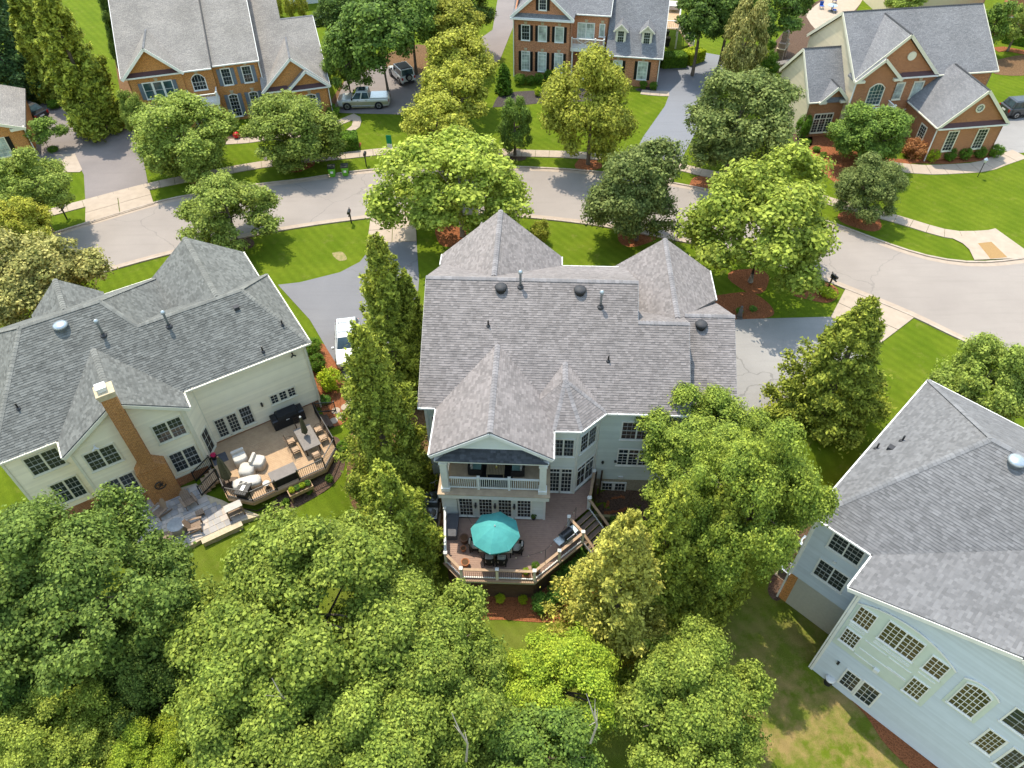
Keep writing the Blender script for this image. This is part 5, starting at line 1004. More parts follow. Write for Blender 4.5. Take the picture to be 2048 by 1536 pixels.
def hedge(mat, px0, py0, px1, py1, wd, ht, label):
    a, b = gp(px0, py0), gp(px1, py1); d = b-a; L = float(np.hypot(d[0], d[1])); root = thing('clipped_hedge', label, 'hedge', a, math.atan2(d[1], d[0])); r = np.random.default_rng(int(px0)); n = int(2200*max(1, (L*wd+2*(L+wd)*ht)*.5))
    f = r.integers(0, 5, n); q = r.random((n, 3)); C = np.stack([q[:, 0]*L, (q[:, 1]-.5)*wd, q[:, 2]*ht], 1); N = np.zeros((n, 3))
    C[f <= 1, 2] = ht; N[f <= 1] = (0, 0, 1); C[f == 2, 1] = -wd/2; N[f == 2] = (0, -1, .3); C[f == 3, 1] = wd/2; N[f == 3] = (0, 1, .3); m4 = f == 4; C[m4, 0] = np.where(q[m4, 1] > .5, L, 0); C[m4, 1] = (q[m4, 2]-.5)*wd; C[m4, 2] = q[m4, 1]*2 % 1*ht; N[m4] = (1, 0, .3)
    C += r.normal(0, .045, C.shape); N = unit(N+r.normal(0, .45, N.shape)); a_ = r.uniform(.06, .12, n); V, F = diamonds(C, N, a_, a_*.6, r); m = fastmesh('foliage', V, F); link('foliage', m, mat, root)
    MB().box(.1, L-.1, -wd/2+.1, wd/2-.1, 0, ht-.1).build('inner_branches', 'bark', root); return root
def grasses(px, py, rp, label, mat='leaf_grass'):
    g = gp(px, py+rp*.5); R = rp*depth(g)/FPX; root = thing('ornamental_grass', label, 'plant', g); r = np.random.default_rng(int(px)); n = 420; V = []; F = []
    for i in range(n):
        th = r.uniform(0, 6.28); L = R*r.uniform(.7, 1.2); tilt = r.uniform(.2, 1.0); w_ = .018; d = np.array([math.cos(th), math.sin(th), 0]); s_ = np.array([-d[1], d[0], 0])*w_; o = d*R*.12*r.random()
        p1 = o+d*L*.45*tilt+np.array([0, 0, L*.75]); p2 = o+d*L*tilt+np.array([0, 0, L*(1.05-.65*tilt)]); b = len(V); V += [o-s_, o+s_, p1-s_, p1+s_, p2]; F += [(b, b+1, b+3, b+2), (b+2, b+3, b+4)]
    link('blades', rawmesh('blades', V, F, False), mat, root); MB().lathe([(R*.16,0),(R*.12,.12),(.01,.16)], (0,0,0), 10).build('crown_base', 'bark', root)
T = tree
T('mid','leaf_zelkova',365,275,98,82,'round green street tree before the pale-roofed brick house, left of its balcony',(395,352)); T('mid','leaf_zelkova',595,260,93,70,'airy green street tree covering the garage of the pale-roofed brick house',(600,330))
T('mid','leaf_zelkova',55,372,80,70,'green tree at the left edge beside the brown drive',trunk=1.8); T('mid','leaf_gold',30,455,66,55,'yellow-green tree at the left edge above the magnolia',trunk=1.4); T('mid','leaf_magnolia',70,570,118,82,'glossy olive magnolia behind the dark roof at the left edge',trunk=.6,name='magnolia_tree')
T('loose','leaf_zelkova',450,420,94,70,'small spreading tree on the near verge above the dark grey roof',(476,488))
T('far','leaf_dark',760,55,92,85,'tall dark green tree behind the white off-road car',trunk=3.5); T('far','leaf_dogwood',820,25,70,70,'green tree at the top edge left of the olive row',trunk=3); T('far','leaf_dogwood',690,120,52,58,'smaller tree beside the pale roof, behind the pickup',trunk=1.2); T('far','leaf_dark',675,25,45,45,'dark tree at the top edge above the garage roof',trunk=2)
for i, (x, y, a, b, l) in enumerate([(908,48,66,58,'topmost of the olive trees in the row beside the mown strip'),(915,118,74,62,'second olive tree from the top of the row'),(905,190,72,58,'third olive tree of the row, right of the parked off-road car'),(872,252,70,46,'lowest olive tree of the row, behind the big river birch')]): T('far','leaf_olive',x,y,a,b,l,trunk=2.5,group='row of olive trees')
T('mid','leaf_dark',930,5,60,40,'dark tree at the top edge behind the olive row',trunk=3)
T('loose','leaf_birch',905,372,148,125,'big light green river birch in front of the main house, over the street',(925,472),name='river_birch',bark='bark_pale')
T('mid','leaf_olive',1180,212,96,100,'dense round street tree in front of the black-shuttered house',(1176,328)); T('far','leaf_dogwood',1032,252,34,54,'slim young tree on the lawn left of the dense round tree',(1030,312))
T('mid','leaf_linden',1268,388,100,110,'dark oval linden on the near verge right of centre',(1272,482),name='linden_tree'); T('mid','leaf_linden',1490,240,112,96,'broad dark linden beside the blue-grey drive',(1450,352),name='linden_tree')
T('loose','leaf_birch',1518,440,152,130,'big light green river birch right of the main roof',(1500,566),name='river_birch',bark='bark_pale'); T('mid','leaf_dogwood',1730,272,76,60,'layered dogwood before the brown brick house',(1738,332),name='dogwood_tree'); T('mid','leaf_linden',1738,376,66,64,'round young linden on the far verge at right',(1722,437),name='linden_tree')
T('far','leaf_magnolia',1487,92,46,72,'magnolia with pale blossoms at the top of the blue-grey drive',trunk=.8,name='magnolia_tree')
for x, y, a, b, l in [(1405,28,58,55,'dark tree at the top edge right of the raised deck'),(1460,15,62,60,'dark tree at the top edge above the magnolia'),(1540,22,64,58,'tall dark tree over the stone fireplace yard'),(1590,-25,50,55,'tree trunked clear at the top edge, left of the tan gable')]: T('far','leaf_dark',x,y,a,b,l,trunk=4)
T('small','leaf_dogwood',1990,48,30,38,'small bright tree in the top right corner beside the brick path',trunk=1); T('small','leaf_zelkova',2038,52,26,30,'small tree cut by the right edge near the top',trunk=1); T('far','leaf_zelkova',1810,-5,40,24,'shrubby tree at the top edge above the ridge',trunk=1)
T('mid','leaf_zelkova',1970,768,92,98,'yellow-green tree behind the pale grey roof at the right edge',trunk=1.6); T('small','leaf_dogwood',40,165,40,32,'small multi-stem tree by the upper left bed',(55,197),name='crape_myrtle'); T('small','leaf_dogwood',95,262,32,26,'small multi-stem tree on the drive island',(100,302),name='crape_myrtle')
T('big','leaf_tulip',1410,900,132,112,'bright green tree rising against the right end of the main roof',trunk=4); T('big','leaf_tulip',1500,1010,135,180,'tall green tree between the main house and the right lawn',trunk=4)
T('big','leaf_oak',155,1185,208,205,'very large dark oak at the left edge, before the cream house',trunk=5,name='oak_tree'); T('big','leaf_dark',40,1390,140,150,'dark tree below the large oak at the left edge',trunk=2.5); T('big','leaf_oak',330,1370,120,140,'dark tree in the hollow between oak and maples',trunk=2); T('big','leaf_birch',110,1500,130,90,'yellow-green treetop in the bottom left corner',trunk=5); T('big','leaf_bright',300,1525,95,60,'yellow-green treetop along the bottom edge, left',trunk=5)
T('big','leaf_maple',625,1225,225,158,'wide pale green maple below the left lawn',trunk=5,name='maple_tree'); T('big','leaf_maple',530,1420,200,160,'pale green maple at the bottom edge, left of centre',trunk=5,name='maple_tree'); T('big','leaf_maple',835,1330,175,165,'pale green maple just below the deck, left side',trunk=5,name='maple_tree'); T('big','leaf_maple',760,1495,190,110,'pale green maple cut by the bottom edge near the centre',trunk=5,name='maple_tree')
T('big','leaf_bright',1125,1375,128,112,'vivid yellow-green young tree below the mulch bed',trunk=3); T('big','leaf_maple',1375,1420,160,160,'green tree with orange tips at the bottom right of centre',trunk=1.2); T('mid','leaf_dogwood',1075,1510,120,70,'pale treetop at the bottom edge, centre',trunk=4); T('mid','leaf_maple',955,1500,90,80,'treetop at the bottom edge left of the pale one',trunk=3)
T('big','leaf_oak',225,1345,150,110,'dark treetop between the large oak and the bottom left corner',trunk=2.5); T('big','leaf_bright',425,1490,110,80,'sunny yellow-green sapling in the dark hollow, bottom left',trunk=1.5); T('big','leaf_maple',640,1540,170,90,'pale maple top cut by the bottom edge, left of centre',trunk=5); T('big','leaf_maple',920,1420,120,110,'maple between the mulch bed and the vivid young tree',trunk=4)
T('far','leaf_zelkova',268,228,28,42,'small tree squeezed between the golden cypress and the brick wall',trunk=.8); T('far','leaf_dark',245,95,26,55,'slim dark tree left of the pale roof',trunk=1.5); T('far','leaf_dark',232,20,30,50,'dark tree at the top edge left of the pale roof',trunk=2)
E_ = evergreen
E_('leaf_spruce',(35,195),-80,85,'dark spruce in the top left corner',18000,.2,'spruce_tree'); E_('leaf_spruce',(75,150),-110,60,'dark spruce behind the left cypress, top left',12000,.2,'spruce_tree'); E_('leaf_cypress',(128,196),-80,46,'left of the two tall golden cypresses at the top left',26000,.2,'cypress_tree',.6); E_('leaf_cypress',(205,262),-50,56,'right of the two tall golden cypresses, touching the brick house',30000,.2,'cypress_tree',.6)
E_('leaf_cypress',(800,775),475,66,'tall cypress beside the left drive, reaching the street',34000,.13,'cypress_tree',.75); E_('leaf_cypress',(838,760),545,42,'slim cypress tucked against the main roof',20000,.13,'cypress_tree',.75); E_('leaf_cypress',(790,990),650,82,'broad cypress between the two rear lawns',42000,.12,'cypress_tree',.75); E_('leaf_cypress',(812,1152),926,80,'lowest of the cypresses left of the deck',36000,.11,'cypress_tree',.75)
E_('leaf_cypress',(1640,835),605,86,'wide leaning cypress beside the right drive',36000,.13,'cypress_tree',.7); E_('leaf_cypress',(1295,1235),972,76,'dark cypress right of the deck stair',36000,.11,'cypress_tree',.75); E_('leaf_cypress',(1385,1215),955,70,'cypress standing behind the golden arborvitae, right',34000,.11,'cypress_tree',.75); E_('leaf_arbor',(1215,1290),1045,98,'golden feathery arborvitae below the deck stair',44000,.11,'arborvitae',.6)
E_('leaf_box',(1008,186),128,17,'clipped dark cone on the lawn beside the black-shuttered house',5000,.14,'clipped_conifer',.55); E_('leaf_dark',(1070,106),20,20,'conical evergreen at the left corner of the black-shuttered house',6000,.16,'holly_tree',.6)
S = shrub
for x, y, l in ((558,22,'left of three upright shrubs above the garage roof, top edge'),(584,24,'middle of three upright shrubs above the garage roof, top edge'),(608,22,'right of three upright shrubs above the garage roof, top edge')): S('leaf_olive',x,y,14,l,1.7)
for i, (x, y, r_, mt, l) in enumerate([(1861,314,15,'leaf_lime','lime-yellow clipped ball at the downspout of the garage gable'),(1896,313,14,'leaf_box','second clipped ball from the lime one under the garage gable'),(1926,311,14,'leaf_box','third clipped ball under the garage gable'),(1955,308,14,'leaf_box','fourth clipped ball under the garage gable'),(1988,306,15,'leaf_box','last clipped ball in the row, nearest the pale drive')]): S(mt, x, y, r_, l, .9, 'clipped balls under the garage gable')
S('leaf_red',1825,303,27,'reddish-brown barberry bush beside the lime ball',.7); S('leaf_box',1601,262,17,'tall clipped shrub at the corner of the tan wall',1.6); S('leaf_box',1534,143,22,'rounded green shrub below the stone fireplace yard'); S('leaf_lime',1521,116,16,'yellow-green shrub beside the magnolia'); S('leaf_box',1537,98,14,'dark rounded shrub above the yellow-green one'); S('leaf_box',1541,120,14,'dark rounded shrub right of the yellow-green one')
for x, y, r_, l in [(1632,300,9,'first low mound in the red bed before the brown brick house'),(1646,310,8,'second low mound in the red bed, lower right of the first'),(1637,322,9,'third low mound in the red bed, nearest the street'),(1612,285,10,'dark mound against the brick at the left of the red bed')]: S('leaf_box',x,y,r_,l,.6)
for x, y, r_, l in [(1040,163,13,'shrub at the left end of the foundation planting, black-shuttered house'),(1060,164,11,'second foundation shrub of the black-shuttered house'),(1077,161,12,'third foundation shrub of the black-shuttered house'),(1098,156,13,'last foundation shrub of the black-shuttered house')]: S('leaf_box',x,y,r_,l,.9)
S('leaf_lime',1076,187,9,'small yellow shrub in the dark mulch'); S('leaf_box',1286,173,9,'left clipped ball at the garage corner, black-shuttered house'); S('leaf_box',1306,175,9,'right clipped ball at the garage corner, black-shuttered house'); S('leaf_lime',491,264,11,'yellow-green shrub by the red ball'); S('leaf_box',470,258,14,'green shrub under the brick windows, left of the yellow-green one'); S('leaf_box',520,255,18,'wide green shrub below the paired brick windows',.6); S('leaf_lime',287,252,19,'lime shrub at the left corner of the pale-roofed house'); S('leaf_box',668,225,16,'shrub by the front wheel of the pickup',.7); S('leaf_dark',1980,135,8,'small dark shrub on the bare bank, right')
S('leaf_box',628,697,20,'topmost green shrub beside the cream house and its drive'); S('leaf_box',638,728,20,'second green shrub beside the cream house'); S('leaf_lime',664,762,27,'bright round shrub beside the cream house, largest of the three'); S('leaf_box',690,895,16,'leafy shrub at the deck corner of the cream house'); S('leaf_laurel',650,800,14,'low shrub at the brick corner by the stepping stones',.6)
for x, y, l in [(541,1020,'lowest round box bush in the left deck bed'),(574,1004,'second round box bush in the left deck bed'),(619,981,'third round box bush in the left deck bed'),(660,957,'topmost round box bush in the left deck bed')]: S('leaf_box',x,y,9,l)
for x, y, l in [(961,1196,'left small bush in the red bed below the deck'),(1000,1196,'middle small bush in the red bed below the deck'),(1046,1198,'right small bush in the red bed below the deck')]: S('leaf_lime',x,y,11,l)
for x, y, r_, l in [(1085,1205,26,'lowest clump of the laurel mass beside the deck'),(1120,1185,30,'second laurel clump beside the deck'),(1112,1140,28,'laurel clump against the deck rail'),(1150,1150,32,'laurel clump in the middle of the mass'),(1165,1110,28,'upper laurel clump below the stair'),(1188,1135,26,'laurel clump touching the golden arborvitae')]: S('leaf_laurel',x,y,r_,l,.75,'laurel mass beside the deck')
S('leaf_laurel',1232,1045,18,'fern-green shrub beside the stair foot',.7); S('leaf_laurel',1260,1030,16,'shrub in the areaway by the basement door',.7); S('leaf_box',1638,571,10,'small upright shrub by the mailbox'); S('leaf_lime',1653,587,15,'low spreading shrub by the mailbox',.6,sx=1.4); S('leaf_dark',880,900,18,'dark shrub at the left rear corner of the main house',1.2); S('leaf_box',720,845,14,'low plant beside the stepping stones',.5); S('leaf_olive',1080,470,22,'shrub peeping above the front eave of the main house',1.2); S('leaf_laurel',1478,622,9,'small fern in the red bed by the garage',.6); S('leaf_laurel',1505,618,9,'second small fern in the red bed by the garage',.6); S('leaf_dark',140,200,16,'dark shrub behind the black car'); S('leaf_box',110,212,14,'low shrub beside the black car',.6); S('leaf_box',108,300,12,'ground shrub under the small drive-island tree',.5)
hedge('leaf_box',672,297,716,293,1.6,1.3,'clipped rounded hedge end by the front path, upper left'); hedge('leaf_box',1322,132,1368,130,1.6,1.3,'clipped hedge beside the blue-grey drive, left part'); hedge('leaf_lime',1370,128,1398,118,1.6,1.3,'sunlit clipped hedge beside the blue-grey drive, right part'); hedge('leaf_box',2005,82,2060,92,1.2,.9,'clipped hedge by the brick path, top right')  # right part of the drive hedge has sunlight put into its lime leaf colour
grasses(848,916,30,'ornamental grass at the left rear corner of the main house'); grasses(932,1218,32,'ornamental grass at the left end of the red bed')
# leafless dead branches showing among the lower treetops
mk('dead_wood', (.42,.37,.32), None, 8, .9)
for (x, y, root) in ((925,1478,MAPLE[3]),(570,1408,MAPLE[1]),(1190,1440,MAPLE[4])):
    p = at(x, y, 8.5); mb = MB(); q = random.Random(x); pts = [Vector((0,0,-2.5)), Vector((.15,.1,-.8)), Vector((-.1,.2,.3)), Vector((-.35,.55,1.1))]; mb.tube(pts, [.05,.04,.03,.012], 6)
    for k in range(4): b = pts[2].lerp(pts[1], q.random()); mb.tube([b, b+Vector((q.uniform(-.5,.5), q.uniform(-.2,.5), q.uniform(.1,.6)))], [.02,.006], 5)
    mb.build('dead_branch', 'dead_wood', root, Vector(p)-root.location)
# ------------------------------------------------------------ vehicles
def paint(name, c, rough=.3, metal=.3):
    m = mk(name, c, tuple(v*.92 for v in c), 2, rough, .5, metal); b = m.node_tree.nodes['Principled BSDF']; b.inputs['Coat Weight'].default_value = .5; return m
paint('paint_white', (.6,.61,.62), .3, 0); paint('paint_black', (.02,.022,.027)); paint('paint_charcoal', (.05,.055,.065)); paint('paint_silver', (.62,.63,.62), .3, .2); paint('paint_champagne', (.36,.34,.22), .3, .2)
mk('rubber', (.018,.018,.02), None, 8, .8); mk('rim', (.45,.45,.46), None, 6, .3, .5, .8); glassmat('car_glass', (.02,.035,.045), .04); mk('lamp_red', (.35,.02,.015), None, 5, .3); mk('lamp_clear', (.7,.7,.68), None, 5, .2); mk('plastic_dark', (.03,.03,.033), None, 6, .6)
def loft(mb, rings):
    n = len(rings[0]); b = len(mb.V)
    for r in rings: mb.V += [tuple(p) for p in r]
    for i in range(len(rings)-1):
        for k in range(n): k2 = (k+1) % n; mb.F.append((b+i*n+k, b+i*n+k2, b+(i+1)*n+k2, b+(i+1)*n+k))
    mb.F.append(tuple(b+k for k in range(n))[::-1]); mb.F.append(tuple(b+(len(rings)-1)*n+k for k in range(n))); return mb
def wheel(root, x, y, r, wd=.24):
    s = 1 if y > 0 else -1
    t = MB().tube([(x,y-wd/2,r),(x,y-wd/2+.03,r),(x,y+wd/2-.03,r),(x,y+wd/2,r)], [r*.88,r,r,r*.88], 20).build('tyre', 'rubber', None); t.name = 'wheel'; t.parent = root; t.data.name = 'wheel'
    m = MB().tube([(x,y+s*(wd/2-.02),r),(x,y+s*(wd/2+.012),r)], [r*.66,r*.6], 18); m.build('rim', 'rim', t)
    m = MB()
    for k in range(5): a = k*1.2566; m.bar((x,y+s*(wd/2+.02),r), (x+math.cos(a)*r*.55,y+s*(wd/2+.02),r+math.sin(a)*r*.55), .05, .02, (0,s,0))
    m.build('hub_spokes', 'plastic_dark', t)
def car(name, label, pos, head, L, W, Hh, wr, xf, xr, mat, belt, hood, cab, kind, roofmat=None, lower=None):
    """x forward; cab=(base rear, roof rear, roof front, base front)"""
    root = thing(name, label, 'car' if kind != 'pickup' else 'truck', pos, head); w = W/2; zl = wr*.62; rings = []
    st = [(-L/2, .88, zl+.22, belt-.1), (-L/2+.06, .96, zl+.05, belt-.03), (-L/2+.5, 1, zl, belt), (cab[0], 1, zl, belt), (0, 1, zl, belt), (cab[3]-.05, 1, zl, belt+.0), (cab[3]+.12, .995, zl, hood+.03), (L/2-.5, .98, zl, hood-.03), (L/2-.12, .92, zl+.05, hood-.14), (L/2, .8, zl+.15, hood-.28)]
    for x, k, a, z in st:
        q = w*k; rings.append([(x,-q*.88,a),(x,-q,a+.18),(x,-q,(a+z)/2+.1),(x,-q*.97,z-.08),(x,-q*.86,z),(x,q*.86,z),(x,q*.97,z-.08),(x,q,(a+z)/2+.1),(x,q,a+.18),(x,q*.88,a)])
    b = loft(MB(), rings).build('body', mat, root, smooth=False, bevel=.03)
    a0, a1, a2, a3 = cab; i = w*.9; t = w*.74 if kind != 'jeep' else w*.84; rz = Hh
    P = [(a0,-i,belt-.02),(a3,-i,belt-.02),(a3,i,belt-.02),(a0,i,belt-.02),(a1,-t,rz-.05),(a2,-t,rz-.05),(a2,t,rz-.05),(a1,t,rz-.05)]
    c = MB().add(P, [(0,3,2,1),(4,5,6,7),(0,1,5,4),(1,2,6,5),(2,3,7,6),(3,0,4,7)]).build('cabin', mat, root, bevel=.04)
    MB().add([(a1+.08,-t*.9,rz-.045),(a2-.08,-t*.9,rz-.045),(a2-.08,t*.9,rz-.045),(a1+.08,t*.9,rz-.045),(a1+.25,-t*.75,rz),(a2-.25,-t*.75,rz),(a2-.25,t*.75,rz),(a1+.25,t*.75,rz)], [(4,5,6,7),(0,1,5,4),(1,2,6,5),(2,3,7,6),(3,0,4,7)]).build('roof_panel', roofmat or mat, c)
    def gl(nm, q, ins=.1):
        q = [Vector(v) for v in q]; ctr = sum(q, Vector())/len(q); n = (q[1]-q[0]).cross(q[2]-q[0]).normalized()
        if n.dot(ctr-Vector((0,0,belt))) < 0: n = -n; q = q[::-1]
        MB().slab([tuple(v.lerp(ctr, ins)+n*.02) for v in q], n*.02).build(nm, 'car_glass', c)
    P = [Vector(p) for p in P]; gl('windscreen', [P[1],P[2],P[6],P[5]]); gl('rear_window', [P[3],P[0],P[4],P[7]], .16)
    for s, (q0, q1, q2, q3) in ((-1, (P[0],P[1],P[5],P[4])), (1, (P[3],P[2],P[6],P[7]))):
        n = 2 if kind == 'sedan' or kind == 'pickup' else 3
        for k in range(n): f = lambda u, A, B: A.lerp(B, u); gl('side_window', [f(k/n+.01,q0,q1), f((k+1)/n-.01,q0,q1), f((k+1)/n-.01,q3,q2), f(k/n+.01,q3,q2)], .13)
        MB().box(a3-.2, a3-.05, s*(w+.02) if s > 0 else s*(w+.2), s*(w+.2) if s > 0 else s*(w+.02), belt+.02, belt+.17).build('mirror', 'plastic_dark' if kind != 'suv' else mat, root)
        MB().box(L/2-.16, L/2-.03, s*w*.72-.17, s*w*.72+.17, hood-.3, hood-.16).build('headlight', 'lamp_clear', root); MB().box(-L/2-.01, -L/2+.1, s*w*.82-.1, s*w*.82+.1, belt-.38, belt-.1).build('taillight', 'lamp_red', root)
        for k in range(2): MB().box(-.35+k*.9-.1, -.35+k*.9+.08, s*(w+.0), s*(w+.025), belt-.16, belt-.12).build('door_handle', 'plastic_dark', root)
        MB().bar((xr+wr+.1, s*w*.98, zl+.03), (xf-wr-.1, s*w*.98, zl+.03), .08, .12).build('side_sill', lower or 'plastic_dark', root)
    for x in (xf, xr):
        for y in (-w+.1, w-.1):
            MB().tube([(x,y-.13,wr),(x,y+.13 if y > 0 else y+.13,wr)], wr*1.13, 18).build('wheel_arch', 'plastic_dark', root); wheel(root, x, y+(.035 if y > 0 else -.035), wr)
    MB().box(L/2-.1, L/2+.02, -w*.62, w*.62, zl+.1, zl+.3).build('front_bumper', lower or 'plastic_dark', root); MB().box(L/2-.06, L/2+.0, -w*.45, w*.45, hood-.42, hood-.26).build('grille', 'plastic_dark', root)
    MB().box(-L/2-.03, -L/2+.1, -w*.75, w*.75, zl+.08, zl+.26).build('rear_bumper', lower or 'plastic_dark', root); MB().box(-L/2-.035, -L/2, -.25, .25, belt-.45, belt-.3).build('number_plate', 'alu_white', root)
    return root, c
def hd(p, q): return math.atan2(q[1]-p[1], q[0]-p[0])
f_, r_ = at(694,221,.0), at(757,219,.0)
tr, cb = car('pickup_truck', 'silver pickup truck with sunroof and grey bed cover on the upper drive', (np.array(f_)+r_)/2+np.array([.1,1.0,.03]), hd(r_, f_), 5.5, 1.95, 1.85, .4, 1.75, -1.65, 'paint_silver', 1.12, 1.08, (-.75,-.6,.65,1.25), 'pickup', lower='paint_champagne')
MB().box(-2.7, -.8, -.82, .82, 1.12, 1.19).build('bed_cover', 'steel', tr); MB().box(-.3, .4, -.42, .42, 1.84, 1.875).build('sunroof', 'car_glass', tr)
for s in (-1, 1): MB().box(-2.7, 2.2, s*.985-.012, s*.985+.012, .5, .86).build('two_tone_panel', 'paint_champagne', tr); MB().bar((-.7,s*1.05,.42), (1.2,s*1.05,.42), .14, .05).build('running_board', 'steel', tr)
p = at(805,158,0); q = at(783,138,0)
jp, jc = car('off_road_car', 'white off-road car with spare wheel on its tailgate, under the trees', p, hd(at(815,166,0), at(790,142,0)), 4.0, 1.8, 1.85, .42, 1.3, -1.2, 'paint_white', 1.12, 1.1, (-1.85,-1.75,.35,.62), 'jeep', 'plastic_dark')
MB().tube([(-2.03,.0,1.0),(-2.27,.0,1.0)], .38, 20).build('spare_tyre', 'rubber', jp); MB().tube([(-2.26,0,1.0),(-2.3,0,1.0)], .24, 16).build('spare_rim', 'rim', jp)
car('saloon_car', 'black saloon car parked on the brown drive behind the brick corner', at(60,232,0)+np.array([0,0,.03]), hd(at(86,238,0), at(36,222,0)), 4.7, 1.82, 1.42, .33, 1.4, -1.35, 'paint_black', .95, .88, (-1.75,-1.0,.25,1.0), 'sedan')
sv, sc = car('estate_suv', 'white SUV with roof rails on the left drive, facing the camera', at(700,700,0)+np.array([0,0,.03]), hd(at(697,655,0), at(700,740,0)), 4.55, 1.85, 1.65, .36, 1.35, -1.3, 'paint_white', 1.05, .98, (-2.1,-1.75,.3,1.0), 'suv')
for s in (-1, 1): MB().bar((-1.6,s*.58,1.7), (.15,s*.58,1.7), .05, .05).build('roof_rail', 'steel', sv)
for x in (-1.2, -.2): MB().bar((x,-.6,1.73), (x,.6,1.73), .06, .03).build('roof_bar', 'steel', sv)
car('dark_suv', 'charcoal SUV cut by the right edge beside the brick garage', at(2042,228,0)+np.array([0,0,.03]), math.radians(8), 4.7, 1.9, 1.75, .38, 1.4, -1.35, 'paint_charcoal', 1.1, 1.05, (-2.1,-1.8,.4,1.1), 'suv')
car('saloon_car', 'dark saloon half hidden by trees behind the pale garage roof', at(655,46,0), math.radians(200), 4.6, 1.82, 1.42, .33, 1.4, -1.35, 'paint_charcoal', .95, .88, (-1.75,-1.0,.25,1.0), 'sedan')
# ------------------------------------------------------------ things on the main deck
mk('canvas_teal', (.075,.33,.32), (.065,.29,.285), 3, .8, isl=.04); mk('wicker', (.035,.03,.028), (.02,.018,.016), 30, .8, bmp=.6, bscale=60); mk('cushion', (.47,.43,.38), (.4,.36,.32), 5, .9); mk('cushion_teal', (.22,.36,.34), None, 5, .9); mk('terracotta', (.42,.17,.08), (.33,.13,.06), 6, .8); mk('pot_brown', (.20,.115,.08), (.15,.085,.06), 6, .6); mk('soil', (.12,.065,.035), None, 15, .95)
mk('grill_steel', (.42,.5,.54), None, 5, .35, .5, .5); mk('grill_black', (.018,.019,.022), None, 5, .35, .5); mk('storage_grey', (.10,.10,.11), (.08,.08,.09), 4, .7); mk('rug', (.02,.02,.022), None, 8, .95); mk('bulb', (.75,.7,.6), None, 5, .2)
def L1(x, y, z=DZ): return H1.w(x, y, z)
um = thing('patio_umbrella', 'open teal octagonal patio umbrella over the deck table', 'umbrella', L1(4.69,-5.58)); R_ = 1.4
for k in range(8):
    a, b = [math.radians(22.5+45*j+11) for j in (k, k+1)]; rim = lambda t: (R_*math.cos(t), R_*math.sin(t), 2.32); mid = [.5*(u+v)*1.0 for u, v in zip(rim(a), rim(b))]; mid[2] = 2.36
    A = Vector((0,0,2.95)); pts = []; n = 6
    for i in range(n+1):
        f = i/n; e0 = A.lerp(Vector(rim(a)), f); e1 = A.lerp(Vector(rim(b)), f); sag = .1*math.sin(math.pi*f); e0.z += sag; e1.z += sag; md = (e0+e1)/2; md.z -= .05*f; pts.append((e0, md, e1))
    m = MB()
    for i in range(n):
        for j in (0, 1): m.add([pts[i][j], pts[i+1][j], pts[i+1][j+1], pts[i][j+1]], [(0,1,2,3)])
    for j in (0, 1): e0, e1 = pts[n][j], pts[n][j+1]; m.add([e0, e0-Vector((0,0,.1)), e1-Vector((0,0,.1)), e1], [(0,1,2,3)])
    m.build('canopy_panel', 'canvas_teal', um); MB().bar((0,0,2.9), rim(a), .02, .02).build('rib', 'steel', um)
MB().tube([(0,0,0),(0,0,2.95)], .025, 10).build('pole', 'steel', um); MB().lathe([(.03,2.93),(.05,2.97),(.03,3.03),(.005,3.07)], (0,0,0), 10).build('finial', 'alu_white', um); MB().lathe([(.28,0),(.28,.05),(.06,.09),(.05,.25)], (0,0,0), 14).build('base', 'black_metal', um)
tb = thing('patio_table', 'rectangular patio table under the teal umbrella', 'table', L1(4.68,-5.35), H1.yaw); MB().box(-.95, .95, -.52, .52, .68, .72).build('table_top', 'stone_tan', tb)
for x in (-.85, .85):
    for y in (-.42, .42): MB().box(x-.03, x+.03, y-.03, y+.03, 0, .68).build('leg', 'black_metal', tb)
def wchair():
    t = thing('wicker_chair', '', 'chair'); MB().box(-.3, .3, -.28, .3, .22, .36).build('seat_base', 'wicker', t); MB().box(-.24, .24, -.24, .26, .36, .46).build('seat_cushion', 'cushion', t, bevel=.04)
    m = MB(); n = 12; rng_ = []
    for i in range(n+1):
        a = math.radians(-15-150*i/n); c, s = math.cos(a)*.36, math.sin(a)*.36; hh = .62+.26*math.sin(math.pi*i/n)
        rng_.append([(c, s+.02, .2), (c*1.08, s*1.1+.02, hh), (c*.97, s*.97+.02, hh), (c*.9, s*.9+.02, .2)])
    loft(m, rng_); m.build('backrest', 'wicker', t); MB().box(-.2, .2, -.33, -.2, .46, .84).build('back_cushion', 'cushion', t, bevel=.04)
    for x in (-.26, .26):
        for y in (-.24, .26): MB().box(x-.03, x+.03, y-.03, y+.03, 0, .24).build('leg', 'wicker', t)
    return t
wc = wchair()
for i, (x, y, a, l) in enumerate([(3.42,-5.25,-90,'dark wicker armchair at the left end of the umbrella table'),(5.92,-5.3,90,'dark wicker armchair at the right end of the umbrella table'),(4.33,-6.1,0,'left of the two wicker chairs nearest the front rail'),(5.03,-6.1,0,'right of the two wicker chairs nearest the front rail'),(4.35,-4.6,180,'left wicker chair hidden behind the umbrella, wall side'),(5.05,-4.6,180,'right wicker chair hidden behind the umbrella, wall side')]):
    o = wc if i == 0 else copy_tree(wc); o.location = L1(x, y); o.rotation_euler.z = H1.yaw+math.radians(a); tag(o, l, 'chair', 'wicker chairs at the umbrella table')
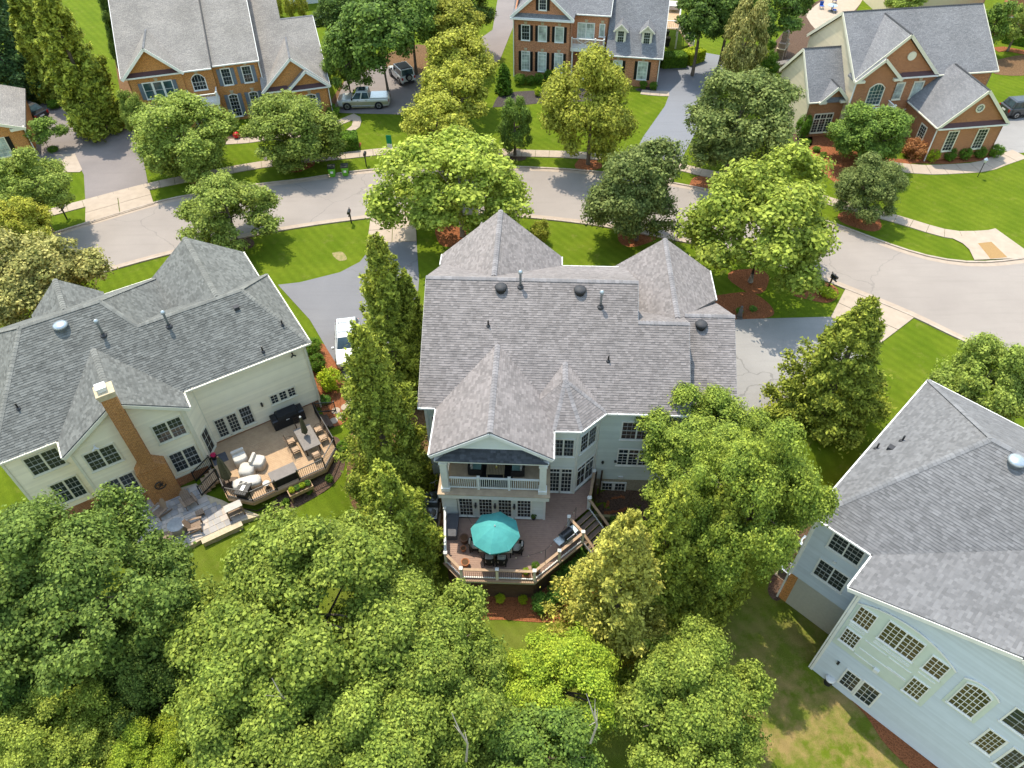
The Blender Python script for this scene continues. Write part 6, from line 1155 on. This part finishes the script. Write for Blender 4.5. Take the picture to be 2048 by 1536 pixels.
def potted(nm, lab, loc, r, hh, mat, plant=None, pr=0, sq=False):
    t = thing(nm, lab, 'pot', loc, H1.yaw)
    if sq: MB().box(-r, r, -r, r, 0, hh).build('pot', mat, t); MB().box(-r*.85, r*.85, -r*.85, r*.85, hh, hh+.01).build('soil', 'soil', t)
    else: MB().lathe([(r*.68,0),(r*.95,hh*.75),(r,hh*.8),(r*1.05,hh),(r*.88,hh),(r*.84,hh*.9),(.01,hh*.88)], (0,0,0), 18).build('pot', mat, t); MB().lathe([(r*.84,hh*.86),(r*.8,hh*.9),(.01,hh*.92)], (0,0,0), 14).build('soil', 'soil', t)
    if plant: add_crown(t, CR['ball'][0], plant, (0,0,hh+pr*.9), (pr,pr,pr), 1.0, 'foliage')
    return t
def px1(x, y, z=DZ): return tuple(at(x, y, z))
potted('plant_pot', 'largest empty brown pot on the deck, by the dark bench', px1(929,1084), .27, .5, 'pot_brown'); potted('plant_pot', 'small terracotta pot between two brown pots on the deck', px1(927,1101), .17, .28, 'terracotta'); potted('plant_pot', 'brown pot in the left corner of the deck rail', px1(931,1130), .24, .36, 'terracotta')
potted('potted_topiary', 'round clipped topiary in the right deck corner', px1(1071,1143), .2, .32, 'pot_brown', 'leaf_box', .28, True); potted('potted_plant', 'low yellow-green plant beside the topiary on the deck', px1(1052,1150), .22, .22, 'terracotta', 'leaf_lime', .22, True); potted('potted_plant', 'dark potted plant by the white wall right of the windows', px1(1067,1038), .15, .2, 'black_metal', 'leaf_dark', .2)
b = thing('storage_bench', 'long dark grey storage bench along the left deck wall', 'bench', L1(2.0,-4.0), H1.yaw); MB().box(-.32, .32, -.75, .75, .0, .42).build('box', 'storage_grey', b, bevel=.02); MB().box(-.35, .35, -.78, .78, .42, .5).build('lid', 'storage_grey', b, bevel=.02)
g = thing('gas_grill', 'stainless gas grill with black lid at the angled deck rail', 'grill', px1(1132,1085), H1.yaw+math.radians(44)); MB().box(-.36, .36, -.25, .25, .12, .82).build('cart', 'grill_steel', g); m = MB()
rg = [[(x, .3*math.cos(a), .84+.3*math.sin(a)) for a in np.linspace(0, math.pi, 9)] for x in (-.38, .38)]; loft(m, rg).build('lid', 'grill_black', g, smooth=False); MB().bar((-.3,-.33,1.0), (.3,-.33,1.0), .03, .03).build('lid_handle', 'steel', g)
for s in (-1, 1): MB().box(s*.6-.22, s*.6+.22, -.25, .25, .8, .84).build('side_shelf', 'grill_steel', g)
MB().box(-.36, .36, -.3, -.25, .68, .82).build('control_panel', 'grill_steel', g)
for x in (-.22, 0, .22): MB().tube([(x,-.3,.75),(x,-.33,.75)], .03, 10).build('knob', 'grill_black', g)
for x in (-.3, .3):
    for y in (-.18, .18): MB().tube([(x,y-.03,.07),(x,y+.03,.07)], .07, 10).build('caster', 'rubber', g)
sl = thing('string_lights', 'thin black poles with a drooping string of bulbs across the deck', 'lights', L1(0,0,0), H1.yaw); pls = [(2.3,-3.2,.0),(4.75,-7.0,.0),(7.5,-6.55,.0),(9.2,-3.7,0)]
for x, y, _ in pls: MB().tube([(x,y,DZ),(x,y,DZ+2.3)], .015, 6).build('pole', 'black_metal', sl)
for (x0, y0, _), (x1, y1, _) in zip(pls, pls[1:]):
    pt = [(x0+(x1-x0)*t, y0+(y1-y0)*t, DZ+2.3-.9*4*t*(1-t)*.5) for t in np.linspace(0, 1, 13)]; MB().tube(pt, .009, 5).build('cable', 'black_metal', sl)
    for q in pt[2:12:3]: MB().lathe([(.008,0),(.03,-.05),(.03,-.09),(.005,-.12)], q, 8).build('bulb', 'bulb', sl)
# balcony furniture
rgz = thing('balcony_rug', 'black rug on the balcony floor between two armchairs', 'rug', L1(4.5,-1.75,2.505), H1.yaw); MB().box(-1.0, 1.0, -1.1, .95, 0, .012).build('weave', 'rug', rgz)
def achair(l, x, fl):
    t = thing('balcony_armchair', l, 'chair', L1(x,-1.75,2.505), H1.yaw); s = fl; MB().box(-.36, .36, -.36, .36, .12, .34).build('seat_base', 'wicker', t); MB().box(-.3, .3, -.34, .34, .34, .46).build('seat_cushion', 'cushion_teal', t, bevel=.04); MB().box(-s*.36-.08, -s*.36+.08, -.4, .4, .12, .8).build('backrest', 'wicker', t); MB().box(-s*.24-.07, -s*.24+.07, -.32, .32, .46, .82).build('back_cushion', 'cushion', t, bevel=.04)
    for y in (-.38, .38): MB().box(-.36, .36, y-.05, y+.05, .12, .58).build('armrest', 'wicker', t)
achair('left armchair with teal cushions on the balcony', 3.35, 1); achair('right armchair with teal cushions on the balcony', 5.75, -1)
ct = thing('coffee_table', 'slatted wooden coffee table on the balcony', 'table', L1(4.5,-1.85,2.515), H1.yaw); mk('teak', (.32,.25,.16), None, 6, .7)
for k in range(12): MB().box(-.52+k*.088, -.52+k*.088+.07, -.4, .4, .36, .4).build('slat', 'teak', ct)
for x in (-.48, .48):
    for y in (-.36, .36): MB().box(x-.03, x+.03, y-.03, y+.03, 0, .36).build('leg', 'teak', ct)
cn = thing('candle_lantern', 'small brass candle lantern on the slatted balcony table', 'lantern', L1(4.55,-1.8,2.917), H1.yaw); mk('brass', (.5,.38,.1), None, 6, .35, .5, .7); MB().lathe([(.07,0),(.07,.16),(.03,.2),(.01,.24)], (0,0,0), 10).build('body', 'brass', cn); MB().lathe([(.03,0),(.03,.08),(.005,.09)], (0,0,.17), 8).build('candle', 'alu_white', cn)
# air conditioners, dish, ornaments
def acunit(lab, loc, rz, sz=.42, hh=.8, top='plastic_dark'):
    t = thing('air_conditioner', lab, 'air conditioner', loc, rz); MB().box(-sz, sz, -sz, sz, 0, hh).build('casing', 'galv', t, bevel=.04); MB().lathe([(sz*.82,hh),(sz*.82,hh+.02),(sz*.7,hh+.03)], (0,0,0), 20).build('fan_ring', top, t); m = MB()
    for k in range(7): m.lathe([(sz*(.1+.1*k),hh+.035),(sz*(.1+.1*k)+.012,hh+.04),(sz*(.1+.1*k)+.02,hh+.035)], (0,0,0), 18)
    tag(m.build('grille', 'steel', t), kind='stuff')
    m = MB()
    for k in range(9): m.box(-sz-.008, sz+.008, -sz-.008, sz+.008, .08+k*hh/10, .1+k*hh/10)
    tag(m.build('louvres', 'plastic_dark', t), kind='stuff'); MB().box(-sz-.1, sz+.1, -sz-.1, sz+.1, -.12, 0).build('pad', 'concrete', t); return t
for x, y, l in ((866,1010,'upper air conditioner left of the sunroom'),(864,1042,'lower air conditioner left of the sunroom')): acunit(l, gp(x, y)+np.array([0,0,.12]), H1.yaw)
acunit('pale air conditioner at the left corner of the blue-grey house', gp(1607,1100)+np.array([0,0,.1]), H3.yaw, .4, .75, 'alu_white'); acunit('dark air conditioner behind the brick return of the blue-grey house', gp(1572,1150)+np.array([0,0,.1]), H3.yaw, .4, .7)
bn = thing('waste_bin', 'round pale-lidded bin by the basement door of the blue-grey house', 'bin', gp(1655,1366)); MB().lathe([(.2,0),(.24,.55),(.25,.56)], (0,0,0), 16).build('body', 'plastic_dark', bn); MB().lathe([(.27,.56),(.27,.6),(.2,.66),(.02,.68)], (0,0,0), 16).build('lid', 'alu_white', bn)
ds = thing('satellite_dish', 'white satellite dish above the air conditioners', 'dish', gp(872,985)); MB().tube([(0,0,0),(0,0,1.0)], .03, 8).build('mast', 'steel', ds); m = MB().lathe([(.01,0),(.18,.03),(.32,.1),(.34,.12),(.3,.12),(.01,.04)], (0,0,0), 18); o = m.build('reflector', 'alu_white', ds, (0,0,1.05)); o.rotation_euler = (math.radians(-50),0,math.radians(30)); MB().tube([(0,0,1.05),(.1,-.3,1.3)], .012, 5).build('feed_arm', 'steel', ds)
mk('hose', (.012,.013,.02), None, 5, .5)
tag(MB().tube([tuple(gp(*q)+np.array([0,0,.04])) for q in ((858,956),(855,970),(851,985),(846,1000),(843,1020))], .05, 8).build('drain_hose', 'hose'), 'black corrugated drain hose on the leaf litter left of the main house', 'hose')
# wall ornament on the chimney: open ring with a star
wo_ = thing('wall_ornament', 'black iron open ring with a star hung on the brick chimney base', 'ornament', H2.w(-11.15,-1.9,1.45), H2.yaw); m = MB(); a = np.linspace(math.radians(70), math.radians(345), 22); m.tube([(.3*math.cos(t), 0, .3*math.sin(t)) for t in a], .035, 8).build('ring', 'black_metal', wo_)
st_ = [(.19*(1 if k % 2 == 0 else .42)*math.sin(k*math.pi/5)+.05, .19*(1 if k % 2 == 0 else .42)*math.cos(k*math.pi/5)+.04) for k in range(10)]; m = MB(); m.slab([(x, -.03, z) for x, z in st_][::-1], (0,-.03,0)); m.build('star', 'black_metal', wo_); MB().bar((-.15,-.02,-.15), (.25,-.02,.27), .03, .02).build('crossbar', 'black_metal', wo_)
# ------------------------------------------------------------ things on the left deck and patio
def L2(x, y, z=D2): return H2.w(x, y, z)
def p2(x, y, z=D2): return tuple(at(x, y, z))
mk('cover_black', (.016,.018,.022), (.01,.011,.014), 6, .45, .4, bmp=.5, bscale=9); mk('cover_white', (.56,.52,.47), (.48,.445,.4), 5, .8, bmp=.6, bscale=7); mk('table_grey', (.20,.175,.16), None, 5, .6); mk('bronze', (.07,.045,.03), None, 6, .5, .4, .4); mk('umbrella_olive', (.11,.10,.055), (.08,.072,.04), 8, .9); mk('adirondack', (.27,.19,.135), (.22,.155,.11), 6, .75)
t = thing('covered_grill', 'long barbecue under a black fitted cover against the cream wall', 'grill', L2(-2.75,-.35), H2.yaw); rg = [[(x,-.42,.05),(x,-.4,.8),(x,-.3,1.02 if abs(x) < .7 else .85),(x,.3,1.05 if abs(x) < .7 else .88),(x,.4,.8),(x,.42,.05)] for x in (-1.05,-1.0,-.72,-.68,.68,.72,1.0,1.05)]; loft(MB(), rg).build('cover', 'cover_black', t); MB().box(-.2, .02, -.405, -.39, .55, .68).build('maker_patch', 'alu_white', t)
t = thing('dining_table', 'grey rectangular dining table on the left deck', 'table', L2(-2.35,-2.9), H2.yaw+math.radians(90)); MB().box(-1.0, 1.0, -.55, .55, .68, .73).build('table_top', 'table_grey', t, bevel=.02)
for x in (-.85, .85):
    for y in (-.42, .42): MB().box(x-.035, x+.035, y-.035, y+.035, 0, .68).build('leg', 'bronze', t)
t = thing('closed_umbrella', 'folded olive umbrella standing in the grey dining table', 'umbrella', L2(-2.35,-2.75)); MB().tube([(0,0,0),(0,0,2.5)], .025, 8).build('pole', 'bronze', t); m = MB(); rg = [[(r*(1+.25*(k % 2))*math.cos(2*math.pi*k/12), r*(1+.25*(k % 2))*math.sin(2*math.pi*k/12), z) for k in range(12)] for r, z in ((.04,2.45),(.09,2.1),(.13,1.6),(.17,1.1),(.12,1.0))]; loft(m, rg).build('canopy', 'umbrella_olive', t); MB().lathe([(.03,2.45),(.07,2.5),(.02,2.58)], (0,0,0), 8).build('finial', 'alu_white', t)
t = thing('closed_umbrella', 'large folded grey cantilever umbrella at the left deck corner', 'umbrella', L2(-7.6,-3.2)); MB().tube([(0,0,0),(0,0,2.6)], .04, 8).build('pole', 'bronze', t); m = MB(); rg = [[(r*(1+.25*(k % 2))*math.cos(2*math.pi*k/12), r*(1+.25*(k % 2))*math.sin(2*math.pi*k/12), z) for k in range(12)] for r, z in ((.05,2.55),(.14,2.1),(.2,1.4),(.26,.7),(.18,.55))]; loft(m, rg).build('canopy', 'umbrella_olive', t); MB().box(-.4,.4,-.4,.4,0,.1).build('base', 'bronze', t)
def mchair():
    t = thing('metal_chair', '', 'chair'); MB().box(-.24, .24, -.24, .24, .4, .43).build('seat', 'bronze', t); m = MB()
    for x in (-.24, .24): MB().tube([(x,-.24,.4),(x,-.3,.98)], .016, 6).build('back_post', 'bronze', t); MB().tube([(x,-.26,.63),(x*1.05,.0,.66),(x,.24,.43)], .014, 6).build('armrest', 'bronze', t)
    for k in range(4): MB().bar((-.24,-.255-.011*k*4,.5+.13*k), (.24,-.255-.011*k*4,.5+.13*k), .02, .03).build('back_slat', 'bronze', t)
    for x in (-.22, .22):
        for y in (-.22, .22): MB().tube([(x,y,.4),(x*1.08,y*1.08,0)], .016, 6).build('leg', 'bronze', t)
    MB().box(-.21, .21, -.2, .22, .43, .47).build('cushion', 'wood_rail', t, bevel=.01); return t
mc = mchair()
for i, (x, y, a, l) in enumerate([(-3.3,-2.4,-90,'upper metal chair on the wall side of the grey dining table'),(-3.3,-3.2,-90,'lower metal chair on the left side of the grey dining table'),(-1.45,-2.4,90,'metal chair with cushion at the right rail'),(-1.45,-3.2,90,'lower right metal chair at the grey dining table'),(-2.35,-4.3,0,'metal chair at the foot of the grey dining table'),(-2.35,-1.5,180,'metal chair at the head of the grey dining table')]):
    o = mc if i == 0 else copy_tree(mc); o.location = L2(x, y); o.rotation_euler.z = H2.yaw+math.radians(a); tag(o, l, 'chair', 'metal chairs at the grey dining table')
def cover(lab, loc, rz, prof, sx, sy, name='covered_chair'):
    t = thing(name, lab, 'furniture', loc, rz); q = random.Random(lab); n = 18; rg = []
    for k, z in prof: rg.append([((sx*k)*math.copysign(abs(math.cos(2*math.pi*i/n))**.55, math.cos(2*math.pi*i/n))*(1+q.uniform(-.05,.05)), (sy*k)*math.copysign(abs(math.sin(2*math.pi*i/n))**.55, math.sin(2*math.pi*i/n))*(1+q.uniform(-.05,.05)), z+q.uniform(-.015,.015)) for i in range(n)])
    loft(MB(), rg).build('cover', 'cover_white', t, smooth=True); return t
pf = [(1.0,.02),(1.0,.35),(.95,.62),(.8,.7),(.3,.72)]
t = cover('upper left white-covered armchair on the left deck', p2(484,925), H2.yaw, [(1.0,.02),(1.0,.5),(.97,.66),(.85,.7),(.2,.69)], .42, .42); MB().box(-.4,.4,.2,.4,.6,.92).build('back_cover', 'cover_white', t, bevel=.05)
t = cover('right white-covered armchair on the left deck', p2(520,933), H2.yaw+.9, [(1.0,.02),(1.0,.5),(.97,.66),(.85,.7),(.2,.69)], .42, .42); MB().box(-.4,.4,.2,.4,.6,.92).build('back_cover', 'cover_white', t, bevel=.05)
cover('round white-covered side table between the covered armchairs', p2(497,947), 0, [(1.0,.02),(.95,.45),(.9,.58),(.5,.64),(.1,.65)], .48, .48, 'covered_table'); cover('long white-covered bench near the left deck rail', p2(497,972), H2.yaw-.25, [(1.0,.02),(1.0,.4),(.95,.52),(.6,.56),(.2,.56)], .85, .38, 'covered_bench')
t = thing('storage_chest', 'dark wicker storage chest with grey lid at the front deck rail', 'chest', L2(-4.6,-4.7), H2.yaw); MB().box(-.78,.78,-.38,.38,0,.62).build('box', 'wicker', t); MB().box(-.82,.82,-.42,.42,.62,.69).build('lid', 'table_grey', t, bevel=.02)
t = thing('fire_table', 'black square fire table in the left deck corner', 'table', L2(-7.05,-4.45), H2.yaw+.8); MB().box(-.4,.4,-.3,.3,.0,.5).build('cabinet', 'cover_black', t); MB().box(-.48,.48,-.38,.38,.5,.56).build('table_top', 'cover_black', t, bevel=.02); MB().box(-.2,.2,-.1,.1,.56,.575).build('burner', 'steel', t)
t = thing('side_table', 'small round pale-topped table at the front deck rail', 'table', p2(536,975)); MB().lathe([(.22,.42),(.22,.46),(.01,.465)], (0,0,0), 16).build('table_top', 'cover_white', t); MB().tube([(0,0,0),(0,0,.42)], .03, 8).build('leg', 'bronze', t); MB().lathe([(.16,0),(.15,.03),(.01,.04)], (0,0,0), 12).build('base', 'bronze', t)
t = thing('door_mat', 'grey door mat at the angled door of the cream house', 'mat', L2(-7.55,-1.0,D2+.006), H2.yaw); MB().box(-.45,.45,-.4,.4,0,.012).build('pile', 'storage_grey', t)
t = potted('flower_pot', 'dark pot with pink flowers at the top of the deck stair', p2(430,918), .17, .3, 'black_metal'); leafmat('flower_pink', (.75,.06,.22), yel=.1); add_crown(t, CR['ball'][1], 'flower_pink', (0,0,.42), (.2,.2,.14), 0, 'flowers')
t = thing('vegetable_planter', 'raised wooden planter of leafy vegetables in the left deck bed', 'planter', gp(605,990), H2.yaw); MB().box(-.75,.75,-.28,.28,.45,.72).build('trough', 'deck_board_tan', t); MB().box(-.7,.7,-.24,.24,.72,.735).build('soil', 'soil', t)
for x in (-.68,.68):
    for y in (-.22,.22): MB().box(x-.04,x+.04,y-.04,y+.04,0,.45).build('leg', 'wood_post', t)
for k in range(4): add_crown(t, CR['ball'][k % 2], 'leaf_laurel' if k % 2 else 'leaf_lime', (-.5+.34*k,0,.88), (.22,.24,.2), k, 'vegetable')
def adiron():
    t = thing('adirondack_chair', '', 'chair')
    for k in range(5): MB().box(-.27+k*.11, -.27+k*.11+.098, -.3, .3, .0, .022).build('seat_slat', 'adirondack', t).matrix_local = Matrix.Translation((0,0,.34)) @ Matrix.Rotation(math.radians(12), 4, 'X')
    for k in range(5): hh = .78-.05*abs(k-2)**1.6; MB().box(-.27+k*.11, -.27+k*.11+.098, -.012, .012, 0, hh).build('back_slat', 'adirondack', t).matrix_local = Matrix.Translation((0,-.28,.26)) @ Matrix.Rotation(math.radians(22), 4, 'X')
    for s in (-1, 1): MB().box(s*.36-.07, s*.36+.07, -.4, .38, .52, .545).build('armrest', 'adirondack', t); MB().box(s*.33-.02, s*.33+.02, .24, .32, 0, .52).build('front_leg', 'adirondack', t); MB().bar((s*.31,.3,.3), (s*.31,-.62,.04), .03, .12).build('side_rail', 'adirondack', t)
    return t
ad = adiron()
for i, (x, y, a, l) in enumerate([(382,1010,10,'Adirondack chair nearest the deck stair on the paved patio'),(322,1030,-60,'Adirondack chair beside the chimney base, half under the oak'),(395,1057,75,'sunlit Adirondack chair at the patio edge'),(336,1079,160,'Adirondack chair almost hidden by the oak leaves')]):
    o = ad if i == 0 else copy_tree(ad); o.location = at(x, y, PZ); o.rotation_euler.z = H2.yaw+math.radians(180+a); tag(o, l, 'chair', 'Adirondack chairs round the fire pit')
t = thing('foot_stool', 'wooden footstool on the paved patio', 'stool', tuple(at(402,1030,PZ)), H2.yaw)
for k in range(4): MB().box(-.24+k*.12,-.24+k*.12+.11,-.2,.2,.28,.305).build('slat', 'adirondack', t)
for x in (-.2,.2): MB().box(x-.02,x+.02,-.18,.18,0,.28).build('leg_board', 'adirondack', t)
t = thing('covered_fire_pit', 'round fire pit under a pale stone-patterned cover on the patio', 'fire pit', tuple(at(358,1060,PZ))); mk('cover_stone', (.42,.38,.33), (.28,.25,.2), 2.5, .8, bmp=.5, bscale=6); MB().lathe([(.5,0),(.52,.3),(.5,.52),(.46,.55)], (0,0,0), 22).build('skirt', 'cover_stone', t); MB().lathe([(.5,.55),(.5,.59),(.01,.6)], (0,0,0), 22).build('lid', 'galv', t)
t = thing('potting_bench', 'slatted wooden bar table below the left deck corner', 'table', tuple(at(474,1030,PZ)), H2.yaw); MB().box(-.5,.5,-.26,.26,.9,.95).build('table_top', 'cushion', t); MB().box(-.44,.44,-.2,.2,.35,.39).build('shelf', 'adirondack', t)
for x in (-.44,.44):
    for y in (-.2,.2): MB().box(x-.04,x+.04,y-.04,y+.04,0,.9).build('leg', 'adirondack', t)
t = thing('stone_seat_wall', 'low tan stone seat wall along the patio edge', 'wall', tuple(at(448,1072,PZ-.35)), H2.yaw); rr = random.Random(4)
for j in range(4):
    x = -1.15-(.15 if j % 2 else 0)
    while x < 1.1: w_ = rr.uniform(.25,.45); MB().box(max(x,-1.15), min(x+w_-.012,1.15), -.16+rr.uniform(-.015,.015), .16, -.3+j*.17, -.3+j*.17+.158).build('stone', 'stone_tan', t); x += w_
MB().box(-1.2,1.2,-.2,.2,.38,.44).build('cap_stone', 'stone_tan', t)
for i, (x, y, r) in enumerate([(672,822,.3),(682,832,.32),(692,815,.34),(700,806,.3),(668,842,.28),(706,798,.22)]):
    g_ = gp(x, y); tag(MB().lathe([(r,-.05),(r*1.0,.05),(r*.9,.065),(.01,.067)], (0,0,0), 14).build('stepping_stone', 'concrete', None, g_), ['stepping stone nearest the brick corner','second stepping stone from the brick corner','large middle stepping stone on the side path','fourth stepping stone up the side path','stepping stone half hidden beside the deck','farthest small stepping stone by the cypress'][i], 'stone', 'stepping stones on the side path')
# ------------------------------------------------------------ street furniture and far things
mk('cart_green', (.14,.42,.03), None, 5, .5); mk('cart_dark', (.02,.025,.02), None, 5, .5); mk('sign_green', (.01,.25,.12), None, 5, .5)
for x, y, l in ((666,352,'left lime-green recycling cart at the far kerb'),(692,350,'right lime-green recycling cart at the far kerb')):
    t = thing('recycling_cart', l, 'bin', tuple(at(x, y, .02)), .1, 'recycling carts at the kerb'); m = MB(); rg = [[(-a,-a*1.1,z),(a,-a*1.1,z),(a,a*1.1,z),(-a,a*1.1,z)] for a, z in ((.24,.05),(.32,.95))]; loft(m, rg).build('bin_body', 'cart_green', t); MB().box(-.35,.35,-.4,.38,.95,1.05).build('lid', 'cart_dark', t); MB().bar((-.25,.42,.95), (.25,.42,.95), .04, .04).build('handle', 'cart_dark', t); MB().tube([(-.3,.3,.12),(.3,.3,.12)], .12, 10).build('wheels', 'rubber', t); MB().box(-.12,.12,-.353,-.34,.45,.68).build('recycling_mark', 'alu_white', t)
def mailbox(lab, x, y, rz=0):
    t = thing('mailbox', lab, 'mailbox', tuple(at(x, y, .0)), rz); MB().box(-.05,.05,-.05,.05,0,1.15).box(-.05,.05,-.5,.2,.95,1.02).build('post', 'black_metal', t); m = MB(); rg = [[(.13*math.cos(a) if 1 else 0, y_, 1.16+.0+max(0,.13*math.sin(a))+(.12 if math.sin(a) > -.1 else 0)) for a in np.linspace(-.2, math.pi+.2, 10)] for y_ in (-.45,.12)]; loft(m, rg).build('box', 'black_metal', t); MB().box(.135,.15,-.1,-.05,1.25,1.42).build('flag', 'lamp_red', t); MB().lathe([(.05,1.42),(.02,1.5),(.005,1.54)], (0,.16,0), 8).build('finial', 'black_metal', t)
mailbox('black mailbox on the near verge left of the big birch', 703, 446); mailbox('black mailbox on the far verge right of the recycling carts', 733, 333, math.pi); mailbox('black mailbox in the red bed by the right drive', 1657, 576, .4); mailbox('black mailbox on the far verge at the left edge', 134, 438, math.pi)
lp_ = thing('lamp_post', 'black garden lamp post on the far right lawn', 'lamp post', tuple(at(1955,354,0))); MB().tube([(0,0,0),(0,0,1.5)], .035, 8).build('post', 'black_metal', lp_); MB().lathe([(.08,1.5),(.12,1.58),(.15,1.8),(.03,1.82)], (0,0,0), 8).build('lantern', 'lamp_clear', lp_); MB().lathe([(.2,1.8),(.1,1.92),(.02,2.0)], (0,0,0), 8).build('lantern_roof', 'galv', lp_)
sg = thing('yard_sign', 'green and white sign on a post beside the big birch', 'sign', tuple(at(781,303,0)), -.1); MB().bar((0,.02,0), (0,.02,1.4), .05, .05).build('post', 'alu_white', sg); MB().box(-.26,.26,-.03,.0,.85,1.75).build('panel', 'sign_green', sg); MB().box(-.25,.25,-.035,.0,.4,.8).build('rider_panel', 'alu_white', sg)
def text(s, size, mat, parent, loc):
    cu = bpy.data.curves.new('lettering', 'FONT'); cu.body = s; cu.size = size; cu.align_x = 'CENTER'; cu.extrude = .004; o = bpy.data.objects.new('lettering', cu); COL.objects.link(o); cu.materials.append(MT[mat]); o.parent = parent; o.location = loc; o.rotation_euler = (math.radians(90),0,0); return o
ys_ = thing('lawn_notice', 'tiny white notice on the grass before the pale-roofed brick house', 'sign', tuple(at(532,322,0))); MB().box(-.18,.18,-.01,.01,.12,.42).build('panel', 'alu_white', ys_); MB().bar((0,0,0), (0,0,.12), .02, .02).build('stake', 'steel', ys_)
mk('ball_red', (.6,.02,.03), None, 5, .4); rb = thing('play_ball', 'red play ball in the bed by the porch step', 'ball', tuple(at(474,276,.05))); MB().lathe([(.01,0),(.2,.06),(.3,.2),(.33,.33),(.3,.46),(.2,.6),(.01,.66)], (0,0,0), 16).build('skin', 'ball_red', rb, smooth=True); MB().lathe([(.03,.655),(.02,.67)], (0,0,0), 8).build('valve', 'alu_white', rb)
bh = thing('basketball_hoop', 'black basketball hoop at the edge of the blue-grey drive', 'hoop', tuple(at(1378,112,0)), .2); MB().tube([(0,0,0),(0,0,2.6),(0,-.5,3.0)], .06, 8).build('pole', 'black_metal', bh); MB().box(-.8,.8,-.58,-.55,2.7,3.7).build('backboard', 'car_glass', bh); mk('rim_orange', (.6,.15,.02), None, 5, .5); MB().tube([(.23*math.cos(a),-.85+.23*math.sin(a),2.85) for a in np.linspace(0, 2*math.pi, 14)], .02, 5).build('rim', 'rim_orange', bh); MB().box(-.45,.45,-.1,.7,0,.22).build('base', 'plastic_dark', bh)
for i, (x, y, mt) in enumerate(((1333,92,'plastic_dark'),(1331,78,'plastic_dark'))):
    t = thing('waste_cart', ('nearer dark waste cart' if i == 0 else 'farther dark waste cart')+' under the raised deck', 'bin', tuple(at(x, y, 0))); m = MB(); loft(m, [[(-a,-a,z),(a,-a,z),(a,a,z),(-a,a,z)] for a, z in ((.24,.05),(.32,.95))]).build('bin_body', mt, t); MB().box(-.34,.34,-.36,.36,.95,1.05).build('lid', 'black_metal', t)
dt_ = thing('deck_table', 'white cloth-covered table on the raised deck at the top edge', 'table', H5.w(17.55,17.2,2.3), H5.yaw); MB().box(-.65,.65,-.9,.9,.72,.78).build('table_top', 'cover_white', dt_); MB().box(-.67,.67,-.92,.92,.35,.73).build('cloth_skirt', 'cover_white', dt_)
fp = thing('stone_fireplace', 'outdoor stone fireplace in the yard left of the brown brick house', 'fireplace', tuple(at(1560,118,0)), math.radians(60)); mk('field_stone', (.36,.28,.22), (.24,.18,.14), 4, .9, isl=.2); rr = random.Random(9)
def stones(root, x0, x1, y0, y1, z0, z1):
    z = z0
    while z < z1-.02:
        hh = rr.uniform(.2,.3); x = x0
        while x < x1-.02: w_ = min(rr.uniform(.3,.55), x1-x); MB().box(x, x+w_-.02, y0-rr.random()*.04, y1+rr.random()*.04, z, min(z+hh,z1)-.02).build('stone', 'field_stone', root); x += w_
        z += hh
stones(fp, -1.0, -.5, -.4, .4, 0, 1.5); stones(fp, .5, 1.0, -.4, .4, 0, 1.5); stones(fp, -.5, .5, .1, .4, 0, 1.5); stones(fp, -.9, .9, -.38, .38, 1.5, 2.1); stones(fp, -.45, .45, -.3, .3, 2.1, 3.2); MB().box(-1.15,1.15,-.5,.5,1.46,1.54).build('mantel', 'stone_tan', fp)
bc = thing('stone_bar', 'curved stone counter with grey top beside the outdoor fireplace', 'counter', tuple(at(1570,140,0)), math.radians(20)); stones(bc, -1.3, 1.3, -.35, .35, 0, .9); MB().box(-1.4,1.4,-.45,.45,.9,.98).build('counter_top', 'table_grey', bc)
mk('chair_blue', (.03,.1,.42), None, 5, .6)
tt = thing('round_table', 'round dark patio table with glass top at the top edge', 'table', tuple(at(1662,22,0))); MB().lathe([(.65,.7),(.65,.73),(.01,.735)], (0,0,0), 18).build('table_top', 'galv', tt); MB().tube([(0,0,0),(0,0,.7)], .06, 8).build('pedestal', 'black_metal', tt); MB().lathe([(.35,0),(.3,.04),(.05,.06)], (0,0,0), 12).build('base', 'black_metal', tt)
for i, (x, y, l) in enumerate([(1642,18,'left bright blue patio chair at the top edge'),(1667,26,'front bright blue patio chair at the top edge'),(1668,6,'rear bright blue patio chair at the top edge')]):
    t = thing('blue_chair', l, 'chair', tuple(at(x, y, 0)), i*1.3, 'blue patio chairs'); MB().box(-.25,.25,-.25,.25,.4,.44).build('seat', 'chair_blue', t); MB().box(-.25,.25,.22,.27,.44,.9).build('backrest', 'chair_blue', t)
    for a in (-.22,.22):
        for b_ in (-.22,.22): MB().box(a-.02,a+.02,b_-.02,b_+.02,0,.4).build('leg', 'black_metal', t)
go = thing('garden_statue', 'small dark garden statue by the garage corner bed', 'statue', tuple(at(1478,636,0))); mk('statue_stone', (.13,.12,.115), None, 9, .8); MB().box(-.2,.2,-.2,.2,0,.18).build('plinth', 'statue_stone', go); MB().lathe([(.16,.18),(.2,.35),(.13,.6),(.17,.78),(.1,.9),(.07,.95),(.11,1.05),(.09,1.15),(.01,1.2)], (0,0,0), 12).build('figure', 'statue_stone', go, smooth=True)
